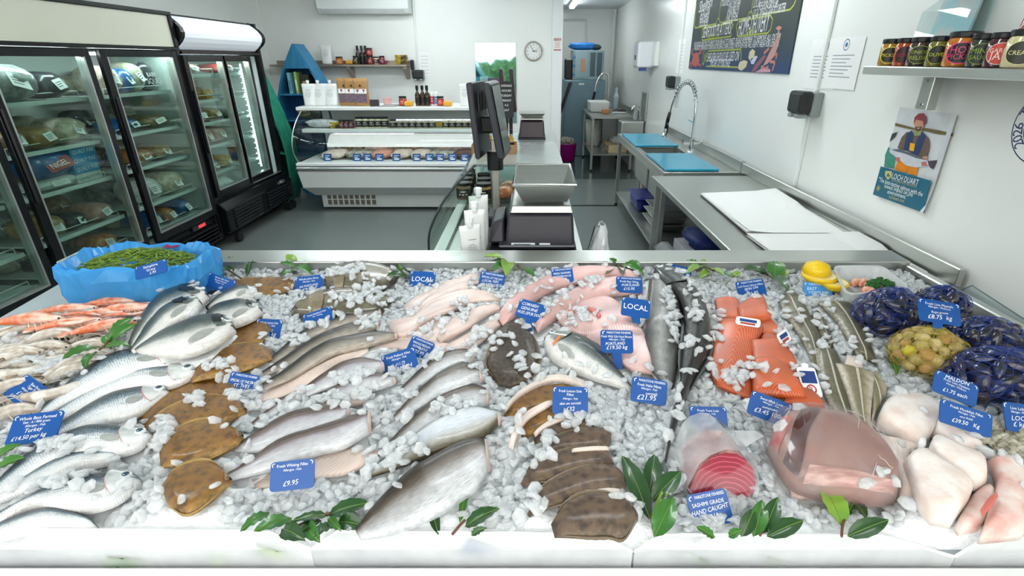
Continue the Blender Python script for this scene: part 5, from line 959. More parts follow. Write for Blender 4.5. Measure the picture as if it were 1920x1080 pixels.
# ---------------------------------------------------------------- lofted fish bodies
POLYS = []                                   # footprints in picture of the fish, for the ice
class Loft:
    def __init__(s, top, bot, th, lift=0.0, n=26, m=10, pf='fish', ps=.55, keep=True):
        th = th * .85
        h = lift + th * .35
        s.A = arcspl([bed(x, y, h) for x, y in top], n); s.Bv = arcspl([bed(x, y, h) for x, y in bot], n)
        s.th, s.lift, s.n, s.m, s.pf, s.ps = th, lift, n, m, pf, ps
        if keep: POLYS.append(s)
    def prof(s, t):
        if s.pf == 'fish': k = .30 + .70 * min(1, t / .55) ** .8; return k * (1 - .28 * max(0, (t - .6) / .4)) * (1 - max(0, (t - .93) / .07) ** 2 * .75)
        if s.pf == 'flat': return (min(1, t / .18) ** .6) * (min(1, (1 - t) / .12) ** .5) * .9 + .1
        if s.pf == 'taper': return .25 + .75 * min(1, t / .5)
        return (min(1, (t + .02) / .10) ** .5) * (min(1, (1.02 - t) / .10) ** .5)
    def S(s, t, v, off=0.0):
        x = t * (s.n - 1); i = min(int(x), s.n - 2); f = x - i
        a = s.A[i].lerp(s.A[i + 1], f); b = s.Bv[i].lerp(s.Bv[i + 1], f); u = (1 - math.cos(PI * v)) / 2
        p = a.lerp(b, u); p.z = zb(p.y) + s.lift + s.th * s.prof(t) * (.14 + .86 * max(0, math.sin(PI * v)) ** s.ps)
        if off: p = p + s.N(t, v) * off
        return p
    def N(s, t, v):
        e = .01; a = s.S(min(1, t + e), v) - s.S(max(0, t - e), v); b = s.S(t, min(1, v + e)) - s.S(t, max(0, v - e)); n = a.cross(b)
        if n.length < 1e-12: return Vector((0, 0, 1))
        n.normalize(); return n if n.z >= 0 else -n
    def body(s):
        g = B(); rows = []; uv = []
        for i in range(s.n):
            t = i / (s.n - 1); r = [s.S(t, j / s.m) for j in range(s.m + 1)]
            z0 = s.lift + .0005; e = r[0].lerp(r[-1], .9); e.z = zb(e.y) + z0; d = r[0].lerp(r[-1], .1); d.z = zb(d.y) + z0
            rows.append(r + [e, d]); uv += [(t, (1 - math.cos(PI * j / s.m)) / 2) for j in range(s.m + 1)] + [(t, 1), (t, 0)]
        g.grid(rows, closed=True); k = s.m + 3; g.f += [tuple(range(k - 1, -1, -1)), tuple(range((s.n - 1) * k, s.n * k))]; g.uv = uv
        return g
    def patch(s, fn, nu, nv, off0, off1):
        """surface patch lifted off the body; fn(a,b)->(t,v)"""
        rows = []; uv = []
        for i in range(nu + 1):
            r = []
            for j in range(nv + 1):
                a, b = i / nu, j / nv; t, v = fn(a, b); r.append(s.S(max(0, min(1, t)), max(0, min(1, v)), off0 + (off1 - off0) * a)); uv.append((a, b))
            rows.append(r)
        g = B().grid(rows); g.uv = uv; return g
    def at(s): 
        p = s.S(.5, .5); p.z = zb(p.y) + s.lift; return p

def skin(name, stops, scales=None, rough=.28, metal=.0, mott=.0, mcol='3a3a34', sdark=.45, streak=0.0, bump=.4, coat=.25, line=None, spotscale=25, gam=1.4):
    """fish skin from the body's own length (u) and back-to-belly (v) coordinates"""
    if name in MATS: return MATS[name]
    m, nt, N, L, p = newmat(name); MATS[name] = m
    uv = nd(N, 'ShaderNodeUVMap'); sp = nd(N, 'ShaderNodeSeparateXYZ'); L.new(uv.outputs[0], sp.inputs[0])
    tc = nd(N, 'ShaderNodeTexCoord'); nz = nd(N, 'ShaderNodeTexNoise'); nz.inputs['Scale'].default_value = spotscale; nz.inputs['Detail'].default_value = 6; L.new(tc.outputs['Object'], nz.inputs['Vector'])
    ad = nd(N, 'ShaderNodeMath', operation='MULTIPLY_ADD'); L.new(nz.outputs[0], ad.inputs[0]); ad.inputs[1].default_value = .16; L.new(sp.outputs[1], ad.inputs[2])
    sb = nd(N, 'ShaderNodeMath', operation='SUBTRACT'); L.new(ad.outputs[0], sb.inputs[0]); sb.inputs[1].default_value = .08
    r = ramp(N, stops); L.new(sb.outputs[0], r.inputs[0]); gm = nd(N, 'ShaderNodeGamma'); gm.inputs[1].default_value = gam; L.new(r.outputs[0], gm.inputs[0]); col = gm.outputs[0]; bumps = None
    if mott:
        n2 = nd(N, 'ShaderNodeTexNoise'); n2.inputs['Scale'].default_value = spotscale * 2.2; n2.inputs['Detail'].default_value = 5; L.new(tc.outputs['Object'], n2.inputs['Vector'])
        mr = nd(N, 'ShaderNodeMapRange'); L.new(n2.outputs[0], mr.inputs[0]); mr.inputs[1].default_value = .42; mr.inputs[2].default_value = .66; mr.inputs[3].default_value = 0; mr.inputs[4].default_value = mott
        mx = nd(N, 'ShaderNodeMix', data_type='RGBA'); L.new(mr.outputs[0], mx.inputs[0]); L.new(col, mx.inputs[6]); mx.inputs[7].default_value = (*lin(mcol), 1); col = mx.outputs[2]
    if line:
        lp, lw, lc = line; d = nd(N, 'ShaderNodeMath', operation='SUBTRACT'); L.new(sp.outputs[1], d.inputs[0]); d.inputs[1].default_value = lp; a = nd(N, 'ShaderNodeMath', operation='ABSOLUTE'); L.new(d.outputs[0], a.inputs[0])
        c_ = nd(N, 'ShaderNodeMath', operation='LESS_THAN'); L.new(a.outputs[0], c_.inputs[0]); c_.inputs[1].default_value = lw; mx = nd(N, 'ShaderNodeMix', data_type='RGBA'); mu = nd(N, 'ShaderNodeMath', operation='MULTIPLY'); L.new(c_.outputs[0], mu.inputs[0]); mu.inputs[1].default_value = .75
        L.new(mu.outputs[0], mx.inputs[0]); L.new(col, mx.inputs[6]); mx.inputs[7].default_value = (*lin(lc), 1); col = mx.outputs[2]
    if scales:
        mp = nd(N, 'ShaderNodeMapping'); mp.inputs['Scale'].default_value = (scales[0], scales[1], 1); L.new(uv.outputs[0], mp.inputs[0])
        vo = nd(N, 'ShaderNodeTexVoronoi'); vo.inputs['Scale'].default_value = 1; vo.inputs['Randomness'].default_value = .35; L.new(mp.outputs[0], vo.inputs['Vector'])
        mr = nd(N, 'ShaderNodeMapRange'); L.new(vo.outputs['Distance'], mr.inputs[0]); mr.inputs[1].default_value = .25; mr.inputs[2].default_value = .75; mr.inputs[3].default_value = 1; mr.inputs[4].default_value = 1 - sdark
        mx = nd(N, 'ShaderNodeMix', data_type='RGBA', blend_type='MULTIPLY'); mx.inputs[0].default_value = 1; L.new(col, mx.inputs[6]); L.new(mr.outputs[0], mx.inputs[7])
        # scales fade out over the head and the belly
        fd = nd(N, 'ShaderNodeMapRange'); L.new(sp.outputs[0], fd.inputs[0]); fd.inputs[1].default_value = .80; fd.inputs[2].default_value = .84; fd.inputs[3].default_value = 1; fd.inputs[4].default_value = 0
        f2 = nd(N, 'ShaderNodeMapRange'); L.new(sp.outputs[1], f2.inputs[0]); f2.inputs[1].default_value = .5; f2.inputs[2].default_value = .85; f2.inputs[3].default_value = 1; f2.inputs[4].default_value = .15
        mu = nd(N, 'ShaderNodeMath', operation='MULTIPLY'); L.new(fd.outputs[0], mu.inputs[0]); L.new(f2.outputs[0], mu.inputs[1])
        m3 = nd(N, 'ShaderNodeMix', data_type='RGBA'); L.new(mu.outputs[0], m3.inputs[0]); L.new(col, m3.inputs[6]); L.new(mx.outputs[2], m3.inputs[7]); col = m3.outputs[2]; bumps = vo.outputs['Distance']
    if streak:
        mp = nd(N, 'ShaderNodeMapping'); mp.inputs['Scale'].default_value = (14, 60, 1); L.new(uv.outputs[0], mp.inputs[0]); n3 = nd(N, 'ShaderNodeTexNoise'); n3.inputs['Scale'].default_value = 1; n3.inputs['Detail'].default_value = 6; L.new(mp.outputs[0], n3.inputs['Vector'])
        mr = nd(N, 'ShaderNodeMapRange'); L.new(n3.outputs[0], mr.inputs[0]); mr.inputs[1].default_value = .35; mr.inputs[2].default_value = .7; mr.inputs[3].default_value = 1 - streak; mr.inputs[4].default_value = 1 + streak * .6
        mx = nd(N, 'ShaderNodeMix', data_type='RGBA', blend_type='MULTIPLY'); mx.inputs[0].default_value = 1; L.new(col, mx.inputs[6]); L.new(mr.outputs[0], mx.inputs[7]); col = mx.outputs[2]; bumps = bumps or n3.outputs[0]
    L.new(col, p.inputs['Base Color']); p.inputs['Roughness'].default_value = rough; p.inputs['Metallic'].default_value = metal; p.inputs['Coat Weight'].default_value = coat; p.inputs['Coat Roughness'].default_value = .12
    b = nd(N, 'ShaderNodeBump'); b.inputs['Strength'].default_value = bump; b.inputs['Distance'].default_value = .003; L.new(bumps if bumps is not None else nz.outputs[0], b.inputs['Height']); L.new(b.outputs[0], p.inputs['Normal'])
    return m
def chevron(name, base, fat, nlines=26, k=.9, wid=.16, rough=.3, mid=.5, dist=.6, base2=None, spine=None):
    """fillet flesh: curved bands of fat or muscle across the fillet"""
    if name in MATS: return MATS[name]
    m, nt, N, L, p = newmat(name); MATS[name] = m
    uv = nd(N, 'ShaderNodeUVMap'); sp = nd(N, 'ShaderNodeSeparateXYZ'); L.new(uv.outputs[0], sp.inputs[0])
    d = nd(N, 'ShaderNodeMath', operation='SUBTRACT'); L.new(sp.outputs[1], d.inputs[0]); d.inputs[1].default_value = mid
    a = nd(N, 'ShaderNodeMath', operation='ABSOLUTE'); L.new(d.outputs[0], a.inputs[0]); pw = nd(N, 'ShaderNodeMath', operation='POWER'); L.new(a.outputs[0], pw.inputs[0]); pw.inputs[1].default_value = 1.3
    mu = nd(N, 'ShaderNodeMath', operation='MULTIPLY_ADD'); L.new(pw.outputs[0], mu.inputs[0]); mu.inputs[1].default_value = k; L.new(sp.outputs[0], mu.inputs[2])
    tc = nd(N, 'ShaderNodeTexCoord'); nz = nd(N, 'ShaderNodeTexNoise'); nz.inputs['Scale'].default_value = 18; nz.inputs['Detail'].default_value = 3; L.new(tc.outputs['Object'], nz.inputs['Vector'])
    m2 = nd(N, 'ShaderNodeMath', operation='MULTIPLY'); L.new(mu.outputs[0], m2.inputs[0]); m2.inputs[1].default_value = nlines; m3 = nd(N, 'ShaderNodeMath', operation='MULTIPLY_ADD'); L.new(nz.outputs[0], m3.inputs[0]); m3.inputs[1].default_value = dist; L.new(m2.outputs[0], m3.inputs[2])
    fr = nd(N, 'ShaderNodeMath', operation='FRACT'); L.new(m3.outputs[0], fr.inputs[0])
    r = ramp(N, [(0, fat), (wid, base), (1 - wid * .6, base2 or base), (1, fat)]); L.new(fr.outputs[0], r.inputs[0])
    n2 = nd(N, 'ShaderNodeTexNoise'); n2.inputs['Scale'].default_value = 9; L.new(tc.outputs['Object'], n2.inputs['Vector']); r2 = ramp(N, [(.35, 'd8d8d8'), (.65, 'ffffff')]); L.new(n2.outputs[0], r2.inputs[0])
    mx = nd(N, 'ShaderNodeMix', data_type='RGBA', blend_type='MULTIPLY'); mx.inputs[0].default_value = 1; L.new(r.outputs[0], mx.inputs[6]); L.new(r2.outputs[0], mx.inputs[7]); L.new(mx.outputs[2], p.inputs['Base Color'])
    p.inputs['Roughness'].default_value = rough; p.inputs['Coat Weight'].default_value = .25; p.inputs['Coat Roughness'].default_value = .15; p.inputs['Subsurface Weight'].default_value = .12; p.inputs['Subsurface Radius'].default_value = (.02, .008, .006); p.inputs['Subsurface Scale'].default_value = .4
    b = nd(N, 'ShaderNodeBump'); b.inputs['Strength'].default_value = .3; b.inputs['Distance'].default_value = .002; L.new(fr.outputs[0], b.inputs['Height']); L.new(b.outputs[0], p.inputs['Normal']); return m
EYE_W = M('eye_silver', 'd5dcdd', .12, .2, coat=1); EYE_B = M('eye_rim', 'd3d8d6', .2, coat=.6); EYE_K = M('eye_pupil', '1d2831', .05, coat=1); EYE_P = M('eye_cloudy', '31495a', .08, coat=.8); FIN = M('fin_grey', '4b5253', .4, var=.3, scale=60, stretch=(4, 1, 1)); FINP = M('fin_pale', '9a9d98', .4, var=.25, scale=60)
PINKG = M('gill_pink', 'cf8f92', .3, var=.2); MOUTH = M('mouth_dark', '3b3433', .5)
def disc_on(L, t, v, r, hgt, n=14, off=0.0):
    c = L.S(t, v); nrm = L.N(t, v); u = (L.S(min(1, t + .02), v) - L.S(max(0, t - .02), v)); u = (u - nrm * u.dot(nrm)).normalized(); w_ = nrm.cross(u); g = B()
    rings = [[c + nrm * (off + hgt * z) + (u * math.cos(2 * PI * k / n) + w_ * math.sin(2 * PI * k / n)) * r * q for k in range(n)] for q, z in ((1.05, -.6), (1, .3), (.7, .8), (.3, 1.0))]
    g.grid(rings, closed=True); g.f.append(tuple(range(3 * n, 4 * n))); return g
def eye(L, t, v, r, parent, blue=False, rim=None):
    e = obj('eye', disc_on(L, t, v, r, r * .35), rim or (EYE_B if blue else EYE_W), parent, smooth=True); obj('pupil', disc_on(L, t, v, r * .62, r * .16, off=r * .26), EYE_P if blue else EYE_K, e, smooth=True)
def fin_edge(L, side, t0, t1, ht, parent, mat=FIN, nm='dorsal_fin', n=14):
    top, bot = [], []
    for i in range(n + 1):
        a = i / n; t = t0 + (t1 - t0) * a; p = L.S(t, 0.04 if side == 0 else .96); q = L.A if side == 0 else L.Bv
        out = (L.S(t, 0) - L.S(t, 1)); out.z = 0; out = out.normalized() * (1 if side == 0 else -1)
        h = ht * (math.sin(PI * min(1, a * 1.1 + .02)) ** .6) * (.85 + .15 * (i % 2)); top.append(p + out * h + Vector((0, 0, .002))); bot.append(p)
    g = B().grid([[x, x.lerp(y, .5) + Vector((0, 0, .002)), y] for x, y in zip(bot, top)]); k = len(g.v); g.add([q - Vector((0, 0, .0015)) for q in g.v[:k]], [f_[::-1] for f_ in g.f[:]]); return obj(nm, g, mat, parent)
def tail_fan(L, parent, ln, sp, mat=FIN, fork=.35):
    a, b = L.S(0, .1), L.S(0, .9); c = (a + b) / 2; d = (c - L.S(.08, .5)); d.z = 0; d.normalize(); w_ = Vector((-d.y, d.x, 0)); 
    if w_.dot(a - b) < 0: w_ = -w_
    rows = []
    for i in range(9):
        s_ = -1 + 2 * i / 8; e = c + d * ln * (1 - fork * (1 - abs(s_))) + w_ * s_ * sp; e.z = zb(e.y) + L.lift + .006; st = c + (a - b) * .45 * s_; rows.append([st, st.lerp(e, .5), e])
    g = B().grid(rows); k = len(g.v); g.add([q - Vector((0, 0, .002)) for q in g.v[:k]], [f_[::-1] for f_ in g.f[:]]); return obj('tail_fin', g, mat, parent)
def tube_on(L, pts, r, off=.0005): return B().tube(spl([L.S(t, v, off) for t, v in pts], max(6, len(pts) * 3)), r, 5)
def gill(L, tg, parent, mat, v0=.14, v1=.9, w_=.10, off=.004, bow=.035):
    return obj('gill_cover', L.patch(lambda a, b: (tg + w_ * (1 - a) - bow * math.sin(PI * b) * a, v0 + (v1 - v0) * b), 4, 8, .0003, off), mat, parent, smooth=True)
def fishthing(name, label, cat, L, group=None): return thing(name, label, cat, L.at(), group)

BASS = skin('bass_skin', [(0, '1d272e'), (.2, '2b3942'), (.34, '556a76'), (.48, '9aabb5'), (.60, 'e2e7e9'), (1, 'f4f4f2')], (70, 15), .28, .1, sdark=.72, bump=.6)
BASSH = M('bass_head', 'c3cbc9', .22, .2, col2='eef0ee', scale=30, coat=.6)
def bass(label, top, bot, lift, th=.045, head=True, tail=False):
    L = Loft(top, bot, th, lift); t = fishthing('sea_bass', label, 'fish', L, 'whole sea bass'); obj('body', L.body(), BASS, t, smooth=True)
    if head:
        w_ = (L.A[20] - L.Bv[20]).length
        eye(L, .905, .50, w_ * .125, t, True); gill(L, .80, t, BASSH, .2, .82); obj('mouth', tube_on(L, [(.985, .58), (.96, .64), (.935, .66)], .001), M('mouth_grey', '7d7f80', .4), t); obj('gill_slit', tube_on(L, [(.80, .22), (.765, .45), (.775, .65), (.81, .82)], .0022), PINKG, t)
        obj('pectoral_fin', L.patch(lambda a, b: (.77 - .13 * a, .62 + (b - .5) * (.015 + .13 * math.sin(PI * min(1, a * .95)) ** .8)), 6, 4, .0006, .0022), FINP, t)
    fin_edge(L, 0, .38, .62, .012, t)
    return L
bass('sea bass, uppermost of the row, head beside the brown soles', [(67, 774), (105, 735), (158, 693), (211, 666), (264, 656), (309, 658), (352, 666)], [(74, 779), (110, 760), (165, 735), (225, 715), (285, 697), (325, 688), (352, 669)], .045)
bass('second sea bass of the row with pale yellowish head', [(77, 774), (134, 740), (197, 710), (253, 692), (316, 683), (352, 686), (372, 693)], [(84, 798), (148, 770), (211, 742), (267, 728), (316, 726), (352, 712), (372, 696)], .032)
bass('third sea bass of the row, behind the bass price tag', [(46, 837), (105, 800), (169, 760), (225, 735), (274, 726), (319, 731)], [(53, 851), (116, 826), (183, 800), (246, 784), (288, 760), (319, 734)], .022)
bass('fourth sea bass of the row with open pink gill', [(-25, 912), (49, 851), (105, 823), (158, 805), (211, 801), (253, 807), (289, 812)], [(-20, 930), (60, 893), (116, 869), (169, 856), (211, 853), (253, 844), (289, 815)], .035, .05)
bass('fifth sea bass of the row, its head buried in ice', [(-20, 925), (46, 891), (91, 870), (141, 856), (190, 849), (225, 855)], [(-20, 942), (46, 921), (105, 900), (155, 879), (197, 869), (225, 858)], .028, head=False)
bass('large headed sea bass, sixth of the row, silver eye', [(-30, 968), (49, 939), (91, 918), (141, 902), (197, 891), (230, 889), (261, 890)], [(-30, 990), (53, 950), (98, 957), (148, 960), (197, 950), (232, 932), (262, 900)], .032, .055)
bass('lowest sea bass, cut off by the front guard', [(-60, 995), (0, 978), (53, 965), (105, 958), (141, 964), (181, 981)], [(-60, 1020), (0, 1010), (53, 997), (105, 993), (148, 992), (181, 988)], .02, head=False)

BREAM = skin('bream_skin', [(0, '27302e'), (.2, '3c4743'), (.42, '6f7975'), (.56, 'a9afab'), (.66, 'e6e5e0'), (1, 'f4f3ef')], (60, 26), .3, .1, sdark=.55, streak=.2, bump=.4); BREAMH = M('bream_head', '8a918b', .24, .15, col2='5d6661', scale=25, coat=.6); SPOT = M('gill_spot', '1d2122', .35); GOLD = M('gold_band', 'b6b06a', .3, .3)
def bream(label, top, bot, lift, th=.055, spot=True, tail=False, wild=False):
    L = Loft(top, bot, th, lift); t = fishthing('gilt_head_bream', label, 'fish', L, 'gilt-head bream'); obj('body', L.body(), BREAM, t, smooth=True); w_ = (L.A[20] - L.Bv[20]).length
    eye(L, .885, .40, w_ * .085, t); gill(L, .745, t, BREAMH, .12, .62, .12, .003, .03)
    if spot: obj('gill_spot', L.patch(lambda a, b: (.70 + .10 * a + .02 * math.sin(7 * b), .10 + .42 * b), 4, 6, .0034, .005), SPOT, t, smooth=True)
    obj('mouth', tube_on(L, [(.995, .55), (.97, .66), (.945, .70)], .0016), MOUTH, t); obj('brow_band', L.patch(lambda a, b: (.925 + .02 * a, .05 + .2 * b), 2, 4, .001, .001), GOLD, t)
    obj('pectoral_fin', L.patch(lambda a, b: (.73 - .22 * a, .66 + .10 * a + (b - .5) * (.02 + .12 * math.sin(PI * min(1, a * .95)) ** .8)), 6, 4, .0006, .003), FINP, t); fin_edge(L, 0, .22, .66, .014, t)
    if wild: obj('orange_gill', L.patch(lambda a, b: (.75 + .025 * a, .50 + .24 * b), 2, 5, .003, .0055), M('gill_orange', 'd9772f', .35), t); tail_fan(L, t, .035, .022, FINP)
    return L
bream('gilt-head bream at the back beside the samphire bag', [(238, 638), (259, 601), (298, 557), (337, 539), (368, 539), (391, 550)], [(250, 650), (275, 630), (310, 600), (350, 590), (375, 575), (391, 556)], .06)
bream('gilt-head bream with pink open mouth', [(241, 653), (275, 612), (311, 578), (345, 563), (365, 561), (378, 564)], [(249, 657), (285, 640), (319, 615), (345, 602), (368, 588), (378, 570)], .075)
bream('gilt-head bream behind, right of the pink mouthed one', [(384, 571), (418, 551), (449, 543), (475, 543), (485, 548)], [(392, 576), (423, 571), (457, 566), (480, 556), (485, 549)], .04, spot=False)
bream('gilt-head bream lying right with white belly', [(379, 590), (405, 571), (444, 565), (470, 570), (491, 580)], [(392, 597), (425, 611), (444, 610), (475, 597), (491, 582)], .05)
bream('largest gilt-head bream in front with black shoulder spot', [(246, 651), (311, 617), (363, 600), (385, 595), (408, 594), (428, 602), (441, 613)], [(260, 657), (300, 664), (348, 666), (387, 654), (418, 637), (441, 616)], .075, .06)
WB = bream('single wild bream with orange gill flash facing left', [(1186, 719), (1165, 698), (1139, 671), (1113, 646), (1077, 629), (1041, 626), (1021, 634)], [(1181, 727), (1152, 717), (1113, 707), (1067, 690), (1036, 672), (1022, 650), (1020, 638)], .03, .06, False, wild=True)

FLATB = skin('sole_brown', [(0, 'b98c48'), (.12, '9a6c26'), (.5, '8a6026'), (.88, '9a6c26'), (1, 'b08a4c')], (70, 40), .32, 0, .75, '40290c', sdark=.35, bump=.5, coat=.2, gam=1.0)
FLATD = skin('sole_dark', [(0, '9c8a70'), (.12, '7d6650'), (.5, '6f5845'), (.88, '77604a'), (1, '8a7a66')], (90, 50), .36, 0, .8, '2b211a', sdark=.35, bump=.6, coat=.15, gam=1.0)
TURB = skin('turbot_dark', [(0, '5a4a36'), (.2, '43372b'), (.8, '463a2d'), (1, '5f5140')], None, .5, 0, .8, '1d1610', bump=1.0, coat=.1, spotscale=45, gam=1.0)
def flatfish(label, top, bot, lift, mat=FLATB, th=.022, face=False, name='lemon_sole', fringe=True, group='flat fish'):
    L = Loft(top, bot, th, lift, pf='flat', ps=.45); t = fishthing(name, label, 'fish', L, group); obj('body', L.body(), mat, t, smooth=True)
    fm = M('sole_fringe', 'a98a52', .4, var=.3, scale=90) if mat is FLATB else M('sole_fringe_d', '7d6d58', .4, var=.3, scale=90)
    if fringe: fin_edge(L, 0, .1, .85, .009, t, fm, 'fringe_fin', 18); fin_edge(L, 1, .1, .85, .009, t, fm, 'fringe_fin', 18)
    if face:
        for v in (.38, .55): eye(L, .93, v, .005, t, rim=M('eye_amber', '8a6a3a', .2, coat=1))
        obj('gill_slit', tube_on(L, [(.87, .35), (.85, .5), (.86, .7)], .0018), M('gill_amber', '8a5524', .3), t); obj('mouth', tube_on(L, [(.995, .45), (.97, .5)], .002), MOUTH, t)
    return L
for i, (a, b_, l, fc) in enumerate((([(385, 550), (440, 527), (500, 521), (556, 524)], [(385, 562), (450, 562), (520, 553), (558, 534)], .012, 0), ([(365, 665), (420, 628), (470, 600), (506, 594)], [(370, 692), (430, 682), (480, 656), (510, 612)], .03, 0), ([(355, 690), (400, 662), (455, 645), (507, 652)], [(358, 715), (415, 706), (470, 692), (510, 672)], .04, 0),
        ([(262, 778), (315, 738), (370, 714), (420, 706), (448, 714)], [(268, 806), (330, 794), (390, 774), (447, 738)], .02, 0), ([(262, 818), (300, 777), (350, 752), (400, 742), (440, 751), (463, 764)], [(285, 840), (330, 830), (380, 810), (430, 790), (462, 772)], .032, 1),
        ([(296, 830), (340, 801), (385, 788), (425, 798), (456, 814)], [(300, 875), (350, 872), (400, 858), (440, 838), (456, 820)], .044, 1), ([(300, 908), (340, 876), (390, 866), (434, 894)], [(315, 948), (350, 966), (392, 943), (434, 904)], .056, 1))):
    flatfish(['brown lemon sole at the back behind the bream', 'brown lemon sole tucked beside the big bream', 'brown lemon sole just below the big bream', 'brown lemon sole left of the SPECIAL OF THE DAY tag', 'brown lemon sole, second in the overlapping pile', 'brown lemon sole, third in the overlapping pile with frilled fin', 'brown lemon sole, lowest in the overlapping pile'][i], a, b_, l, face=bool(fc))
flatfish('dark brown turbot standing alone under the handwritten tag', [(935, 718), (912, 685), (927, 641), (945, 612), (957, 606)], [(960, 722), (1003, 704), (1008, 659), (994, 625), (970, 606)], .02, TURB, .035, name='turbot')
for i, (a, b_, l) in enumerate((([(944, 780), (959, 756), (996, 733), (1039, 723), (1080, 725)], [(947, 788), (981, 778), (1011, 769), (1040, 762), (1080, 750)], .02), ([(975, 808), (1002, 778), (1030, 764), (1062, 757)], [(980, 822), (1005, 812), (1030, 800), (1062, 780)], .03), ([(1000, 820), (1033, 796), (1069, 780), (1115, 774)], [(1004, 832), (1039, 827), (1075, 815), (1120, 802)], .026),
        ([(1004, 846), (1039, 823), (1094, 806), (1148, 804)], [(1008, 868), (1051, 852), (1094, 848), (1142, 842)], .034), ([(976, 902), (1002, 872), (1051, 850), (1094, 841), (1130, 847), (1151, 860)], [(982, 910), (1033, 902), (1069, 891), (1112, 882), (1151, 874)], .042), ([(988, 960), (1017, 918), (1063, 890), (1109, 875), (1149, 875), (1174, 890)], [(992, 966), (1063, 942), (1109, 928), (1150, 922), (1174, 912)], .05),
        ([(1033, 978), (1063, 945), (1100, 927), (1140, 927), (1173, 939), (1197, 960)], [(1040, 1004), (1094, 1008), (1140, 1008), (1170, 1012), (1197, 972)], .058))):
    flatfish(['sole fillet with tan skin at the top of the pile', 'small tan sole fillet under the white strip', 'dark sole just below the lemon sole tag', 'dark sole with pale under edge, second below the tag', 'dark sole, third below the lemon sole tag', 'dark sole, fourth below the lemon sole tag', 'dark sole lowest in the pile at the front guard'][i], a, b_, l, FLATB if i < 2 else FLATD, .024, fringe=i > 1, group='soles in the middle pile')
WFAT = chevron('white_sole_flesh', 'f0ddcf', 'fbf2ea', 18, .5, .3)
def slab(name, label, top, bot, lift, mat, th=.02, cat='fillet', group=None, ps=.4, pf='fillet', n=20):
    L = Loft(top, bot, th, lift, pf=pf, ps=ps, n=n); t = fishthing(name, label, cat, L, group); obj('flesh', L.body(), mat, t, smooth=True); return L, t
slab('sole_strip', 'white flesh edge curling above the tan sole fillet', [(944, 765), (985, 728), (1040, 705), (1100, 715)], [(947, 772), (985, 738), (1040, 716), (1100, 728)], .035, WFAT, .018)
slab('sole_strip', 'white flesh strip hanging between the sole fillets', [(953, 838), (964, 800), (990, 772), (1034, 750)], [(962, 842), (976, 806), (998, 782), (1038, 758)], .05, WFAT, .014)
slab('sole_strip', 'white flesh strip under the lemon sole tag', [(1000, 812), (1030, 790), (1075, 775)], [(1004, 818), (1034, 798), (1077, 783)], .042, WFAT, .012)
for i, (a, b_) in enumerate((([(1072, 842), (1110, 838), (1142, 838)], [(1072, 848), (1110, 845), (1142, 844)]), ([(1110, 920), (1140, 916), (1165, 918)], [(1110, 928), (1140, 926), (1165, 927)]))):
    slab('pale_fin_strip', ['ribbed pale fin edge between upper dark soles', 'ribbed pale fin edge above the lowest dark sole'][i], a, b_, .06, WFAT, .008)

JD_ = skin('john_dory', [(0, '4f4a3c'), (.3, '8b8064'), (.6, 'a8a08a'), (1, '7d7767')], None, .28, .1, .5, '4a4334', streak=.2, coat=.7)
for i, (a, b_, l) in enumerate((([(748, 511), (735, 502), (700, 491), (660, 493), (625, 506), (607, 526)], [(748, 516), (720, 540), (680, 550), (640, 545), (620, 540), (607, 531)], .02), ([(732, 557), (716, 547), (677, 539), (630, 544), (589, 552), (548, 575)], [(732, 562), (715, 577), (680, 588), (620, 592), (580, 592), (545, 586)], .02))):
    L = Loft(a, b_, .05, l); t = fishthing('john_dory', ['john dory at the back with spiny fin and frayed tail', 'john dory in front with jutting pale jaw'][i], 'fish', L, 'john dory'); obj('body', L.body(), JD_, t, smooth=True); eye(L, .86, .3, .009, t); gill(L, .70, t, M('dory_head', '9b8d74', .3, col2='7a6f5a', scale=20)); fin_edge(L, 0, .15, .75, .02, t); tail_fan(L, t, .05, .03)
    obj('mouth', tube_on(L, [(.99, .5), (.95, .62), (.93, .75)], .002), MOUTH, t); obj('side_spot', disc_on(L, .52, .5, .016, .001), SPOT, t)

HAD = skin('haddock_skin', [(0, '2e2c2a'), (.25, '4a4641'), (.42, '7d776e'), (.7, 'b3aba0'), (1, 'cfc5b9')], None, .28, .05, .25, '35332f', streak=.35, line=(.36, .02, '2b2927'))
WHI = skin('whiting_skin', [(0, '564838'), (.26, '75665a'), (.42, '9d9092'), (.56, 'c9c6ca'), (1, 'eceeef')], None, .26, .1, .15, '6a5d50', streak=.22, line=(.42, .012, '6a5d4d'))
HAK = skin('hake_skin', [(0, '40362a'), (.26, '5c4f42'), (.40, '857b71'), (.56, 'bcbab8'), (1, 'eceff1')], None, .25, .12, .2, '5b5146', streak=.25, line=(.33, .008, '4d453c'))
FLESH = chevron('pale_flesh', 'e7d0c2', 'f1e3d9', 20, .6, .35, dist=1.2); FLESHP = chevron('pink_flesh', 'e3b4aa', 'efd3c9', 30, .9, .3, dist=.8)
CUT = M('cut_flesh', 'e9cfc1', .35, col2='dcb3a4', scale=40, coat=.4)
def fillet(label, top, bot, lift, mat, th=.03, cat='fillet', name='fish_fillet', group=None, cut=True, pf='taper'):
    L = Loft(top, bot, th, lift, pf=pf, ps=.5, n=24); t = fishthing(name, label, cat, L, group); obj('skin_side', L.body(), mat, t, smooth=True)
    if cut:
        g = B(); rim = [L.S(1, v) for v in (k / 10 for k in range(11))]; d = (L.S(1, .5) - L.S(.95, .5)); d.z = 0; d = d.normalized() * .006; e = rim[0].lerp(rim[-1], .5); g.add([p + Vector((0, 0, .0006)) for p in rim] + [p.lerp(e, .25) + d for p in rim], [(i, i + 1, 12 + i, 11 + i) for i in range(10)]); g.f.append(tuple(range(11, 22))); obj('cut_end', g, CUT, t, smooth=True)
    return L
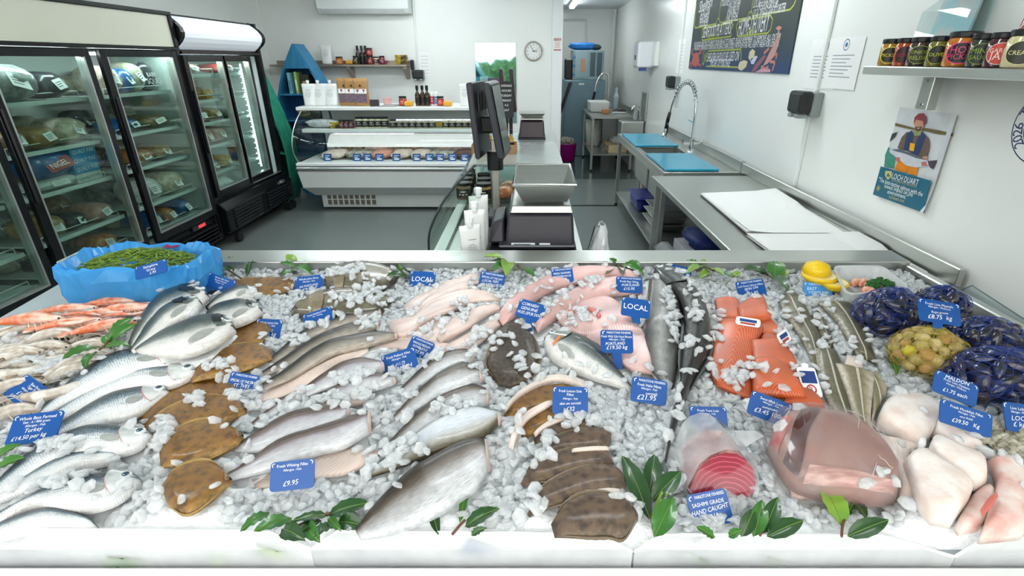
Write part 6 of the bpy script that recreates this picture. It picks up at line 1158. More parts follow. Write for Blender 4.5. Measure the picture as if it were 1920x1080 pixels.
G1 = 'haddock fillets'
fillet('thin dark haddock fillet, uppermost under its price tag', [(485, 682), (521, 657), (555, 628), (599, 605), (651, 589), (711, 582)], [(492, 688), (530, 670), (565, 647), (610, 624), (660, 608), (711, 594)], .02, HAD, .022, group=G1)
fillet('haddock fillet second from the top', [(490, 694), (530, 670), (570, 644), (620, 620), (660, 607), (706, 601)], [(496, 702), (545, 684), (590, 661), (630, 644), (670, 630), (706, 616)], .03, HAD, .022, group=G1)
fillet('long dark edged haddock fillet, third from the top', [(490, 716), (534, 690), (573, 662), (612, 641), (651, 631), (703, 623), (741, 628)], [(496, 728), (545, 709), (590, 684), (630, 664), (670, 655), (712, 643), (741, 634)], .038, HAD, .024, group=G1)
fillet('pale flesh side haddock fillet below the dark edged one', [(480, 742), (535, 712), (590, 688), (640, 666), (690, 654)], [(485, 752), (545, 738), (602, 713), (652, 684), (692, 664)], .022, FLESH, .02, group=G1, cut=False)
fillet('silver pollock fillet left of its price tag', [(566, 724), (599, 703), (641, 682), (680, 674), (717, 684)], [(575, 738), (609, 728), (644, 718), (686, 705), (717, 694)], .03, WHI, .034, group=G1)
fillet('brown backed pollock fillet below the pollock tag', [(608, 732), (644, 713), (683, 701), (712, 703), (738, 713)], [(612, 742), (651, 742), (690, 734), (716, 727), (738, 718)], .03, WHI, .03, group=G1)
fillet('pale fillet lying half under ice above the whiting', [(540, 788), (575, 763), (605, 748), (648, 742), (692, 749)], [(545, 794), (580, 780), (608, 769), (652, 762), (692, 755)], .022, FLESH, .022, cut=False)
fillet('thin silver fillet half buried in ice above whiting', [(470, 790), (505, 765), (540, 742), (580, 728)], [(478, 798), (515, 778), (548, 757), (584, 738)], .014, WHI, .02, cut=False)
fillet('whiting fillet, upper of two with purple sheen', [(437, 832), (477, 808), (536, 778), (596, 765), (636, 764), (652, 774)], [(438, 842), (492, 844), (551, 824), (610, 809), (640, 794), (652, 782)], .03, WHI, .034)
fillet('whiting fillet, lower and longer with lateral line', [(410, 893), (465, 861), (521, 826), (581, 808), (640, 789), (691, 774)], [(414, 899), (477, 886), (536, 871), (596, 851), (642, 840), (691, 812)], .036, WHI, .036)
fillet('pale whiting flesh fillet behind the whiting tag', [(470, 896), (530, 872), (589, 850), (641, 840), (712, 850)], [(480, 915), (540, 908), (592, 896), (655, 887), (712, 860)], .016, FLESH, .022, cut=False)
fillet('olive backed cod fillet, uppermost right of the pollock tag', [(750, 723), (793, 688), (829, 666), (865, 658), (884, 664)], [(752, 738), (805, 716), (841, 697), (872, 687), (886, 676)], .03, HAK, .036)
fillet('olive backed cod fillet, second with curled shoulder', [(737, 775), (771, 742), (819, 706), (852, 687), (874, 683), (898, 702)], [(742, 785), (787, 764), (835, 742), (878, 727), (900, 714)], .036, HAK, .04)
fillet('brown silver cod fillet, third in the slanting row', [(703, 855), (741, 814), (787, 772), (835, 740), (884, 723), (912, 734)], [(706, 862), (754, 834), (819, 795), (868, 769), (912, 757)], .03, HAK, .036)
fillet('bright silver cod fillet, fourth, belly side up', [(688, 882), (729, 852), (787, 811), (835, 782), (884, 765), (932, 778)], [(692, 890), (735, 878), (803, 855), (852, 842), (900, 826), (934, 795)], .044, skin('hake_belly', [(0, 'eceff1'), (.5, 'd9dee4'), (.8, 'b9b6ac'), (1, '6d6248')], None, .25, .12, .1, '8a8478', streak=.2), .034)
fillet('largest cod fillet at the front, brown back and white side', [(664, 985), (706, 937), (754, 895), (803, 863), (852, 837), (884, 827), (908, 831)], [(676, 1004), (741, 994), (819, 965), (868, 933), (894, 915), (914, 882)], .044, HAK, .05)

G2 = 'skinned pale fillets'
PALE = chevron('skinned_pale', 'e9d3c8', 'f4e8e0', 34, 1.1, .3, base2='e3c3b8', dist=.9)
for i, (a, b_, l) in enumerate((([(757, 576), (793, 551), (829, 534), (865, 522), (900, 512)], [(761, 588), (797, 573), (841, 548), (877, 537), (900, 530)], .02), ([(727, 602), (769, 595), (805, 569), (841, 552), (889, 545), (940, 557)], [(735, 628), (764, 630), (805, 600), (846, 584), (889, 567), (940, 564)], .035), ([(818, 632), (846, 602), (877, 586), (908, 576), (937, 572)], [(826, 640), (860, 625), (889, 608), (913, 591), (937, 580)], .035),
        ([(715, 628), (770, 612), (820, 600), (868, 592)], [(722, 640), (780, 645), (840, 640), (880, 612)], .018), ([(830, 655), (870, 632), (905, 612), (935, 598)], [(840, 668), (880, 655), (912, 634), (940, 610)], .02), ([(775, 585), (805, 556), (838, 541), (880, 531)], [(780, 592), (812, 572), (845, 556), (884, 543)], .03), ([(690, 645), (740, 632), (800, 640), (850, 648)], [(695, 655), (745, 655), (800, 664), (850, 662)], .014))):
    slab('skinned_fillet', ['pale skinned fillet at the back under the LOCAL tag', 'pink streaked skinned fillet with folded near end', 'pale skinned fillet on the right of the group', 'broad milky skinned fillet at the left of the group', 'lowest pale skinned fillet beside the dark turbot', 'narrow pink skinned fillet between the rear two', 'thin pale skinned fillet above the dover sole tag'][i], a, b_, l, PALE, .026, group=G2)
HUSS = chevron('huss_flesh', 'e8b5ad', 'f6ddd6', 60, .5, .35, base2='e3a7a0', dist=.6)
L, t = slab('huss_side', 'long pink skinned huss curving along the back', [(930, 592), (966, 555), (1010, 528), (1061, 507), (1113, 502), (1196, 511)], [(944, 608), (978, 584), (1025, 549), (1077, 531), (1139, 519), (1196, 522)], .03, HUSS, .04, group='huss', ps=.6)
slab('huss_side', 'second pink huss curving behind the ray wings', [(1000, 608), (1025, 580), (1056, 557), (1100, 534), (1155, 521), (1206, 527)], [(1008, 620), (1041, 598), (1074, 578), (1113, 562), (1160, 552), (1206, 548)], .03, HUSS, .04, group='huss', ps=.6)
RAY = chevron('ray_flesh', 'e9c3bd', 'f5e2dc', 46, .15, .3, base2='dfa29c', dist=1.0)
_, rw = slab('ray_wing', 'pink ray wing with red blotches under ice', [(1046, 600), (1077, 565), (1126, 555), (1152, 562), (1183, 592)], [(1060, 615), (1085, 630), (1115, 630), (1150, 612), (1185, 602)], .035, RAY, .02, group='ray wings')
slab('ray_wing', 'pink ray wing with white edge below the LOCAL tag', [(1096, 634), (1113, 598), (1139, 604), (1183, 604), (1210, 628), (1224, 690)], [(1102, 640), (1125, 655), (1150, 668), (1170, 685), (1190, 697), (1222, 700)], .03, RAY, .022, group='ray wings')
for i, (a, b_) in enumerate((([(1050, 592), (1062, 582), (1076, 580)], [(1053, 598), (1065, 592), (1078, 588)]), ([(1102, 575), (1118, 578), (1128, 592)], [(1100, 580), (1112, 586), (1122, 596)]))): 
    L = Loft(a, b_, .003, .055, pf='fillet', keep=False, n=8); obj('blood_mark', L.body(), M('blood_red', 'cf6f62', .35, var=.2), rw, smooth=True)

# hake
HKW = skin('hake_dark', [(0, '2e302f'), (.3, '4a4b48'), (.5, '2b2c2b'), (.62, '5a5a55'), (.85, '6b6a66'), (1, '4c4b49')], (120, 30), .27, .15, .35, '2a2a28', sdark=.3, streak=.3)
L = Loft([(1249, 862), (1274, 776), (1300, 715), (1327, 668), (1333, 629), (1323, 576), (1300, 542), (1266, 508), (1240, 495)], [(1247, 852), (1260, 772), (1274, 730), (1278, 669), (1283, 616), (1272, 560), (1236, 525), (1225, 512), (1228, 500)], .075, .035, n=32)
t = fishthing('whole_hake', 'whole dark hake with its head at the back and narrow tail', 'fish', L); obj('body', L.body(), HKW, t, smooth=True); eye(L, .945, .62, .012, t); gill(L, .83, t, M('hake_head', '3d403f', .28, col2='575a58', scale=25, coat=.5)); tail_fan(L, t, .035, .018); fin_edge(L, 0, .25, .55, .012, t); fin_edge(L, 1, .3, .6, .012, t, nm='belly_fin'); obj('mouth', tube_on(L, [(.995, .5), (.975, .72), (.95, .85)], .002), MOUTH, t); obj('back_groove', tube_on(L, [(.2, .48), (.5, .5), (.75, .47)], .004, .0), M('groove_dark', '232322', .4), t)
L = Loft([(1262, 728), (1272, 685), (1276, 629), (1278, 584), (1262, 527)], [(1246, 716), (1223, 698), (1207, 645), (1209, 595), (1216, 527)], .04, .03, pf='taper', ps=.6)
t = fishthing('hake_fillet', 'grey silver hake fillet left of the whole hake', 'fillet', L); obj('skin_side', L.body(), skin('hake_fil', [(0, '55534f'), (.3, '8e8d88'), (.55, 'c3c3c0'), (.8, '84827d'), (.95, '5a5954'), (1, 'efe3da')], (110, 26), .28, .12, .25, '4d4c48', sdark=.25, streak=.25), t, smooth=True)

# salmon
SAL = chevron('salmon_flesh', 'd8581b', 'f2b890', 15, 1.5, .15, base2='d05015', dist=.5, rough=.4); G3 = 'salmon fillets'
for i, (a, b_, l, th) in enumerate((([(1352, 560), (1384, 566), (1386, 606)][:2] + [(1386, 606)], [(1340, 562), (1343, 582), (1352, 604)], .03, .03), ([(1381, 578), (1405, 562), (1432, 555)], [(1386, 602), (1420, 604), (1447, 598)], .04, .035), ([(1410, 604), (1440, 598), (1464, 622)], [(1412, 622), (1435, 628), (1462, 630)], .03, .025),
        ([(1410, 748), (1412, 690), (1418, 645), (1432, 618), (1410, 598)], [(1345, 722), (1329, 690), (1336, 642), (1344, 612), (1352, 598)], .035, .038), ([(1438, 620), (1454, 620), (1462, 640)], [(1425, 634), (1432, 645), (1450, 652)], .03, .02), ([(1504, 706), (1486, 668), (1464, 636)], [(1412, 690), (1409, 660), (1407, 640)], .045, .035), ([(1515, 746), (1496, 716), (1478, 692), (1446, 672)], [(1412, 738), (1410, 712), (1410, 690), (1413, 674)], .055, .038),
        ([(1548, 762), (1530, 742), (1508, 728)], [(1468, 762), (1470, 752), (1486, 742)], .042, .03), ([(1560, 788), (1545, 770), (1520, 764)], [(1480, 798), (1476, 778), (1480, 764)], .03, .03))):
    slab('salmon_fillet', ['small salmon piece at the back left corner', 'shiny folded salmon piece at the back', 'narrow salmon piece right of the folded one', 'largest salmon fillet on the left of the salmon', 'small salmon offcut in the middle behind a badge', 'salmon fillet with pale cut edge in the middle', 'salmon fillet in front of the middle one', 'salmon tail piece above the swordfish tag', 'lowest salmon tail piece beside the swordfish'][i], a, b_, l, SAL, th * .8, group=G3, ps=.22)
# cod fillets with skin
COD = skin('cod_skin', [(0, '8a8468'), (.2, '6f6a52'), (.45, '7d7860'), (.8, '8b866e'), (1, 'cfc9b8')], None, .27, .05, .65, '4c4936', streak=.2, line=(.52, .035, 'd5d0bd'), spotscale=40); CODL = skin('cod_pale', [(0, 'e9e3d9'), (.3, 'c0b69c'), (.5, '8d8364'), (.75, '9d9478'), (1, 'e3dacb')], None, .27, .05, .4, '6d6549', streak=.3, line=(.5, .04, 'e3ddcd')); G4 = 'cod fillets'
for i, (a, b_, l, m_) in enumerate((([(1540, 705), (1540, 645), (1527, 610), (1506, 565), (1490, 546)], [(1526, 690), (1512, 655), (1494, 622), (1468, 585), (1461, 558)], .03, COD), ([(1566, 650), (1556, 625), (1545, 600), (1530, 580)], [(1548, 655), (1538, 630), (1530, 612), (1520, 596)], .02, COD), ([(1645, 682), (1630, 640), (1615, 605), (1594, 564)], [(1606, 662), (1588, 634), (1562, 594), (1532, 567)], .03, COD),
        ([(1606, 806), (1602, 762), (1586, 702), (1566, 654)], [(1578, 796), (1560, 768), (1540, 722), (1527, 650)], .04, COD), ([(1664, 735), (1655, 715), (1640, 695)], [(1634, 792), (1632, 750), (1622, 712)], .045, CODL), ([(1637, 814), (1632, 788), (1637, 740), (1642, 698)], [(1606, 812), (1600, 782), (1584, 728), (1565, 679)], .055, CODL))):
    slab('cod_fillet', ['speckled cod fillet beside the salmon', 'short speckled cod fillet half under ice', 'olive cod fillet beside the mussel bag', 'olive cod fillet in the middle of the cod', 'cod tail with white edge by the monkfish', 'pale striped cod fillet on top in front'][i], a, b_, l, m_, .026, group=G4, ps=.5)
slab('cod_flesh_end', 'white flesh end peeking from the middle cod fillet', [(1585, 668), (1600, 672), (1618, 685)], [(1580, 690), (1600, 692), (1616, 692)], .05, FLESH, .02)
# monkfish
MONK = M('monk_flesh', 'f2eae4', .4, col2='e6d3c7', scale=22, coat=.2, sub=.1, bump=.35, bscale=30); MONKP = M('monk_pink', 'ecdcd3', .4, col2='dda99e', scale=18, coat=.2, sub=.1, bump=.35, bscale=30); G5 = 'monkfish fillets'
for i, (a, b_, l, th, m_) in enumerate((([(1645, 782), (1666, 752), (1707, 745), (1743, 756), (1762, 778)], [(1645, 797), (1678, 814), (1707, 832), (1734, 833), (1759, 793)], .03, .06, MONK), ([(1734, 842), (1703, 862), (1708, 904), (1711, 950)], [(1630, 817), (1656, 850), (1676, 898), (1684, 940)], .02, .045, MONK), ([(1746, 790), (1766, 784), (1812, 816), (1842, 850)], [(1746, 812), (1780, 838), (1815, 850), (1842, 866)], .03, .05, MONK),
        ([(1738, 848), (1752, 824), (1796, 844), (1848, 866)], [(1744, 858), (1780, 884), (1820, 914), (1850, 905)], .045, .055, MONK), ([(1719, 842), (1762, 874), (1822, 916), (1786, 978)], [(1694, 864), (1706, 898), (1722, 946), (1745, 972)], .05, .06, MONK), ([(1868, 925), (1845, 915), (1815, 940), (1790, 985)], [(1862, 940), (1850, 970), (1835, 992), (1800, 998)], .03, .04, MONKP), ([(1880, 860), (1914, 880), (1918, 930), (1920, 1002)], [(1850, 862), (1866, 905), (1850, 960), (1836, 1010)], .035, .055, MONKP))):
    _, mk_ = slab('monkfish_fillet', ['blocky monkfish fillet at the back of the monkfish', 'monkfish fillet beside the wrapped swordfish', 'monkfish fillet under the monkfish tag', 'plump monkfish fillet right of centre', 'largest white monkfish fillet in the middle front', 'pink edged monkfish flap at the front', 'long monkfish fillet at the right edge'][i], a, b_, l, m_, th, group=G5, ps=.38, pf='fillet')
    if i == 5: flap = mk_
L = Loft([(1868, 922), (1852, 935), (1838, 955)], [(1872, 930), (1860, 950), (1842, 968)], .006, .085, pf='fillet', keep=False, n=8); obj('blood_streak', L.body(), M('blood_red', 'cf6f62', .35, var=.2), flap, smooth=True)
# ---------------------------------------------------------------- tuna, swordfish
def facing(px, py, lift=0.0, back=.75):
    """upright-ish frame standing on the bed at a picture point, leaning back"""
    a = bed(px, py, lift); n = Vector((0, -back, math.sqrt(1 - back * back))); return a, n
def on_plane(px, py, a, n): d = ray(px, py); return CAM + d * ((a - CAM).dot(n) / d.dot(n))
a, n = facing(1365, 940, .01, .72); face = [on_plane(1160 + x / 3.6, 740 + y / 3.6, a, n) for x, y in ((470, 660), (510, 580), (560, 480), (630, 425), (720, 390), (800, 400), (860, 440), (905, 500), (922, 580), (918, 640), (885, 690), (800, 712), (700, 720), (560, 700))]
t = thing('tuna_loin', 'deep red tuna loin with its cut face to the front', 'fish loin', Vector((sum(p.x for p in face) / len(face), sum(p.y for p in face) / len(face), min(p.z for p in face))), None)
fc = sum(face, Vector()) / len(face); back = Vector((-.01, .075, .0)); g = B(); g.hexa([p + back * 1.0 for p in face], [p - n * .001 for p in face]); obj('loin_side', g, M('tuna_side', '7d2f35', .3, col2='c9a39a', scale=20, coat=.4), t, smooth=False)
tm, nt, N, L_, p_ = newmat('tuna_red'); uvn = nd(N, 'ShaderNodeUVMap'); wv = nd(N, 'ShaderNodeTexWave', wave_type='RINGS', rings_direction='Z'); wv.inputs['Scale'].default_value = 2.2; wv.inputs['Distortion'].default_value = 2.5; wv.inputs['Detail'].default_value = 2; mp = nd(N, 'ShaderNodeMapping'); mp.inputs['Location'].default_value = (0, .75, 0); L_.new(uvn.outputs[0], mp.inputs[0]); L_.new(mp.outputs[0], wv.inputs['Vector'])
r = ramp(N, [(0, '8c0a29'), (.90, '9a1032'), (.97, 'b23852'), (1, 'c9667c')]); L_.new(wv.outputs[1], r.inputs[0]); L_.new(r.outputs[0], p_.inputs['Base Color']); p_.inputs['Roughness'].default_value = .3; p_.inputs['Coat Weight'].default_value = .6
g = B(); rings = []
for q in (1.0, .8, .55, .3, .05): rings.append([fc + (p - fc) * q + n * .004 * (1 - q) for p in face])
g.grid(rings, closed=True); g.f.append(tuple(range(4 * len(face), 5 * len(face)))); ex_ = Vector((1, 0, 0)); ey_ = n.cross(ex_); g.uv = [((v - fc).dot(ex_) * 14, (v - fc).dot(ey_) * 14) for v in g.v]; obj('cut_face', g, tm, t, smooth=True)
wr = [fc + (p - fc) * 1.12 for p in face]; g = B(); rows = [[p + n * .004 for p in wr], [fc + (p - fc) * 1.16 + back * .5 + Vector((0, 0, .012 * math.sin(3 * i))) for i, p in enumerate(face)], [fc + (p - fc) * 1.2 + back * 1.15 + Vector((.008 * math.cos(5 * i), 0, .02 * math.sin(2 * i))) for i, p in enumerate(face)], [fc + (p - fc) * .75 + back * 1.75 + Vector((0, 0, .02)) for p in face]]
g.grid(rows, closed=True); obj('wrap', g, film('frosty_wrap', 'eef1f2', .55, .2, 20), t, smooth=True)
obj('wrap_tail', B().add([bed(*q, .06) for q in ((1345, 806), (1418, 808), (1432, 818), (1398, 838), (1368, 830))], [(0, 1, 2, 3, 4)]), film('white_wrap', 'f3f5f6', .8), t)
SWM = M('sword_flesh', 'a27d73', .3, col2='8c675f', scale=9, coat=.4, sub=.1)
L = Loft([(1455, 800), (1500, 788), (1562, 786), (1612, 806), (1655, 850), (1682, 912)], [(1440, 835), (1478, 900), (1530, 925), (1590, 934), (1640, 938), (1682, 930)], .10, .02, pf='fillet', ps=.34, n=26); t = fishthing('swordfish_loin', 'large wrapped swordfish loin with dark bloodline', 'fish loin', L); obj('loin', L.body(), SWM, t, smooth=True)
obj('bloodline', L.patch(lambda a, b: (.16 + .13 * a + .07 * b + .012 * math.sin(9 * b), .10 + .84 * b), 8, 20, .0035, .0035), M('bloodline', '3a1413', .3, col2='521d1b', scale=25, coat=.6), t, smooth=True)
obj('red_edge', L.patch(lambda a, b: (.03 + .12 * a, .45 + .5 * b), 6, 12, .003, .003), M('sword_red', 'a84a48', .3, col2='c8807a', scale=20, coat=.5), t, smooth=True)
obj('cut_face', L.patch(lambda a, b: (.40 + .55 * a, .80 + .17 * b - .05 * math.sin(PI * a)), 16, 6, .0028, .0028), M('sword_cut', 'cfa59a', .3, col2='a5766d', scale=22, stretch=(1, 4, 4), coat=.4), t, smooth=True)
for k in range(9):
    a0, b0 = random.uniform(.08, .8), random.uniform(.12, .75); da, db = random.uniform(-.06, .14), random.uniform(-.2, .25); obj('wrap_crease', B().tube([L.S(a0 + da * i / 5, max(.03, min(.97, b0 + db * i / 5 + .012 * math.sin(i * 2))), .0065) for i in range(6)], [.0002, .0005, .0006, .0006, .0004, .0002], 4), M('crease', 'e3d8d4', .15), t)
L2 = Loft([(1430, 800), (1490, 778), (1562, 776), (1620, 798), (1664, 846), (1690, 915)], [(1432, 838), (1470, 905), (1525, 930), (1590, 940), (1640, 944), (1688, 934)], .107, .019, pf='fillet', ps=.33, n=26, keep=False); g = L2.body(); g.v = [v + Vector((0, 0, .004 * math.sin(v.x * 140 + v.y * 60))) for v in g.v]; obj('cling_wrap', g, film('cling_film', 'f4f0ef', .10, .12, 16), t, smooth=True)
slab('swordfish_flap', 'pale pink swordfish flap under the wrapped loin', [(1480, 905), (1490, 900), (1510, 900)], [(1484, 932), (1500, 936), (1530, 932)], .012, CUT, .02); slab('swordfish_flap', 'pale pink flap at the right foot of the swordfish', [(1600, 936), (1640, 930), (1682, 922)], [(1606, 948), (1645, 946), (1682, 940)], .012, CUT, .02)
# salmon badges
for i, (c4, lb) in enumerate((([(1383, 600), (1392, 596), (1420, 606), (1416, 612)], 'oval red and blue badge lying on the salmon'), ([(1456, 637), (1478, 622), (1484, 628), (1464, 642)], 'small white badge with blue emblem beside the salmon'))):
    C = [bed(*q, .075) for q in c4]; c0 = sum(C, Vector()) / 4; t = thing('salmon_badge', lb, 'tag', c0); ex = C[1] - C[0] if i else C[2] - C[0]; f = Fr(c0, ex, Vector((0, .7, .7))); w_, h_ = (.035, .013) if i == 0 else (.028, .018)
    g = B(); f.plate(g, -w_, w_, -h_, h_, .008, .002); obj('card', g, PRINT_W, t); g = B(); f.rect(g, -w_ * .7, w_ * .7, -h_ * .1, h_ * .6); obj('blue_print', g, M('badge_blue', '24407f', .4), t); g = B(); f.rect(g, -w_ * .6, w_ * .6, -h_ * .7, -h_ * .25); obj('red_print', g, cm('red'), t)
a, n = facing(1518, 742, .05, .55); f = Fr(on_plane(1518, 716, a, n), (1, 0, -.05), n.cross(Vector((1, 0, 0)))); t = thing('salmon_badge', 'tall white badge with red emblem at the salmon edge', 'tag', on_plane(1518, 740, a, n)); g = B(); f.plate(g, -.024, .024, -.04, .04, .006, .002); f.plate(g, -.008, .008, .038, .052, .003, .002); obj('card', g, PRINT_W, t)
g = B(); f.rect(g, -.02, .02, -.004, .03); obj('blue_print', g, M('badge_blue', '24407f', .4), t); g = B(); f.arc(g, 0, -.02, .013, .004); f.text(g, 'R', 0, -.02, .014); obj('red_print', g, cm('red'), t)

# ---------------------------------------------------------------- prawns
PRW = M('raw_prawn', 'ded9d0', .3, col2='a89a88', scale=30, coat=.3, sub=.1); PRT = M('prawn_tail', '8d7a63', .3, col2='b79a80', scale=40, coat=.5); LNG = M('langoustine', 'd96a3a', .3, col2='f0d2bf', scale=22, coat=.3); LEGM = M('prawn_leg', 'cbbfb0', .35)
def prawn(label, cat, name, loc, big=False, mat=PRW, lm=LEGM):
    """segmented body bent in an arc in the XY plane, fan tail, head with feelers"""
    t = thing(name, label, cat, loc); L0 = Vector(loc); ln = .17 if big else .15; n = 22; pts, rs = [], []
    for i in range(n):
        u = i / (n - 1); a = (u - .3) * (.35 if big else 1.25); pts.append(L0 + Vector((ln * (u - .5), (.02 if big else .045) * math.sin(PI * u) * (1 if not big else .5), .017 + .003 * math.sin(PI * u))))
        r = .007 + .010 * min(1, u / .35); r *= (1 - .55 * max(0, (u - .72) / .28)); r *= 1 + (.07 if i % 3 == 0 and u < .66 else 0); rs.append(r)
    obj('body', B().tube(pts, rs, 9), mat, t, smooth=True)
    e = pts[0]
    for k in range(4): d = Vector((-math.cos((k - 1.5) * .42), math.sin((k - 1.5) * .42), 0)); s_ = Vector((-d.y, d.x, 0)); obj('tail_plate', B().hexa([e - s_ * .003, e + d * .022 - s_ * .007, e + d * .032, e + d * .022 + s_ * .007, e + s_ * .003], [q + Vector((0, 0, .003)) for q in (e - s_ * .003, e + d * .022 - s_ * .007, e + d * .032, e + d * .022 + s_ * .007, e + s_ * .003)]), PRT if not big else mat, t)
    h = pts[-1]
    for k in range(2): obj('feeler', B().tube(spl([h, h + Vector((.03, .012 * (2 * k - 1), .006)), h + Vector((.07, .03 * (2 * k - 1), -.008)), h + Vector((.10, .06 * (2 * k - 1), -.014))], 8), .0011, 4), lm, t)
    for k in range(5): q = pts[10 + 2 * k]; obj('leg', B().tube([q, q + Vector((.006, -.018, -.004)), q + Vector((.012, -.03, -.015))], .0018, 4), lm, t)
    for s_ in (-1, 1): obj('eye', B().ball(h + Vector((-.006, s_ * .006, .006)), .0032, n=8, m=5), EYE_K, t, smooth=True)
    if big:
        for s_ in (-1, 1): obj('claw', B().tube(spl([pts[-5], pts[-3] + Vector((.02, .03 * s_, 0)), h + Vector((.05, .028 * s_, 0)), h + Vector((.09, .012 * s_, 0))], 10), [.004, .004, .004, .005, .005, .006, .006, .005, .003, .0015], 6), mat, t, smooth=True)
    return t
PR = [(20, 640, 20), (60, 632, 15), (95, 650, 30), (30, 660, 10), (140, 640, 40), (75, 672, 25), (120, 675, 200), (165, 668, 20), (20, 684, 30), (60, 700, 195), (105, 700, 25), (150, 700, 35), (10, 712, 20), (140, 720, 30), (25, 750, 45), (2, 775, 25), (18, 800, 40), (120, 735, 215), (170, 690, 30), (185, 640, 30), (5, 668, 190), (50, 652, 210)]
proto = None
for i, (px, py, r_) in enumerate(PR):
    p = bed(px, py, .012 + .014 * (i % 3)); lb = 'raw grey tiger prawn in the heap at the left'
    if proto is None: proto = prawn(lb, 'prawn', 'tiger_prawn', (0, 0, 0)); o = proto; o['group'] = 'raw tiger prawns'; o.location = p; o.rotation_euler = (0, 0, math.radians(r_))
    else: o = dup(proto, p, math.radians(r_), lb, 'raw tiger prawns', random.uniform(.85, 1.1))
    o.rotation_euler.x = random.uniform(-.25, .25)
proto = None
for i, (px, py, r_, lb) in enumerate(((215, 577, 14, 'orange langoustine at the back edge of the prawn tray'), (130, 592, 12, 'pink orange langoustine left along the tray edge'), (185, 600, 20, 'orange langoustine in the middle of the prawn tray'), (235, 590, 15, 'small orange langoustine beside the bream'), (135, 618, 20, 'orange langoustine head half under ice'), (200, 622, 30, 'orange langoustine behind the bay leaves'), (60, 612, 8, 'langoustine at the far left rim'))):
    p = bed(px, py, .03 + .004 * i)
    if proto is None: proto = prawn(lb, 'langoustine', 'langoustine', (0, 0, 0), True, LNG, LNG); o = proto; o['group'] = 'langoustines'; o.location = p; o.rotation_euler = (0, 0, math.radians(r_))
    else: o = dup(proto, p, math.radians(r_), lb, 'langoustines', random.uniform(.9, 1.15))
t = thing('prawn_tray', 'white tray rim under the langoustines', 'tray', bed(150, 590)); TP = [bed(*q, .004) for q in ((30, 625), (90, 600), (160, 575), (310, 553), (300, 580), (230, 600), (120, 640))]; obj('tray', B().prism(TP, (0, 0, .006)), M('tray_white', 'e8ecec', .3), t)

# ---------------------------------------------------------------- samphire in its lined box
sb = thing('samphire_box', 'blue film lined box heaped with green samphire', 'box', (-1.42, 1.70, .905)); cx_, cy_ = -1.385, 1.70
BLF = film('blue_liner_film', '55b9f6', .9, .14, 9)
def ring(rx, ry, z, wob): 
    out = []
    for k in range(80):
        a_ = 2 * PI * k / 80; c_, s_ = math.cos(a_), math.sin(a_); q = 1 + wob * math.sin(5 * a_ + z * 40) + wob * .6 * math.sin(11 * a_ + 1.3)
        out.append(Vector((cx_ + rx * q * math.copysign(abs(c_) ** .55, c_), cy_ + ry * q * math.copysign(abs(s_) ** .55, s_), z + wob * .35 * math.sin(7 * a_) + (.012 if wob else 0) * random.uniform(-.5, .5))) + Vector((random.uniform(-.004, .004), random.uniform(-.004, .004), 0)) * (1 if wob else 0))
    return out
rows = [ring(.20, .115, .905, .0), ring(.225, .135, .925, .03), ring(.235, .145, .97, .035), ring(.24, .15, 1.02, .03), ring(.238, .15, 1.06, .03), ring(.225, .138, 1.07, .02), ring(.205, .12, 1.04, .03), ring(.19, .105, 1.0, .03), ring(.15, .08, .985, 0)]
obj('liner', B().grid(rows, closed=True), BLF, sb); obj('carton_base', B().box(cx_ - .21, cx_ + .19, cy_ - .125, cy_ + .125, .899, .905), KR, sb); g = B(); f = Fr((cx_ + .03, cy_ + .128, 1.056), (1, 0, 0), (0, .8, .25)); f.poly(g, [(-.03, -.01), (.02, -.012), (.035, .012), (0, .0), (-.02, .012)], .004); obj('liner_print', g, M('maroon_print', '8d2450', .4), sb)
SAM = M('samphire', '5d7d22', .4, col2='7d9a35', scale=60); g = B()
for k in range(950):
    a_, r_ = random.uniform(0, 2 * PI), math.sqrt(random.random()); x, y = cx_ + .195 * r_ * math.cos(a_), cy_ + .105 * r_ * math.sin(a_); z = 1.022 + .045 * (1 - r_ ** 2) + random.uniform(0, .02); d = random.uniform(-.5, .5) + random.choice((.3, .6, 2.6)); l_ = random.uniform(.02, .045); v = Vector((math.cos(d) * l_, math.sin(d) * l_, random.uniform(-.006, .012))); c_ = Vector((x, y, z)); g.tube([c_ - v / 2, c_ + Vector((0, 0, .003)), c_ + v / 2], [.0016, .002, .0012], 4)
g.tube(spl([bed(*q, h_) for q, h_ in (((258, 505), .11), ((180, 512), .125), ((150, 525), .10), ((135, 535), .06))], 12), .003, 5)
obj('samphire_heap', g, SAM, None, smooth=True, label='heap of thin green samphire stems in the blue box', cat='samphire', kind='stuff')

# ---------------------------------------------------------------- shellfish in nets
def shell(name, label, cat, ln, wd, ht, mat, loc=(0, 0, 0)):
    """two domed valves, pointed at one end"""
    t = thing(name, label, cat, loc); L0 = Vector(loc)
    for s_ in (1, -1):
        rows = []
        for i in range(9):
            u = i / 8; w_ = wd * (math.sin(PI * u ** .75)) ** .75 * .5 + .0004; r = []
            for j in range(7):
                v = -1 + 2 * j / 6; r.append(L0 + Vector((ln * (u - .5), w_ * v, s_ * (ht * .5 * (1 - v * v) ** .6 * math.sin(PI * min(1, u * 1.0) ** .7) ** .6 + .0004))))
            rows.append(r)
        g = B().grid(rows, uv=True); g.f = g.f if s_ > 0 else [f_[::-1] for f_ in g.f]; obj('valve', g, mat, t, smooth=True)
    return t
MUS = [M('mussel_%d' % i, c, .2, col2=c2, scale=35, stretch=(1, 3, 3), coat=.7) for i, (c, c2) in enumerate((('14161f', '2a2733'), ('1a1d2e', '33394f'), ('221e24', '463a3d')))]
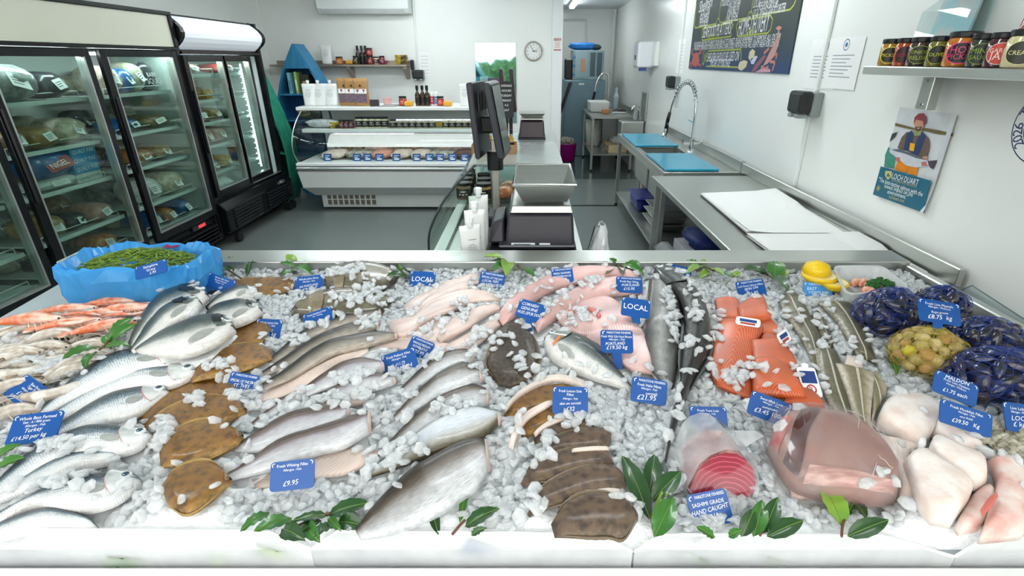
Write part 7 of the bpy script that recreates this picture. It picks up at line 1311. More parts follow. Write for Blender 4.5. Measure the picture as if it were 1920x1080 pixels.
CLM = [M('clam_%d' % i, c, .35, col2=c2, scale=30, stretch=(4, 1, 1)) for i, (c, c2) in enumerate((('b39f66', '8c7a45'), ('c7b27a', 'a08c5a'), ('b98d5a', '9b7a4e')))]
ms = [shell('mussel', 'mussel', 'mussel', .062, .032, .026, m_) for m_ in MUS]; cs = [shell('clam', 'clam', 'clam', .042, .034, .024, m_) for m_ in CLM]; first = set()
NETB = film('blue_net_film', '1f4fbe', .06, .2, 30); NETY = film('yellow_net_film', 'c9bb3a', .05, .3, 30); WIREB = M('blue_net_cord', '22409a', .5); WIREY = M('yellow_net_cord', 'b5a52c', .5)
def netbag(label, px, py, rx, ry, rz, protos, slabel, group, n, film_m, cord, ang=0.0, lift=0.0):
    c = bed(px, py, lift + rz * .8); t = thing('net_bag', label, 'net bag', (c.x, c.y, c.z - rz)); ca, sa = math.cos(ang), math.sin(ang)
    def loc(v): return c + Vector((ca * v.x - sa * v.y, sa * v.x + ca * v.y, v.z))
    rows = [[loc(Vector((rx * 1.03 * math.cos(b_) * math.cos(a_), ry * 1.03 * math.cos(b_) * math.sin(a_), rz * 1.03 * math.sin(b_))) * (1 + .05 * math.sin(3 * a_ + 5 * b_))) for a_ in (2 * PI * k / 22 for k in range(22))] for b_ in (-PI / 2 + .02 + (PI - .04) * i / 14 for i in range(15))]
    obj('net_film', B().grid(rows, closed=True), film_m, t, smooth=True)
    w_ = obj('net_cords', B().grid([[rows[i][(k + i // 2) % 22] for k in range(22)] for i in range(15)], closed=True), cord, t); w_.modifiers.new('cords', 'WIREFRAME').thickness = .0009
    obj('shell_core', B().grid([[c + (p - c) * .72 for p in r] for r in rows], closed=True), M('core_dark', '17181f', .5) if protos is ms else M('core_tan', '6b5c34', .6), t)
    for i in range(n):
        z = 1 - (i + .5) / n * 1.35; a_ = i * 2.39996; r = math.sqrt(max(0, 1 - z * z)); d = Vector((r * math.cos(a_), r * math.sin(a_), z)); p = loc(Vector((rx * .86 * d.x, ry * .86 * d.y, rz * .86 * d.z))); nrm = (Matrix.Rotation(ang, 3, 'Z') @ Vector((d.x / rx, d.y / ry, d.z / rz))).normalized()
        k = i % 3; src = protos[k]; q = nrm.to_track_quat('Z', 'Y') @ Matrix.Rotation(random.uniform(0, 6.28), 3, 'Z').to_quaternion()
        if id(src) not in first: first.add(id(src)); o = src; o['label'] = slabel; o['group'] = group; o.location = p
        else: o = dup(src, p, 0, slabel, group, random.uniform(.85, 1.15))
        o.rotation_euler = q.to_euler()
    return t
netbag('blue net bag of mussels nearest the white prawn tub', 1668, 590, .108, .085, .085, ms, 'dark mussel in the blue net beside the white tub', 'mussels in the first net', 44, NETB, WIREB)
netbag('blue net bag of mussels behind the mussel price tag', 1762, 578, .085, .07, .075, ms, 'dark mussel in the blue net behind the mussel tag', 'mussels in the second net', 30, NETB, WIREB)
netbag('blue net bag of mussels against the right glass', 1848, 636, .105, .07, .065, ms, 'dark mussel in the blue net by the right glass', 'mussels in the third net', 36, NETB, WIREB, -.25, .01)
netbag('blue net bag of mussels in front at the right edge', 1866, 712, .12, .085, .085, ms, 'dark mussel in the blue net at the right edge', 'mussels in the fourth net', 44, NETB, WIREB, -.2)
yb_ = netbag('yellow net bag of clams in front of the mussels', 1740, 664, .098, .085, .075, cs, 'ridged tan clam in the yellow net bag', 'clams in the yellow net', 52, NETY, WIREY)
p = bed(1704, 657, .09); obj('net_knot', B().ball(p, .018, .014, .014, lump=.3), WIREY, yb_, smooth=True)
# oysters
OYS = M('oyster', '8f8b76', .5, col2='d6d0bd', scale=24, stretch=(1, 4, 1), bump=.6, bscale=30)
for i, (px, py, s_, r_) in enumerate(((1884, 838, 1.0, 70), (1912, 822, .9, 40), (1848, 798, .8, 10), (1918, 862, 1.0, 100), (1835, 822, .6, 20))):
    c = bed(px, py, .025); t = thing('oyster', ['rough oyster right of the monkfish tag', 'oyster under the right cut-off tag', 'oyster behind the monkfish tag', 'oyster at the right picture edge', 'small oyster shell below the monkfish tag'][i], 'oyster', c, 'oysters'); g = B()
    for k in range(4):
        rows = []; sc_ = (1 - .2 * k) * s_
        for ii in range(3): rows.append([c + Matrix.Rotation(math.radians(r_), 3, 'Z') @ Vector((.055 * sc_ * q * math.cos(a_) * (1 + .14 * math.sin(4 * a_ + k)), .034 * sc_ * q * math.sin(a_) * (1 + .14 * math.cos(5 * a_ + k)), .006 * k + .007 * ii)) for a_ in (2 * PI * j / 18 for j in range(18)) for q in ((1.0, .92, .1)[ii],)])
        g.grid(rows, closed=True)
    obj('shell', g, OYS, t, smooth=False)
# lemons, tub with prawn meat and parsley
LEM = M('lemon_rind', 'efc71c', .35, var=.08, scale=60, bump=.15, bscale=160); LEMI = M('lemon_flesh', 'f4e27c', .3, col2='f8eeb4', scale=30)
for i, (px, py, r_, l_) in enumerate(((1533, 532, .062, .03), (1560, 545, .05, .02), (1528, 520, .05, .05), (1922, 945, .035, .02))):
    c = bed(px, py, l_); t = thing('lemon', ['large lemon half behind its price tag', 'lemon wedge beside the white tub', 'lemon half at the back of the lemons', 'lemon slice at the right front edge'][i], 'lemon', c, 'lemons'); obj('rind', B().lathe(c, [(r_ * .2, .0), (r_ * .75, .012), (r_, .03), (r_ * .98, .036)] if i != 2 else [(r_ * .5, 0), (r_, .025), (r_ * .8, .05), (r_ * .3, .062)], 20), LEM, t, smooth=True)
    if i != 2: obj('pulp', B().lathe((c.x, c.y, c.z + .0362), [(r_ * .86, 0), (r_ * .86, .001)], 20), LEMI, t)
t = thing('seafood_tub', 'white plastic tub of prawn meat by the back flange', 'tub', bed(1640, 540)); T4 = [bed(*q, .075) for q in ((1562, 496), (1655, 496), (1706, 545), (1585, 560))]; c = sum(T4, Vector()) / 4; TW = film('white_tub', 'f1f4f3', .9, .25)
def rr(q, z, n=6):
    out = []
    for i in range(4):
        p0, p1, p2 = T4[i - 1], T4[i], T4[(i + 1) % 4]
        for k in range(n): u = k / (n - 1); a_ = p1.lerp(p0, .18 * (1 - u)); b_ = p1.lerp(p2, .18 * u); p = a_.lerp(b_, u) if 0 < u < 1 else (a_ if u == 0 else b_); p = c + (p - c) * q; out.append(Vector((p.x, p.y, z)))
    return out
zt_ = c.z; obj('tub', B().grid([rr(.82, zt_ - .075), rr(.94, zt_), rr(1.02, zt_), rr(1.02, zt_ + .004), rr(.92, zt_ + .002), rr(.80, zt_ - .05), rr(.1, zt_ - .05)], closed=True), TW, t, smooth=False)
for i in range(9): p = c + Vector((random.uniform(-.07, .05), random.uniform(-.045, .04), -.044)); obj('prawn_meat', B().tube(spl([p, p + Vector((.025, .012, .012)), p + Vector((.05, .0, .004))], 8), [.008, .012, .014, .014, .013, .011, .008, .005], 8), M('cooked_prawn', 'e98f6a', .3, col2='f2d3c2', scale=35, coat=.5), smooth=True, label='pink cooked prawn in the white tub', cat='prawn', group='prawns in the white tub')
g = B()
for k in range(46): a_ = random.uniform(0, 6.28); r_ = random.random() ** .5; g.ball((c.x + .035 + .05 * r_ * math.cos(a_) + .01, c.y - .01 + .028 * r_ * math.sin(a_), zt_ - .02 + .025 * (1 - r_)), .009, .009, .008, 6, 4, .35)
obj('parsley', g, M('parsley', '2c6b26', .6, col2='1d4d1b', scale=60), smooth=False, label='curly green parsley sprig in the white tub', cat='parsley')
for m_ in ms + cs: assert id(m_) in first

# ---------------------------------------------------------------- bay sprigs
LF = [M('bay_dark', '2a5324', .32, col2='1c3d1b', scale=14, coat=.3), M('bay_mid', '3f7a2b', .32, col2='2f6424', scale=14, coat=.3), M('bay_light', '86a83c', .35, col2='6f9a34', scale=14, coat=.3)]; TWIG = M('bay_twig', '6b4a34', .6); VEIN = M('bay_vein', '7f9a4a', .4)
def leaf(parent, b0, tip, wpx, tone=1, l0=.03, l1=.05):
    P0, P1 = (bed(*b0, l0), bed(*tip, l1)) if l0 > 0 else (atY(*b0, .716), atY(*tip, .712)); d = P1 - P0; ln = d.length; k = (P0 - CAM).dot(Vector((0, _c, -_s))) / FPX; w_ = wpx * k * .62; s_ = d.cross(Vector((0, -.35, 1)) if l0 > 0 else Vector((0, -1, .1))).normalized(); up = s_.cross(d).normalized(); rows = []; vein = []; tw = random.uniform(-.35, .35); s_ = (s_ + up * tw).normalized()
    for i in range(10):
        u = i / 9; hw = w_ * (math.sin(PI * u ** .85) ** .8) + .0006; c_ = P0 + d * u + up * (.16 * ln * math.sin(PI * u) * .5)
        rows.append([c_ + s_ * hw * v + up * (abs(v) * hw * .35 + .0022 * math.sin(9 * u * PI + 2 * v) * abs(v)) for v in (-1, -.5, 0, .5, 1)]); vein.append(c_ + up * .0008)
    g = B().grid(rows); n = len(g.v); g.add([q - up * .0008 for q in g.v[:n]], [f_[::-1] for f_ in g.f[:]])
    o = obj('leaf', g, LF[tone], parent, smooth=True); obj('midrib', B().tube(vein, .0006, 4), VEIN, o)
def sprig(label, leaves, stem=None, l0=.03, l1=.05):
    p = bed(*leaves[0][0]); t = thing('bay_sprig', label, 'bay sprig', p, 'bay sprigs')
    for b0, tip, w_, tone in leaves: leaf(t, b0, tip, w_ * (1 if l0 > 0 else .8), tone, l0, l1 + random.uniform(-.01, .015))
    if stem: obj('twig', B().tube(spl([bed(*q, l0 + .004) if l0 > 0 else atY(*q, .714) for q in stem], 8), .0028, 6), TWIG, t)
sprig('dark bay sprig right of the samphire bag', [((404, 500), (354, 491), 19, 0), ((422, 497), (446, 483), 11, 0), ((464, 518), (474, 487), 10, 0), ((410, 508), (440, 505), 12, 0), ((425, 515), (395, 522), 10, 0)], [(400, 498), (425, 505), (452, 522)])
sprig('bay sprig behind the john dory tag', [((559, 499), (536, 478), 13, 2), ((554, 503), (525, 492), 15, 1), ((555, 509), (528, 516), 11, 1), ((554, 501), (584, 514), 17, 1)], [(552, 478), (560, 490), (575, 503)])
sprig('dark bay leaves left of the LOCAL tag at back', [((766, 520), (725, 517), 18, 0), ((768, 512), (752, 505), 12, 0), ((752, 512), (748, 494), 6, 1)], [(748, 500), (760, 515), (768, 520)])
sprig('light bay sprig beside the second special tag', [((950, 488), (907, 481), 16, 2), ((953, 496), (923, 507), 14, 1), ((955, 490), (948, 517), 20, 2), ((976, 505), (1002, 519), 16, 1)], [(952, 488), (965, 494), (980, 507)])
sprig('bay sprig behind the ray wing tag', [((1160, 498), (1142, 485), 9, 1), ((1160, 502), (1134, 515), 9, 0), ((1161, 501), (1168, 516), 13, 0), ((1163, 496), (1208, 514), 13, 1), ((1196, 506), (1180, 488), 18, 1)], [(1150, 495), (1165, 500), (1185, 503)])
sprig('yellowish bay sprig right of the hake head', [((1317, 500), (1283, 490), 10, 1), ((1317, 497), (1321, 485), 11, 2), ((1317, 500), (1285, 514), 14, 2), ((1325, 505), (1357, 517), 13, 2), ((1330, 510), (1310, 522), 11, 2), ((1352, 513), (1375, 521), 9, 1), ((1375, 518), (1389, 511), 11, 2)], [(1315, 498), (1340, 508), (1378, 518)])
sprig('broad dark bay sprig above the salmon tag', [((1440, 515), (1394, 506), 16, 0), ((1440, 517), (1398, 499), 12, 0), ((1452, 520), (1452, 490), 26, 1), ((1465, 520), (1473, 503), 14, 2), ((1445, 520), (1479, 545), 18, 0)], [(1436, 514), (1448, 520), (1460, 522)])
sprig('bright bay sprig lying over the raw prawns', [((187, 651), (117, 673), 16, 1), ((193, 653), (244, 648), 18, 1), ((181, 661), (159, 692), 14, 1), ((200, 643), (257, 607), 17, 1), ((207, 627), (251, 596), 17, 1), ((195, 645), (210, 627), 15, 1)], [(186, 656), (196, 648), (215, 630)], .06, .075)
sprig('bay leaves at the left edge by the bass tag', [((-8, 862), (38, 833), 20, 1), ((-8, 880), (46, 858), 22, 1)], None, .05, .06)
sprig('dense dark bay bunch above the left guard notch', [((616, 966), (696, 942), 27, 0), ((616, 966), (547, 977), 16, 0), ((634, 978), (685, 987), 24, 0), ((616, 973), (640, 995), 13, 1), ((547, 973), (475, 997), 28, 1), ((505, 962), (450, 997), 15, 1), ((570, 985), (600, 1016), 22, 1), ((530, 992), (572, 1012), 26, 0), ((600, 975), (560, 1000), 22, 0), ((625, 985), (590, 1005), 20, 0)], [(560, 985), (600, 968), (620, 962)])
sprig('sparse bay sprig with brown twig in front of the cod', [((822, 1002), (804, 935), 16, 0), ((862, 980), (880, 902), 11, 1), ((872, 987), (936, 953), 27, 0), ((884, 1003), (912, 989), 10, 0)], [(848, 1002), (862, 985), (872, 975)])
sprig('tall dark bay sprig between the soles and tuna', [((1218, 973), (1166, 854), 30, 0), ((1217, 929), (1227, 852), 27, 0), ((1222, 940), (1277, 884), 30, 0), ((1225, 957), (1271, 890), 10, 2), ((1227, 1007), (1263, 932), 34, 1)], [(1216, 915), (1219, 945), (1222, 978)])
sprig('bay bunch right of the sashimi tag', [((1340, 1008), (1306, 988), 15, 1), ((1390, 1006), (1414, 954), 22, 0), ((1413, 1006), (1429, 937), 25, 1), ((1429, 1000), (1459, 932), 25, 0), ((1438, 1006), (1506, 976), 27, 0), ((1366, 1006), (1392, 994), 15, 1)], [(1425, 1004), (1432, 985), (1432, 965)])
sprig('bay sprig with one big light leaf before the swordfish', [((1579, 986), (1539, 904), 40, 2), ((1589, 1006), (1666, 975), 26, 0), ((1600, 942), (1624, 972), 16, 0), ((1585, 948), (1668, 917), 7, 1), ((1585, 965), (1600, 945), 13, 0)], [(1578, 1006), (1580, 985), (1590, 950)])
sprig('bay leaves beside the yellow clam net', [((1660, 648), (1683, 676), 15, 1), ((1666, 678), (1681, 703), 14, 1), ((1672, 655), (1688, 665), 10, 0)], None)
sprig('bay sprig pressed against the inside of the left guard', [((180, 1040), (290, 1050), 30, 1), ((390, 1035), (440, 1050), 30, 2), ((480, 1020), (560, 1040), 26, 2)], None, .0, .005)
sprig('bay leaf blurred behind the guard right of the middle', [((1330, 1060), (1290, 1035), 24, 1), ((1410, 1035), (1475, 1055), 20, 1)], [(1290, 1075), (1340, 1055), (1400, 1035)], .0, .005)

# ---------------------------------------------------------------- blue price tags
TAGW = M('tag_edge', 'c9dcea', .3)
def hook(f, b, x, y, s_, flip):
    k = -1 if flip else 1; f.arc(b, x, y, s_, s_ * .38, PI * (.35 if k > 0 else -.3), PI * (1.35 if k > 0 else .65), n=8)
def price_tag(label, c4, lines, top=None, stake=None, lift=.012, back=.74, light=False):
    bx, by_ = (c4[2][0] + c4[3][0]) / 2, (c4[2][1] + c4[3][1]) / 2
    a, n = facing(bx, by_, lift, back)
    if back < .35: a, n = atY(bx, by_, .712), Vector((0, -1, 0))
    if stake: a, n = facing(stake[0], stake[1], lift, back)
    P = [on_plane(*q, a, n) for q in c4]; c = sum(P, Vector()) / 4; ex = (P[1] - P[0] + P[2] - P[3]); w_ = ex.length / 2; ey = (P[0] - P[3] + P[1] - P[2]); f = Fr(c, ex, ey); f.o = c; 
    if f.ez.dot(CAM - c) < 0: f.ey = -f.ey; f.ez = -f.ez
    h_ = ey.length / 2; hw, hh = w_ / 2, h_ / 2
    t = thing('price_tag', label, 'price tag', on_plane(bx, by_, a, n), 'blue price tags')
    g = B(); f.plate(g, -hw, hw, -hh - .004, hh, min(.008, hh * .3), .0025); 
    obj('plate', g, M('tag_painted_sunlit', '3d8fd6', .25, var=.1, coat=.6) if light else TAGB, t)  # paler plate has sunlight painted into its blue
    if stake:
        s0 = on_plane(*stake, a, n); mid = (P[2] + P[3]) / 2; dx = f.ex * .014; g = B(); st = c + f.ex * (mid - c).dot(f.ex) - f.ey * hh; g.hexa([st - dx - f.ez * .003, st + dx - f.ez * .003, s0 + dx * .8 - f.ez * .003, s0 - dx * .8 - f.ez * .003], [st - dx - f.ez * .0005, st + dx - f.ez * .0005, s0 + dx * .8 - f.ez * .0005, s0 - dx * .8 - f.ez * .0005]); obj('stake', g, TAGB, t)
    g = B()
    if top: f.text(g, 'PARKSTONE FISHERIES', hw * .14, hh * .76, hh * .20, w_ * .74); hook(f, g, -hw * .78, hh * .72, hh * .16, False)
    else: hook(f, g, -hw * .84, hh * .74, hh * .16, False); hook(f, g, hw * .84, hh * .74, hh * .16, True)
    for s_, x, y, h, wm, hand in lines: f.text(g, s_, x * hw, y * hh, h * hh, wm * w_, shear=.22 if hand else 0, rot=.06 if hand else 0)
    obj('lettering', g, PRINT_W, t); return t
def std(a1, a2=None, price=None, y0=.62, extra=None):
    out = [(a1, 0, y0, .22, .70, 0)]
    if a2: out.append((a2, 0, y0 - .32, .17, .5, 0))
    if extra: out.append((extra, 0, -.18, .24, .66, 1))
    if price: out.append((price, -.05, -.62, .36, .8, 1))
    return out
AF, AM = 'Allergen : Fish', 'Allergen : Mollusca'
price_tag('blue tag reading Samphire Grass', [(250, 503), (308, 486), (317, 505), (256, 522)], [('Samphire', 0, .45, .42, .6, 0), ('Grass', 0, -.1, .42, .45, 0), ('2.95', .1, -.7, .42, .5, 1)], lift=.165)
price_tag('blue tag reading Whole Gilt Head Bream Farmed', [(394, 509), (446, 530), (431, 548), (378, 535)], [('Whole Gilt Head', 0, .62, .22, .6, 0), ('Bream Farmed', 0, .28, .22, .5, 0), ('Allergen : Fish', 0, -.05, .17, .45, 0), ('£8', .2, -.6, .36, .3, 1)], lift=.05)
price_tag('blue tag reading Whole John Dory', [(551, 522), (604, 513), (607, 546), (554, 550)], std('Whole John Dory', AF, '£9.50', extra='5/6 PORTLAND'))
price_tag('blue tag reading Fresh Haddock Fillet', [(563, 592), (617, 576), (628, 596), (576, 616)], std('Fresh Haddock Fillet', 'Size : Medium', '£18.75'), lift=.03)
price_tag('blue tag reading Whole Lemon Sole', [(483, 598), (532, 599), (521, 637), (474, 633)], std('Whole Lemon Sole', AF, '£16.95 kg', extra='BEST Q'))
price_tag('blue SPECIAL OF THE DAY tag among the brown soles', [(437, 696), (490, 706), (473, 741), (418, 733)], [('SPECIAL OF THE DAY', 0, .2, .26, .85, 0), ('ST. IVES', 0, -.25, .35, .6, 1)], True, lift=.02)
price_tag('blue LOCAL tag at the back left of centre', [(770, 508), (818, 510), (814, 539), (767, 536)], [('LOCAL', 0, -.02, .62, .82, 0)])
price_tag('blue special tag with handwritten local fish note', [(902, 506), (948, 516), (942, 545), (896, 539)], [('SPECIAL OF THE DAY', 0, .32, .24, .85, 0), ('LOCAL FISH', -.1, -.08, .3, .65, 1), ('KENNY DOUBLE', 0, -.5, .3, .8, 1)], True)
price_tag('blue tag reading Fresh Pollock Fillet', [(714, 667), (777, 650), (785, 688), (722, 708)], std('Fresh Pollock Fillet', AF, 'CORNISH', extra='£11.75'), lift=.02)
price_tag('blue tag reading WHOLE MEDIUM DOVER SOLE behind pollock tag', [(779, 631), (821, 647), (798, 672), (756, 654)], [('WHOLE MEDIUM', 0, .3, .26, .75, 0), ('DOVER SOLE', 0, -.1, .26, .62, 0), ('£27.95', 0, -.6, .36, .6, 1)], True, lift=.03)
price_tag('blue tag reading FRESH SKINNED DOGFISH/HUSS', [(1033, 505), (1073, 500), (1076, 527), (1036, 530)], [('FRESH SKINNED', 0, .25, .26, .8, 0), ('DOGFISH/HUSS', 0, -.2, .26, .8, 0), ('£12.50', -.1, -.66, .34, .6, 1)], True, lift=.05)
price_tag('blue staked tag handwritten Cornish Genuine Huss', [(973, 559), (1023, 572), (1017, 606), (969, 589)], [('CORNISH', -.15, .55, .34, .62, 1), ('GENUINE', -.12, .05, .34, .62, 1), ('HUSS (SPUR DOG)', 0, -.5, .34, .9, 1)], False, (991, 621), .03)
price_tag('blue tag reading Fresh Ray Wing', [(1155, 518), (1204, 520), (1205, 549), (1155, 545)], [('Fresh Ray Wing', 0, .3, .26, .7, 0), ('PORTLAND', .1, -.1, .3, .7, 1), ('£15.95', 0, -.6, .36, .7, 1)], True, lift=.05)
price_tag('blue staked LOCAL tag above the ray wings', [(1166, 558), (1220, 562), (1218, 598), (1165, 586)], [('LOCAL', 0, .0, .62, .84, 0)], False, (1194, 606), .06)
price_tag('blue staked tag reading Fresh Wild Gilt Head Bream', [(1126, 619), (1187, 619), (1187, 661), (1126, 658)], [('Fresh Wild Gilt Head Bream', 0, .4, .22, .94, 0), (AF, 0, .1, .18, .5, 0), ('PORTLAND', -.1, -.25, .26, .6, 1), ('£19.50 kg', 0, -.65, .34, .85, 1)], True, (1160, 692), .03)
price_tag('blue tag reading Fresh Hake Fillets', [(1186, 705), (1253, 715), (1248, 759), (1181, 748)], [('Fresh Hake Fillets', 0, .38, .24, .66, 0), (AF, 0, .06, .18, .45, 0), ('cornish', .15, -.28, .24, .4, 1), ('£21.95', -.1, -.65, .42, .8, 1)], True, lift=.05)
price_tag('blue tag reading Fresh Lemon Sole Fillet', [(1036, 723), (1102, 727), (1103, 774), (1036, 774)], [('Fresh Lemon Sole', 0, .66, .2, .64, 0), ('Fillet', 0, .38, .2, .25, 0), (AF, 0, .05, .16, .42, 0), ('skin on cornish', 0, -.28, .2, .6, 1), ('£32', .0, -.7, .32, .7, 1)], lift=.06)
price_tag('blue tag reading Fresh Whiting Fillet', [(508, 867), (590, 859), (589, 910), (505, 920)], std('Fresh Whiting Fillet', AF, '£9.95'), lift=.05)
price_tag('blue tag reading Raw Farmed Tiger Prawns, tilted at left', [(51, 703), (104, 737), (56, 775), (6, 733)], [('Raw Farmed', .1, .62, .22, .55, 0), ('Tiger Prawns', .1, .3, .22, .6, 0), ('Allergen : Crustacean', .05, .0, .17, .75, 0), ('£19.95', -.1, -.35, .34, .6, 1), ('SUSTAINABLE 100g', 0, -.75, .2, .9, 1)], lift=.045, back=.5)
price_tag('blue tag reading Whole Bass Farmed at left', [(26, 779), (120, 769), (106, 822), (10, 834)], [('Whole Bass Farmed', 0, .66, .22, .74, 0), ('Size : 6 / 800 gram', 0, .36, .17, .56, 0), (AF, 0, .1, .17, .4, 0), ('Turkey', 0, -.22, .28, .35, 1), ('£14.50 per kg', -.1, -.68, .28, .8, 1)], lift=.055, back=.6)
price_tag('blue tag reading Fresh Tuna Loin', [(1297, 762), (1366, 764), (1361, 803), (1290, 801)], std('Fresh Tuna Loin', AF, '£3.95', extra='responsibly'), lift=.04)
price_tag('blue tag reading Swordfish Loin', [(1412, 731), (1487, 760), (1478, 800), (1399, 771)], [('Swordfish Loin', 0, .6, .24, .6, 0), (AF, 0, .3, .18, .45, 0), ('sustainable', 0, -.05, .22, .5, 1), ('£3.45 100g', 0, -.55, .4, .85, 1)], lift=.05)
price_tag('blue SASHIMI GRADE tag in front of the tuna', [(1288, 928), (1361, 915), (1374, 974), (1299, 992)], [('SASHIMI GRADE', -.02, .3, .24, .8, 0), ('HAND CAUGHT', 0, -.1, .28, .94, 1), ('TUNA', -.05, -.55, .32, .4, 1)], True, lift=.012)
price_tag('blue tag reading Loch Duart Salmon Fillets', [(1379, 529), (1431, 521), (1438, 553), (1386, 560)], [('Loch Duart Salmon Fillets', 0, .36, .22, .9, 0), ('SKIN ON', 0, .0, .28, .5, 1), ('£31.95', -.05, -.6, .38, .7, 1)], True, lift=.02)
price_tag('blue tag half hidden behind the hake head', [(1252, 493), (1297, 504), (1295, 526), (1256, 518)], std('Whole Hake', AF, '£12'), lift=.012)
price_tag('blue tag before the lemons, painted paler as if sunlit', [(1507, 529), (1562, 532), (1559, 563), (1506, 557)], [('EAST', -.4, .2, .36, .35, 1), ('COASTLAND', .05, -.2, .3, .7, 1), ('£24.95', 0, -.65, .34, .7, 1)], True, light=True)
price_tag('blue staked tag reading Fresh Live Mussels', [(1724, 559), (1803, 571), (1799, 610), (1720, 596)], [('Fresh Live Mussels', 0, .6, .24, .66, 0), (AM, 0, .3, .18, .55, 0), ('Rope grown', .0, -.15, .22, .4, 1), ('£8.75  kg', 0, -.62, .4, .9, 1)], False, (1758, 622), .13)
price_tag('blue MALDON tag reading Fresh Live Oysters', [(1760, 694), (1839, 727), (1827, 760), (1743, 727)], [('MALDON', 0, .74, .36, .6, 1), ('Fresh Live Oysters', 0, .34, .22, .7, 0), (AM, 0, .05, .17, .6, 0), ('£1.75 each', 0, -.55, .36, .85, 1)], lift=.12)
price_tag('blue tag reading Fresh Monkfish Fillet', [(1764, 748), (1864, 777), (1857, 820), (1761, 785)], [('Fresh Monkfish Fillet', 0, .58, .24, .76, 0), (AF, 0, .26, .18, .42, 0), ('very fresh', 0, -.1, .2, .5, 1), ('£39.50   Kg', 0, -.6, .36, .9, 1)], lift=.09)
price_tag('blue tag cut off by the right picture edge', [(1881, 753), (1950, 762), (1944, 812), (1886, 803)], [('Live Lobster', 0, .6, .22, .6, 0), (AM, 0, .3, .17, .6, 0), ('LOCAL', 0, -.1, .34, .7, 1), ('£ kg', -.2, -.6, .36, .5, 1)], lift=.05)
price_tag('blue tag fallen behind the middle front guard', [(878, 1009), (968, 1043), (946, 1062), (866, 1036)], [('Whole Lemon Sole', 0, .4, .24, .7, 0), (AF, 0, .0, .2, .5, 0)], True, lift=-.02, back=.3)

# ---------------------------------------------------------------- crushed ice
gx0, gx1, gy0, gy1, cell = -1.75, 1.47, .718, 1.885, .012
nx, ny = int((gx1 - gx0) / cell) + 1, int((gy1 - gy0) / cell) + 1
Hf = np.zeros((ny, nx)); fixed = np.zeros((ny, nx), bool); Tf = np.full((ny, nx), -1.0)
for Lf in POLYS:
    for i in range(61):
        for j in range(37):
            t_, v_ = i / 60, j / 36; p = Lf.S(t_, v_); a_, b_ = int((p.y - gy0) / cell), int((p.x - gx0) / cell)
            if 0 <= a_ < ny and 0 <= b_ < nx:
                Tf[a_, b_] = max(Tf[a_, b_], p.z - zb(p.y)); h_ = Lf.lift - .008
                Hf[a_, b_] = max(Hf[a_, b_], h_) if fixed[a_, b_] else h_; fixed[a_, b_] = True
H0 = Hf.copy()
for _ in range(70):
    Q = np.pad(Hf, 1, mode='edge'); Hf = .97 * (Q[:-2, 1:-1] + Q[2:, 1:-1] + Q[1:-1, :-2] + Q[1:-1, 2:]) / 4 + .03 * .008; Hf[fixed] = H0[fixed]
IL = [(bed(*q).x, bed(*q).y) for q in ((-60, 660), (0, 632), (120, 602), (230, 585), (330, 545), (372, 515), (388, 500))]
def ice_left(y):
    for (xa, ya), (xb, yb) in zip(IL[:-1], IL[1:]):
        if min(ya, yb) <= y <= max(ya, yb): return xa + (xb - xa) * (y - ya) / (yb - ya)
    return -9 if y < IL[0][1] else IL[-1][0]
rng = np.random.default_rng(3)
def hgt(x, y): return Hf[min(ny - 1, max(0, int((y - gy0) / cell))), min(nx - 1, max(0, int((x - gx0) / cell)))]
g = B(); st = 2; rows = [[Vector((gx0 + b_ * cell, gy0 + .001, .62)) for b_ in range(0, nx, st)]]
for a_ in range(0, ny, st):
    y = gy0 + a_ * cell; rows.append([Vector((gx0 + b_ * cell, y, zb(y) + (float(Hf[a_, b_]) - .006 + rng.uniform(-.004, .004) if gx0 + b_ * cell > ice_left(y) - .01 else -.05))) for b_ in range(0, nx, st)])
g.grid(rows)
ICE = film('ice_nugget', 'f6f9fa', .74, .16, 60.0)
obj('ice_bed', g, M('packed_ice', 'f0f4f5', .35, var=.05, scale=50, bump=.5, bscale=90), None, smooth=True, label='packed white crushed ice filling the counter', cat='ice', kind='stuff')
base = []
for z_, r_ in ((-1, .62), (-.35, 1.0), (.35, 1.0), (1, .62)): base += [(r_ * math.cos(2 * PI * k / 6), r_ * math.sin(2 * PI * k / 6), z_) for k in range(6)]
base = np.array(base); fb6 = [tuple(range(5, -1, -1)), tuple(range(18, 24))] + [(r_ * 6 + k, r_ * 6 + (k + 1) % 6, (r_ + 1) * 6 + (k + 1) % 6, (r_ + 1) * 6 + k) for r_ in range(3) for k in range(6)]
VS, FS = [], []
def nug(x, y, z, s=1.0):
    L_ = rng.uniform(.010, .019) * s; W_ = L_ * rng.uniform(.6, .95); T_ = rng.uniform(.0032, .006) * s; P = base * np.array([L_, W_, T_]) * (1 + rng.uniform(-.22, .22, base.shape)); r_ = Matrix.Rotation(rng.uniform(0, 6.28), 3, 'Z') @ Matrix.Rotation(rng.normal(0, .55), 3, 'X') @ Matrix.Rotation(rng.normal(0, .55), 3, 'Y')
    P = P @ np.array(r_).T + np.array([x, y, z]); k = len(VS) * 24; VS.append(P); FS.extend([tuple(i + k for i in f_) for f_ in fb6])
for _ in range(17500):
    x, y = rng.uniform(gx0 + .02, gx1 - .01), rng.uniform(.732, gy1 - .012)
    if x < ice_left(y): continue
    a_, b_ = int((y - gy0) / cell), int((x - gx0) / cell)
    if fixed[a_, b_]:
        nb = fixed[max(0, a_ - 2):a_ + 3, max(0, b_ - 2):b_ + 3].mean()
        if nb > .95:
            if rng.random() > .004 or Tf[a_, b_] > .055: continue
        elif rng.random() > .12: continue
        z = Tf[a_, b_] + .003 if Tf[a_, b_] > 0 else hgt(x, y)
    else: z = hgt(x, y) + rng.uniform(-.002, .014)
    nug(x, y, zb(y) + z)
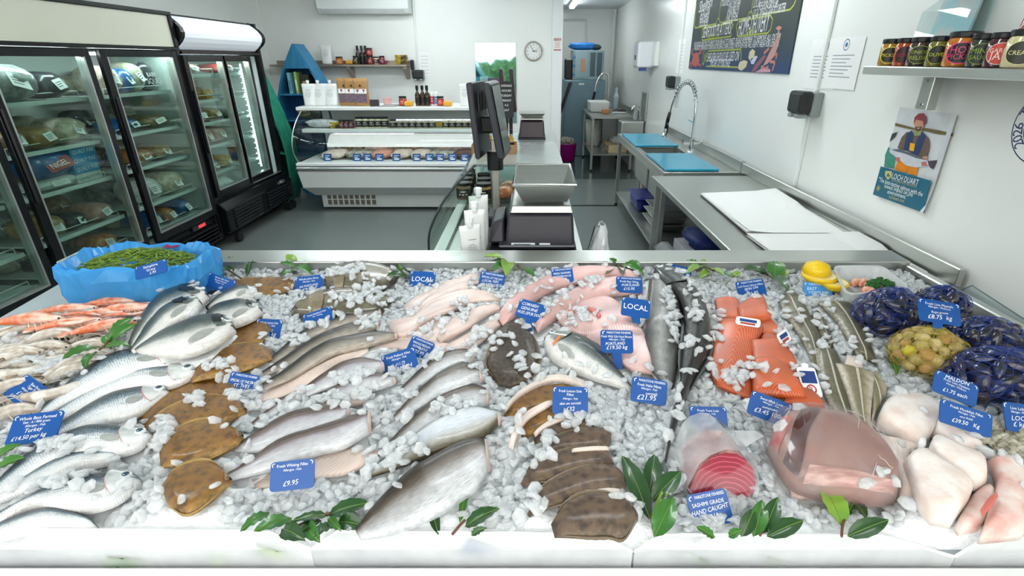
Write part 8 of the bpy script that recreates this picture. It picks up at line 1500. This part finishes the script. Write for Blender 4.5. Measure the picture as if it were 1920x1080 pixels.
HEAPS = [(640, 520, 60, 14, 90), (700, 545, 35, 12, 50), (670, 572, 50, 10, 60), (700, 610, 30, 14, 50), (560, 640, 20, 10, 20), (420, 700, 30, 14, 30), (370, 755, 25, 12, 24), (310, 830, 20, 30, 40), (620, 750, 50, 10, 50), (560, 760, 50, 16, 60), (660, 720, 40, 12, 30), (700, 770, 30, 25, 50), (800, 625, 30, 12, 30), (860, 600, 40, 25, 40), (900, 640, 30, 25, 50), (850, 780, 50, 14, 40), (760, 850, 50, 20, 50), (690, 900, 40, 20, 40), (1050, 560, 30, 20, 40), (1010, 590, 25, 18, 40), (1090, 600, 40, 18, 60), (1110, 545, 40, 12, 40), (1260, 620, 10, 45, 45), (1250, 570, 12, 20, 20), (1290, 560, 12, 25, 16), (1085, 795, 40, 12, 40), (1020, 850, 18, 30, 30), (1000, 960, 30, 30, 40), (1545, 640, 18, 30, 26), (1590, 650, 20, 15, 15), (1500, 600, 14, 30, 8), (1345, 620, 10, 30, 24), (1380, 720, 40, 20, 60), (1320, 980, 40, 12, 40), (1340, 965, 20, 12, 20), (540, 925, 50, 14, 60), (450, 745, 25, 8, 20), (130, 860, 60, 10, 40), (100, 930, 80, 14, 50), (120, 610, 60, 12, 70), (180, 597, 60, 8, 40), (60, 660, 70, 30, 60), (110, 690, 60, 30, 70), (620, 600, 20, 10, 16), (820, 680, 14, 12, 16), (770, 700, 16, 8, 16), (500, 640, 25, 8, 20), (975, 690, 14, 24, 14), (960, 640, 14, 14, 6), (1720, 800, 6, 6, 2), (1690, 700, 25, 20, 30), (1710, 730, 30, 20, 40), (700, 560, 40, 14, 30)]
for px, py, rx_, ry_, n_ in HEAPS:
    for _ in range(int(n_ * .6)):
        p = bed(px + rng.normal(0, rx_ * .55), py + rng.normal(0, ry_ * .55), .035)
        a_, b_ = int((p.y - gy0) / cell), int((p.x - gx0) / cell)
        if 0 <= a_ < ny and 0 <= b_ < nx: nug(p.x, p.y, zb(p.y) + max(Tf[a_, b_], float(Hf[a_, b_]), .042 if px < 260 and py < 720 else 0) + rng.uniform(.002, .010))
me = bpy.data.meshes.new('ice_nuggets'); me.from_pydata(np.concatenate(VS).tolist(), [], FS); me.polygons.foreach_set('use_smooth', [True] * len(me.polygons)); me.materials.append(ICE); me.update()
o = bpy.data.objects.new('crushed_ice', me); COL.objects.link(o); tag(o, 'loose translucent ice nuggets scattered between and over the fish', 'ice', None, 'stuff')
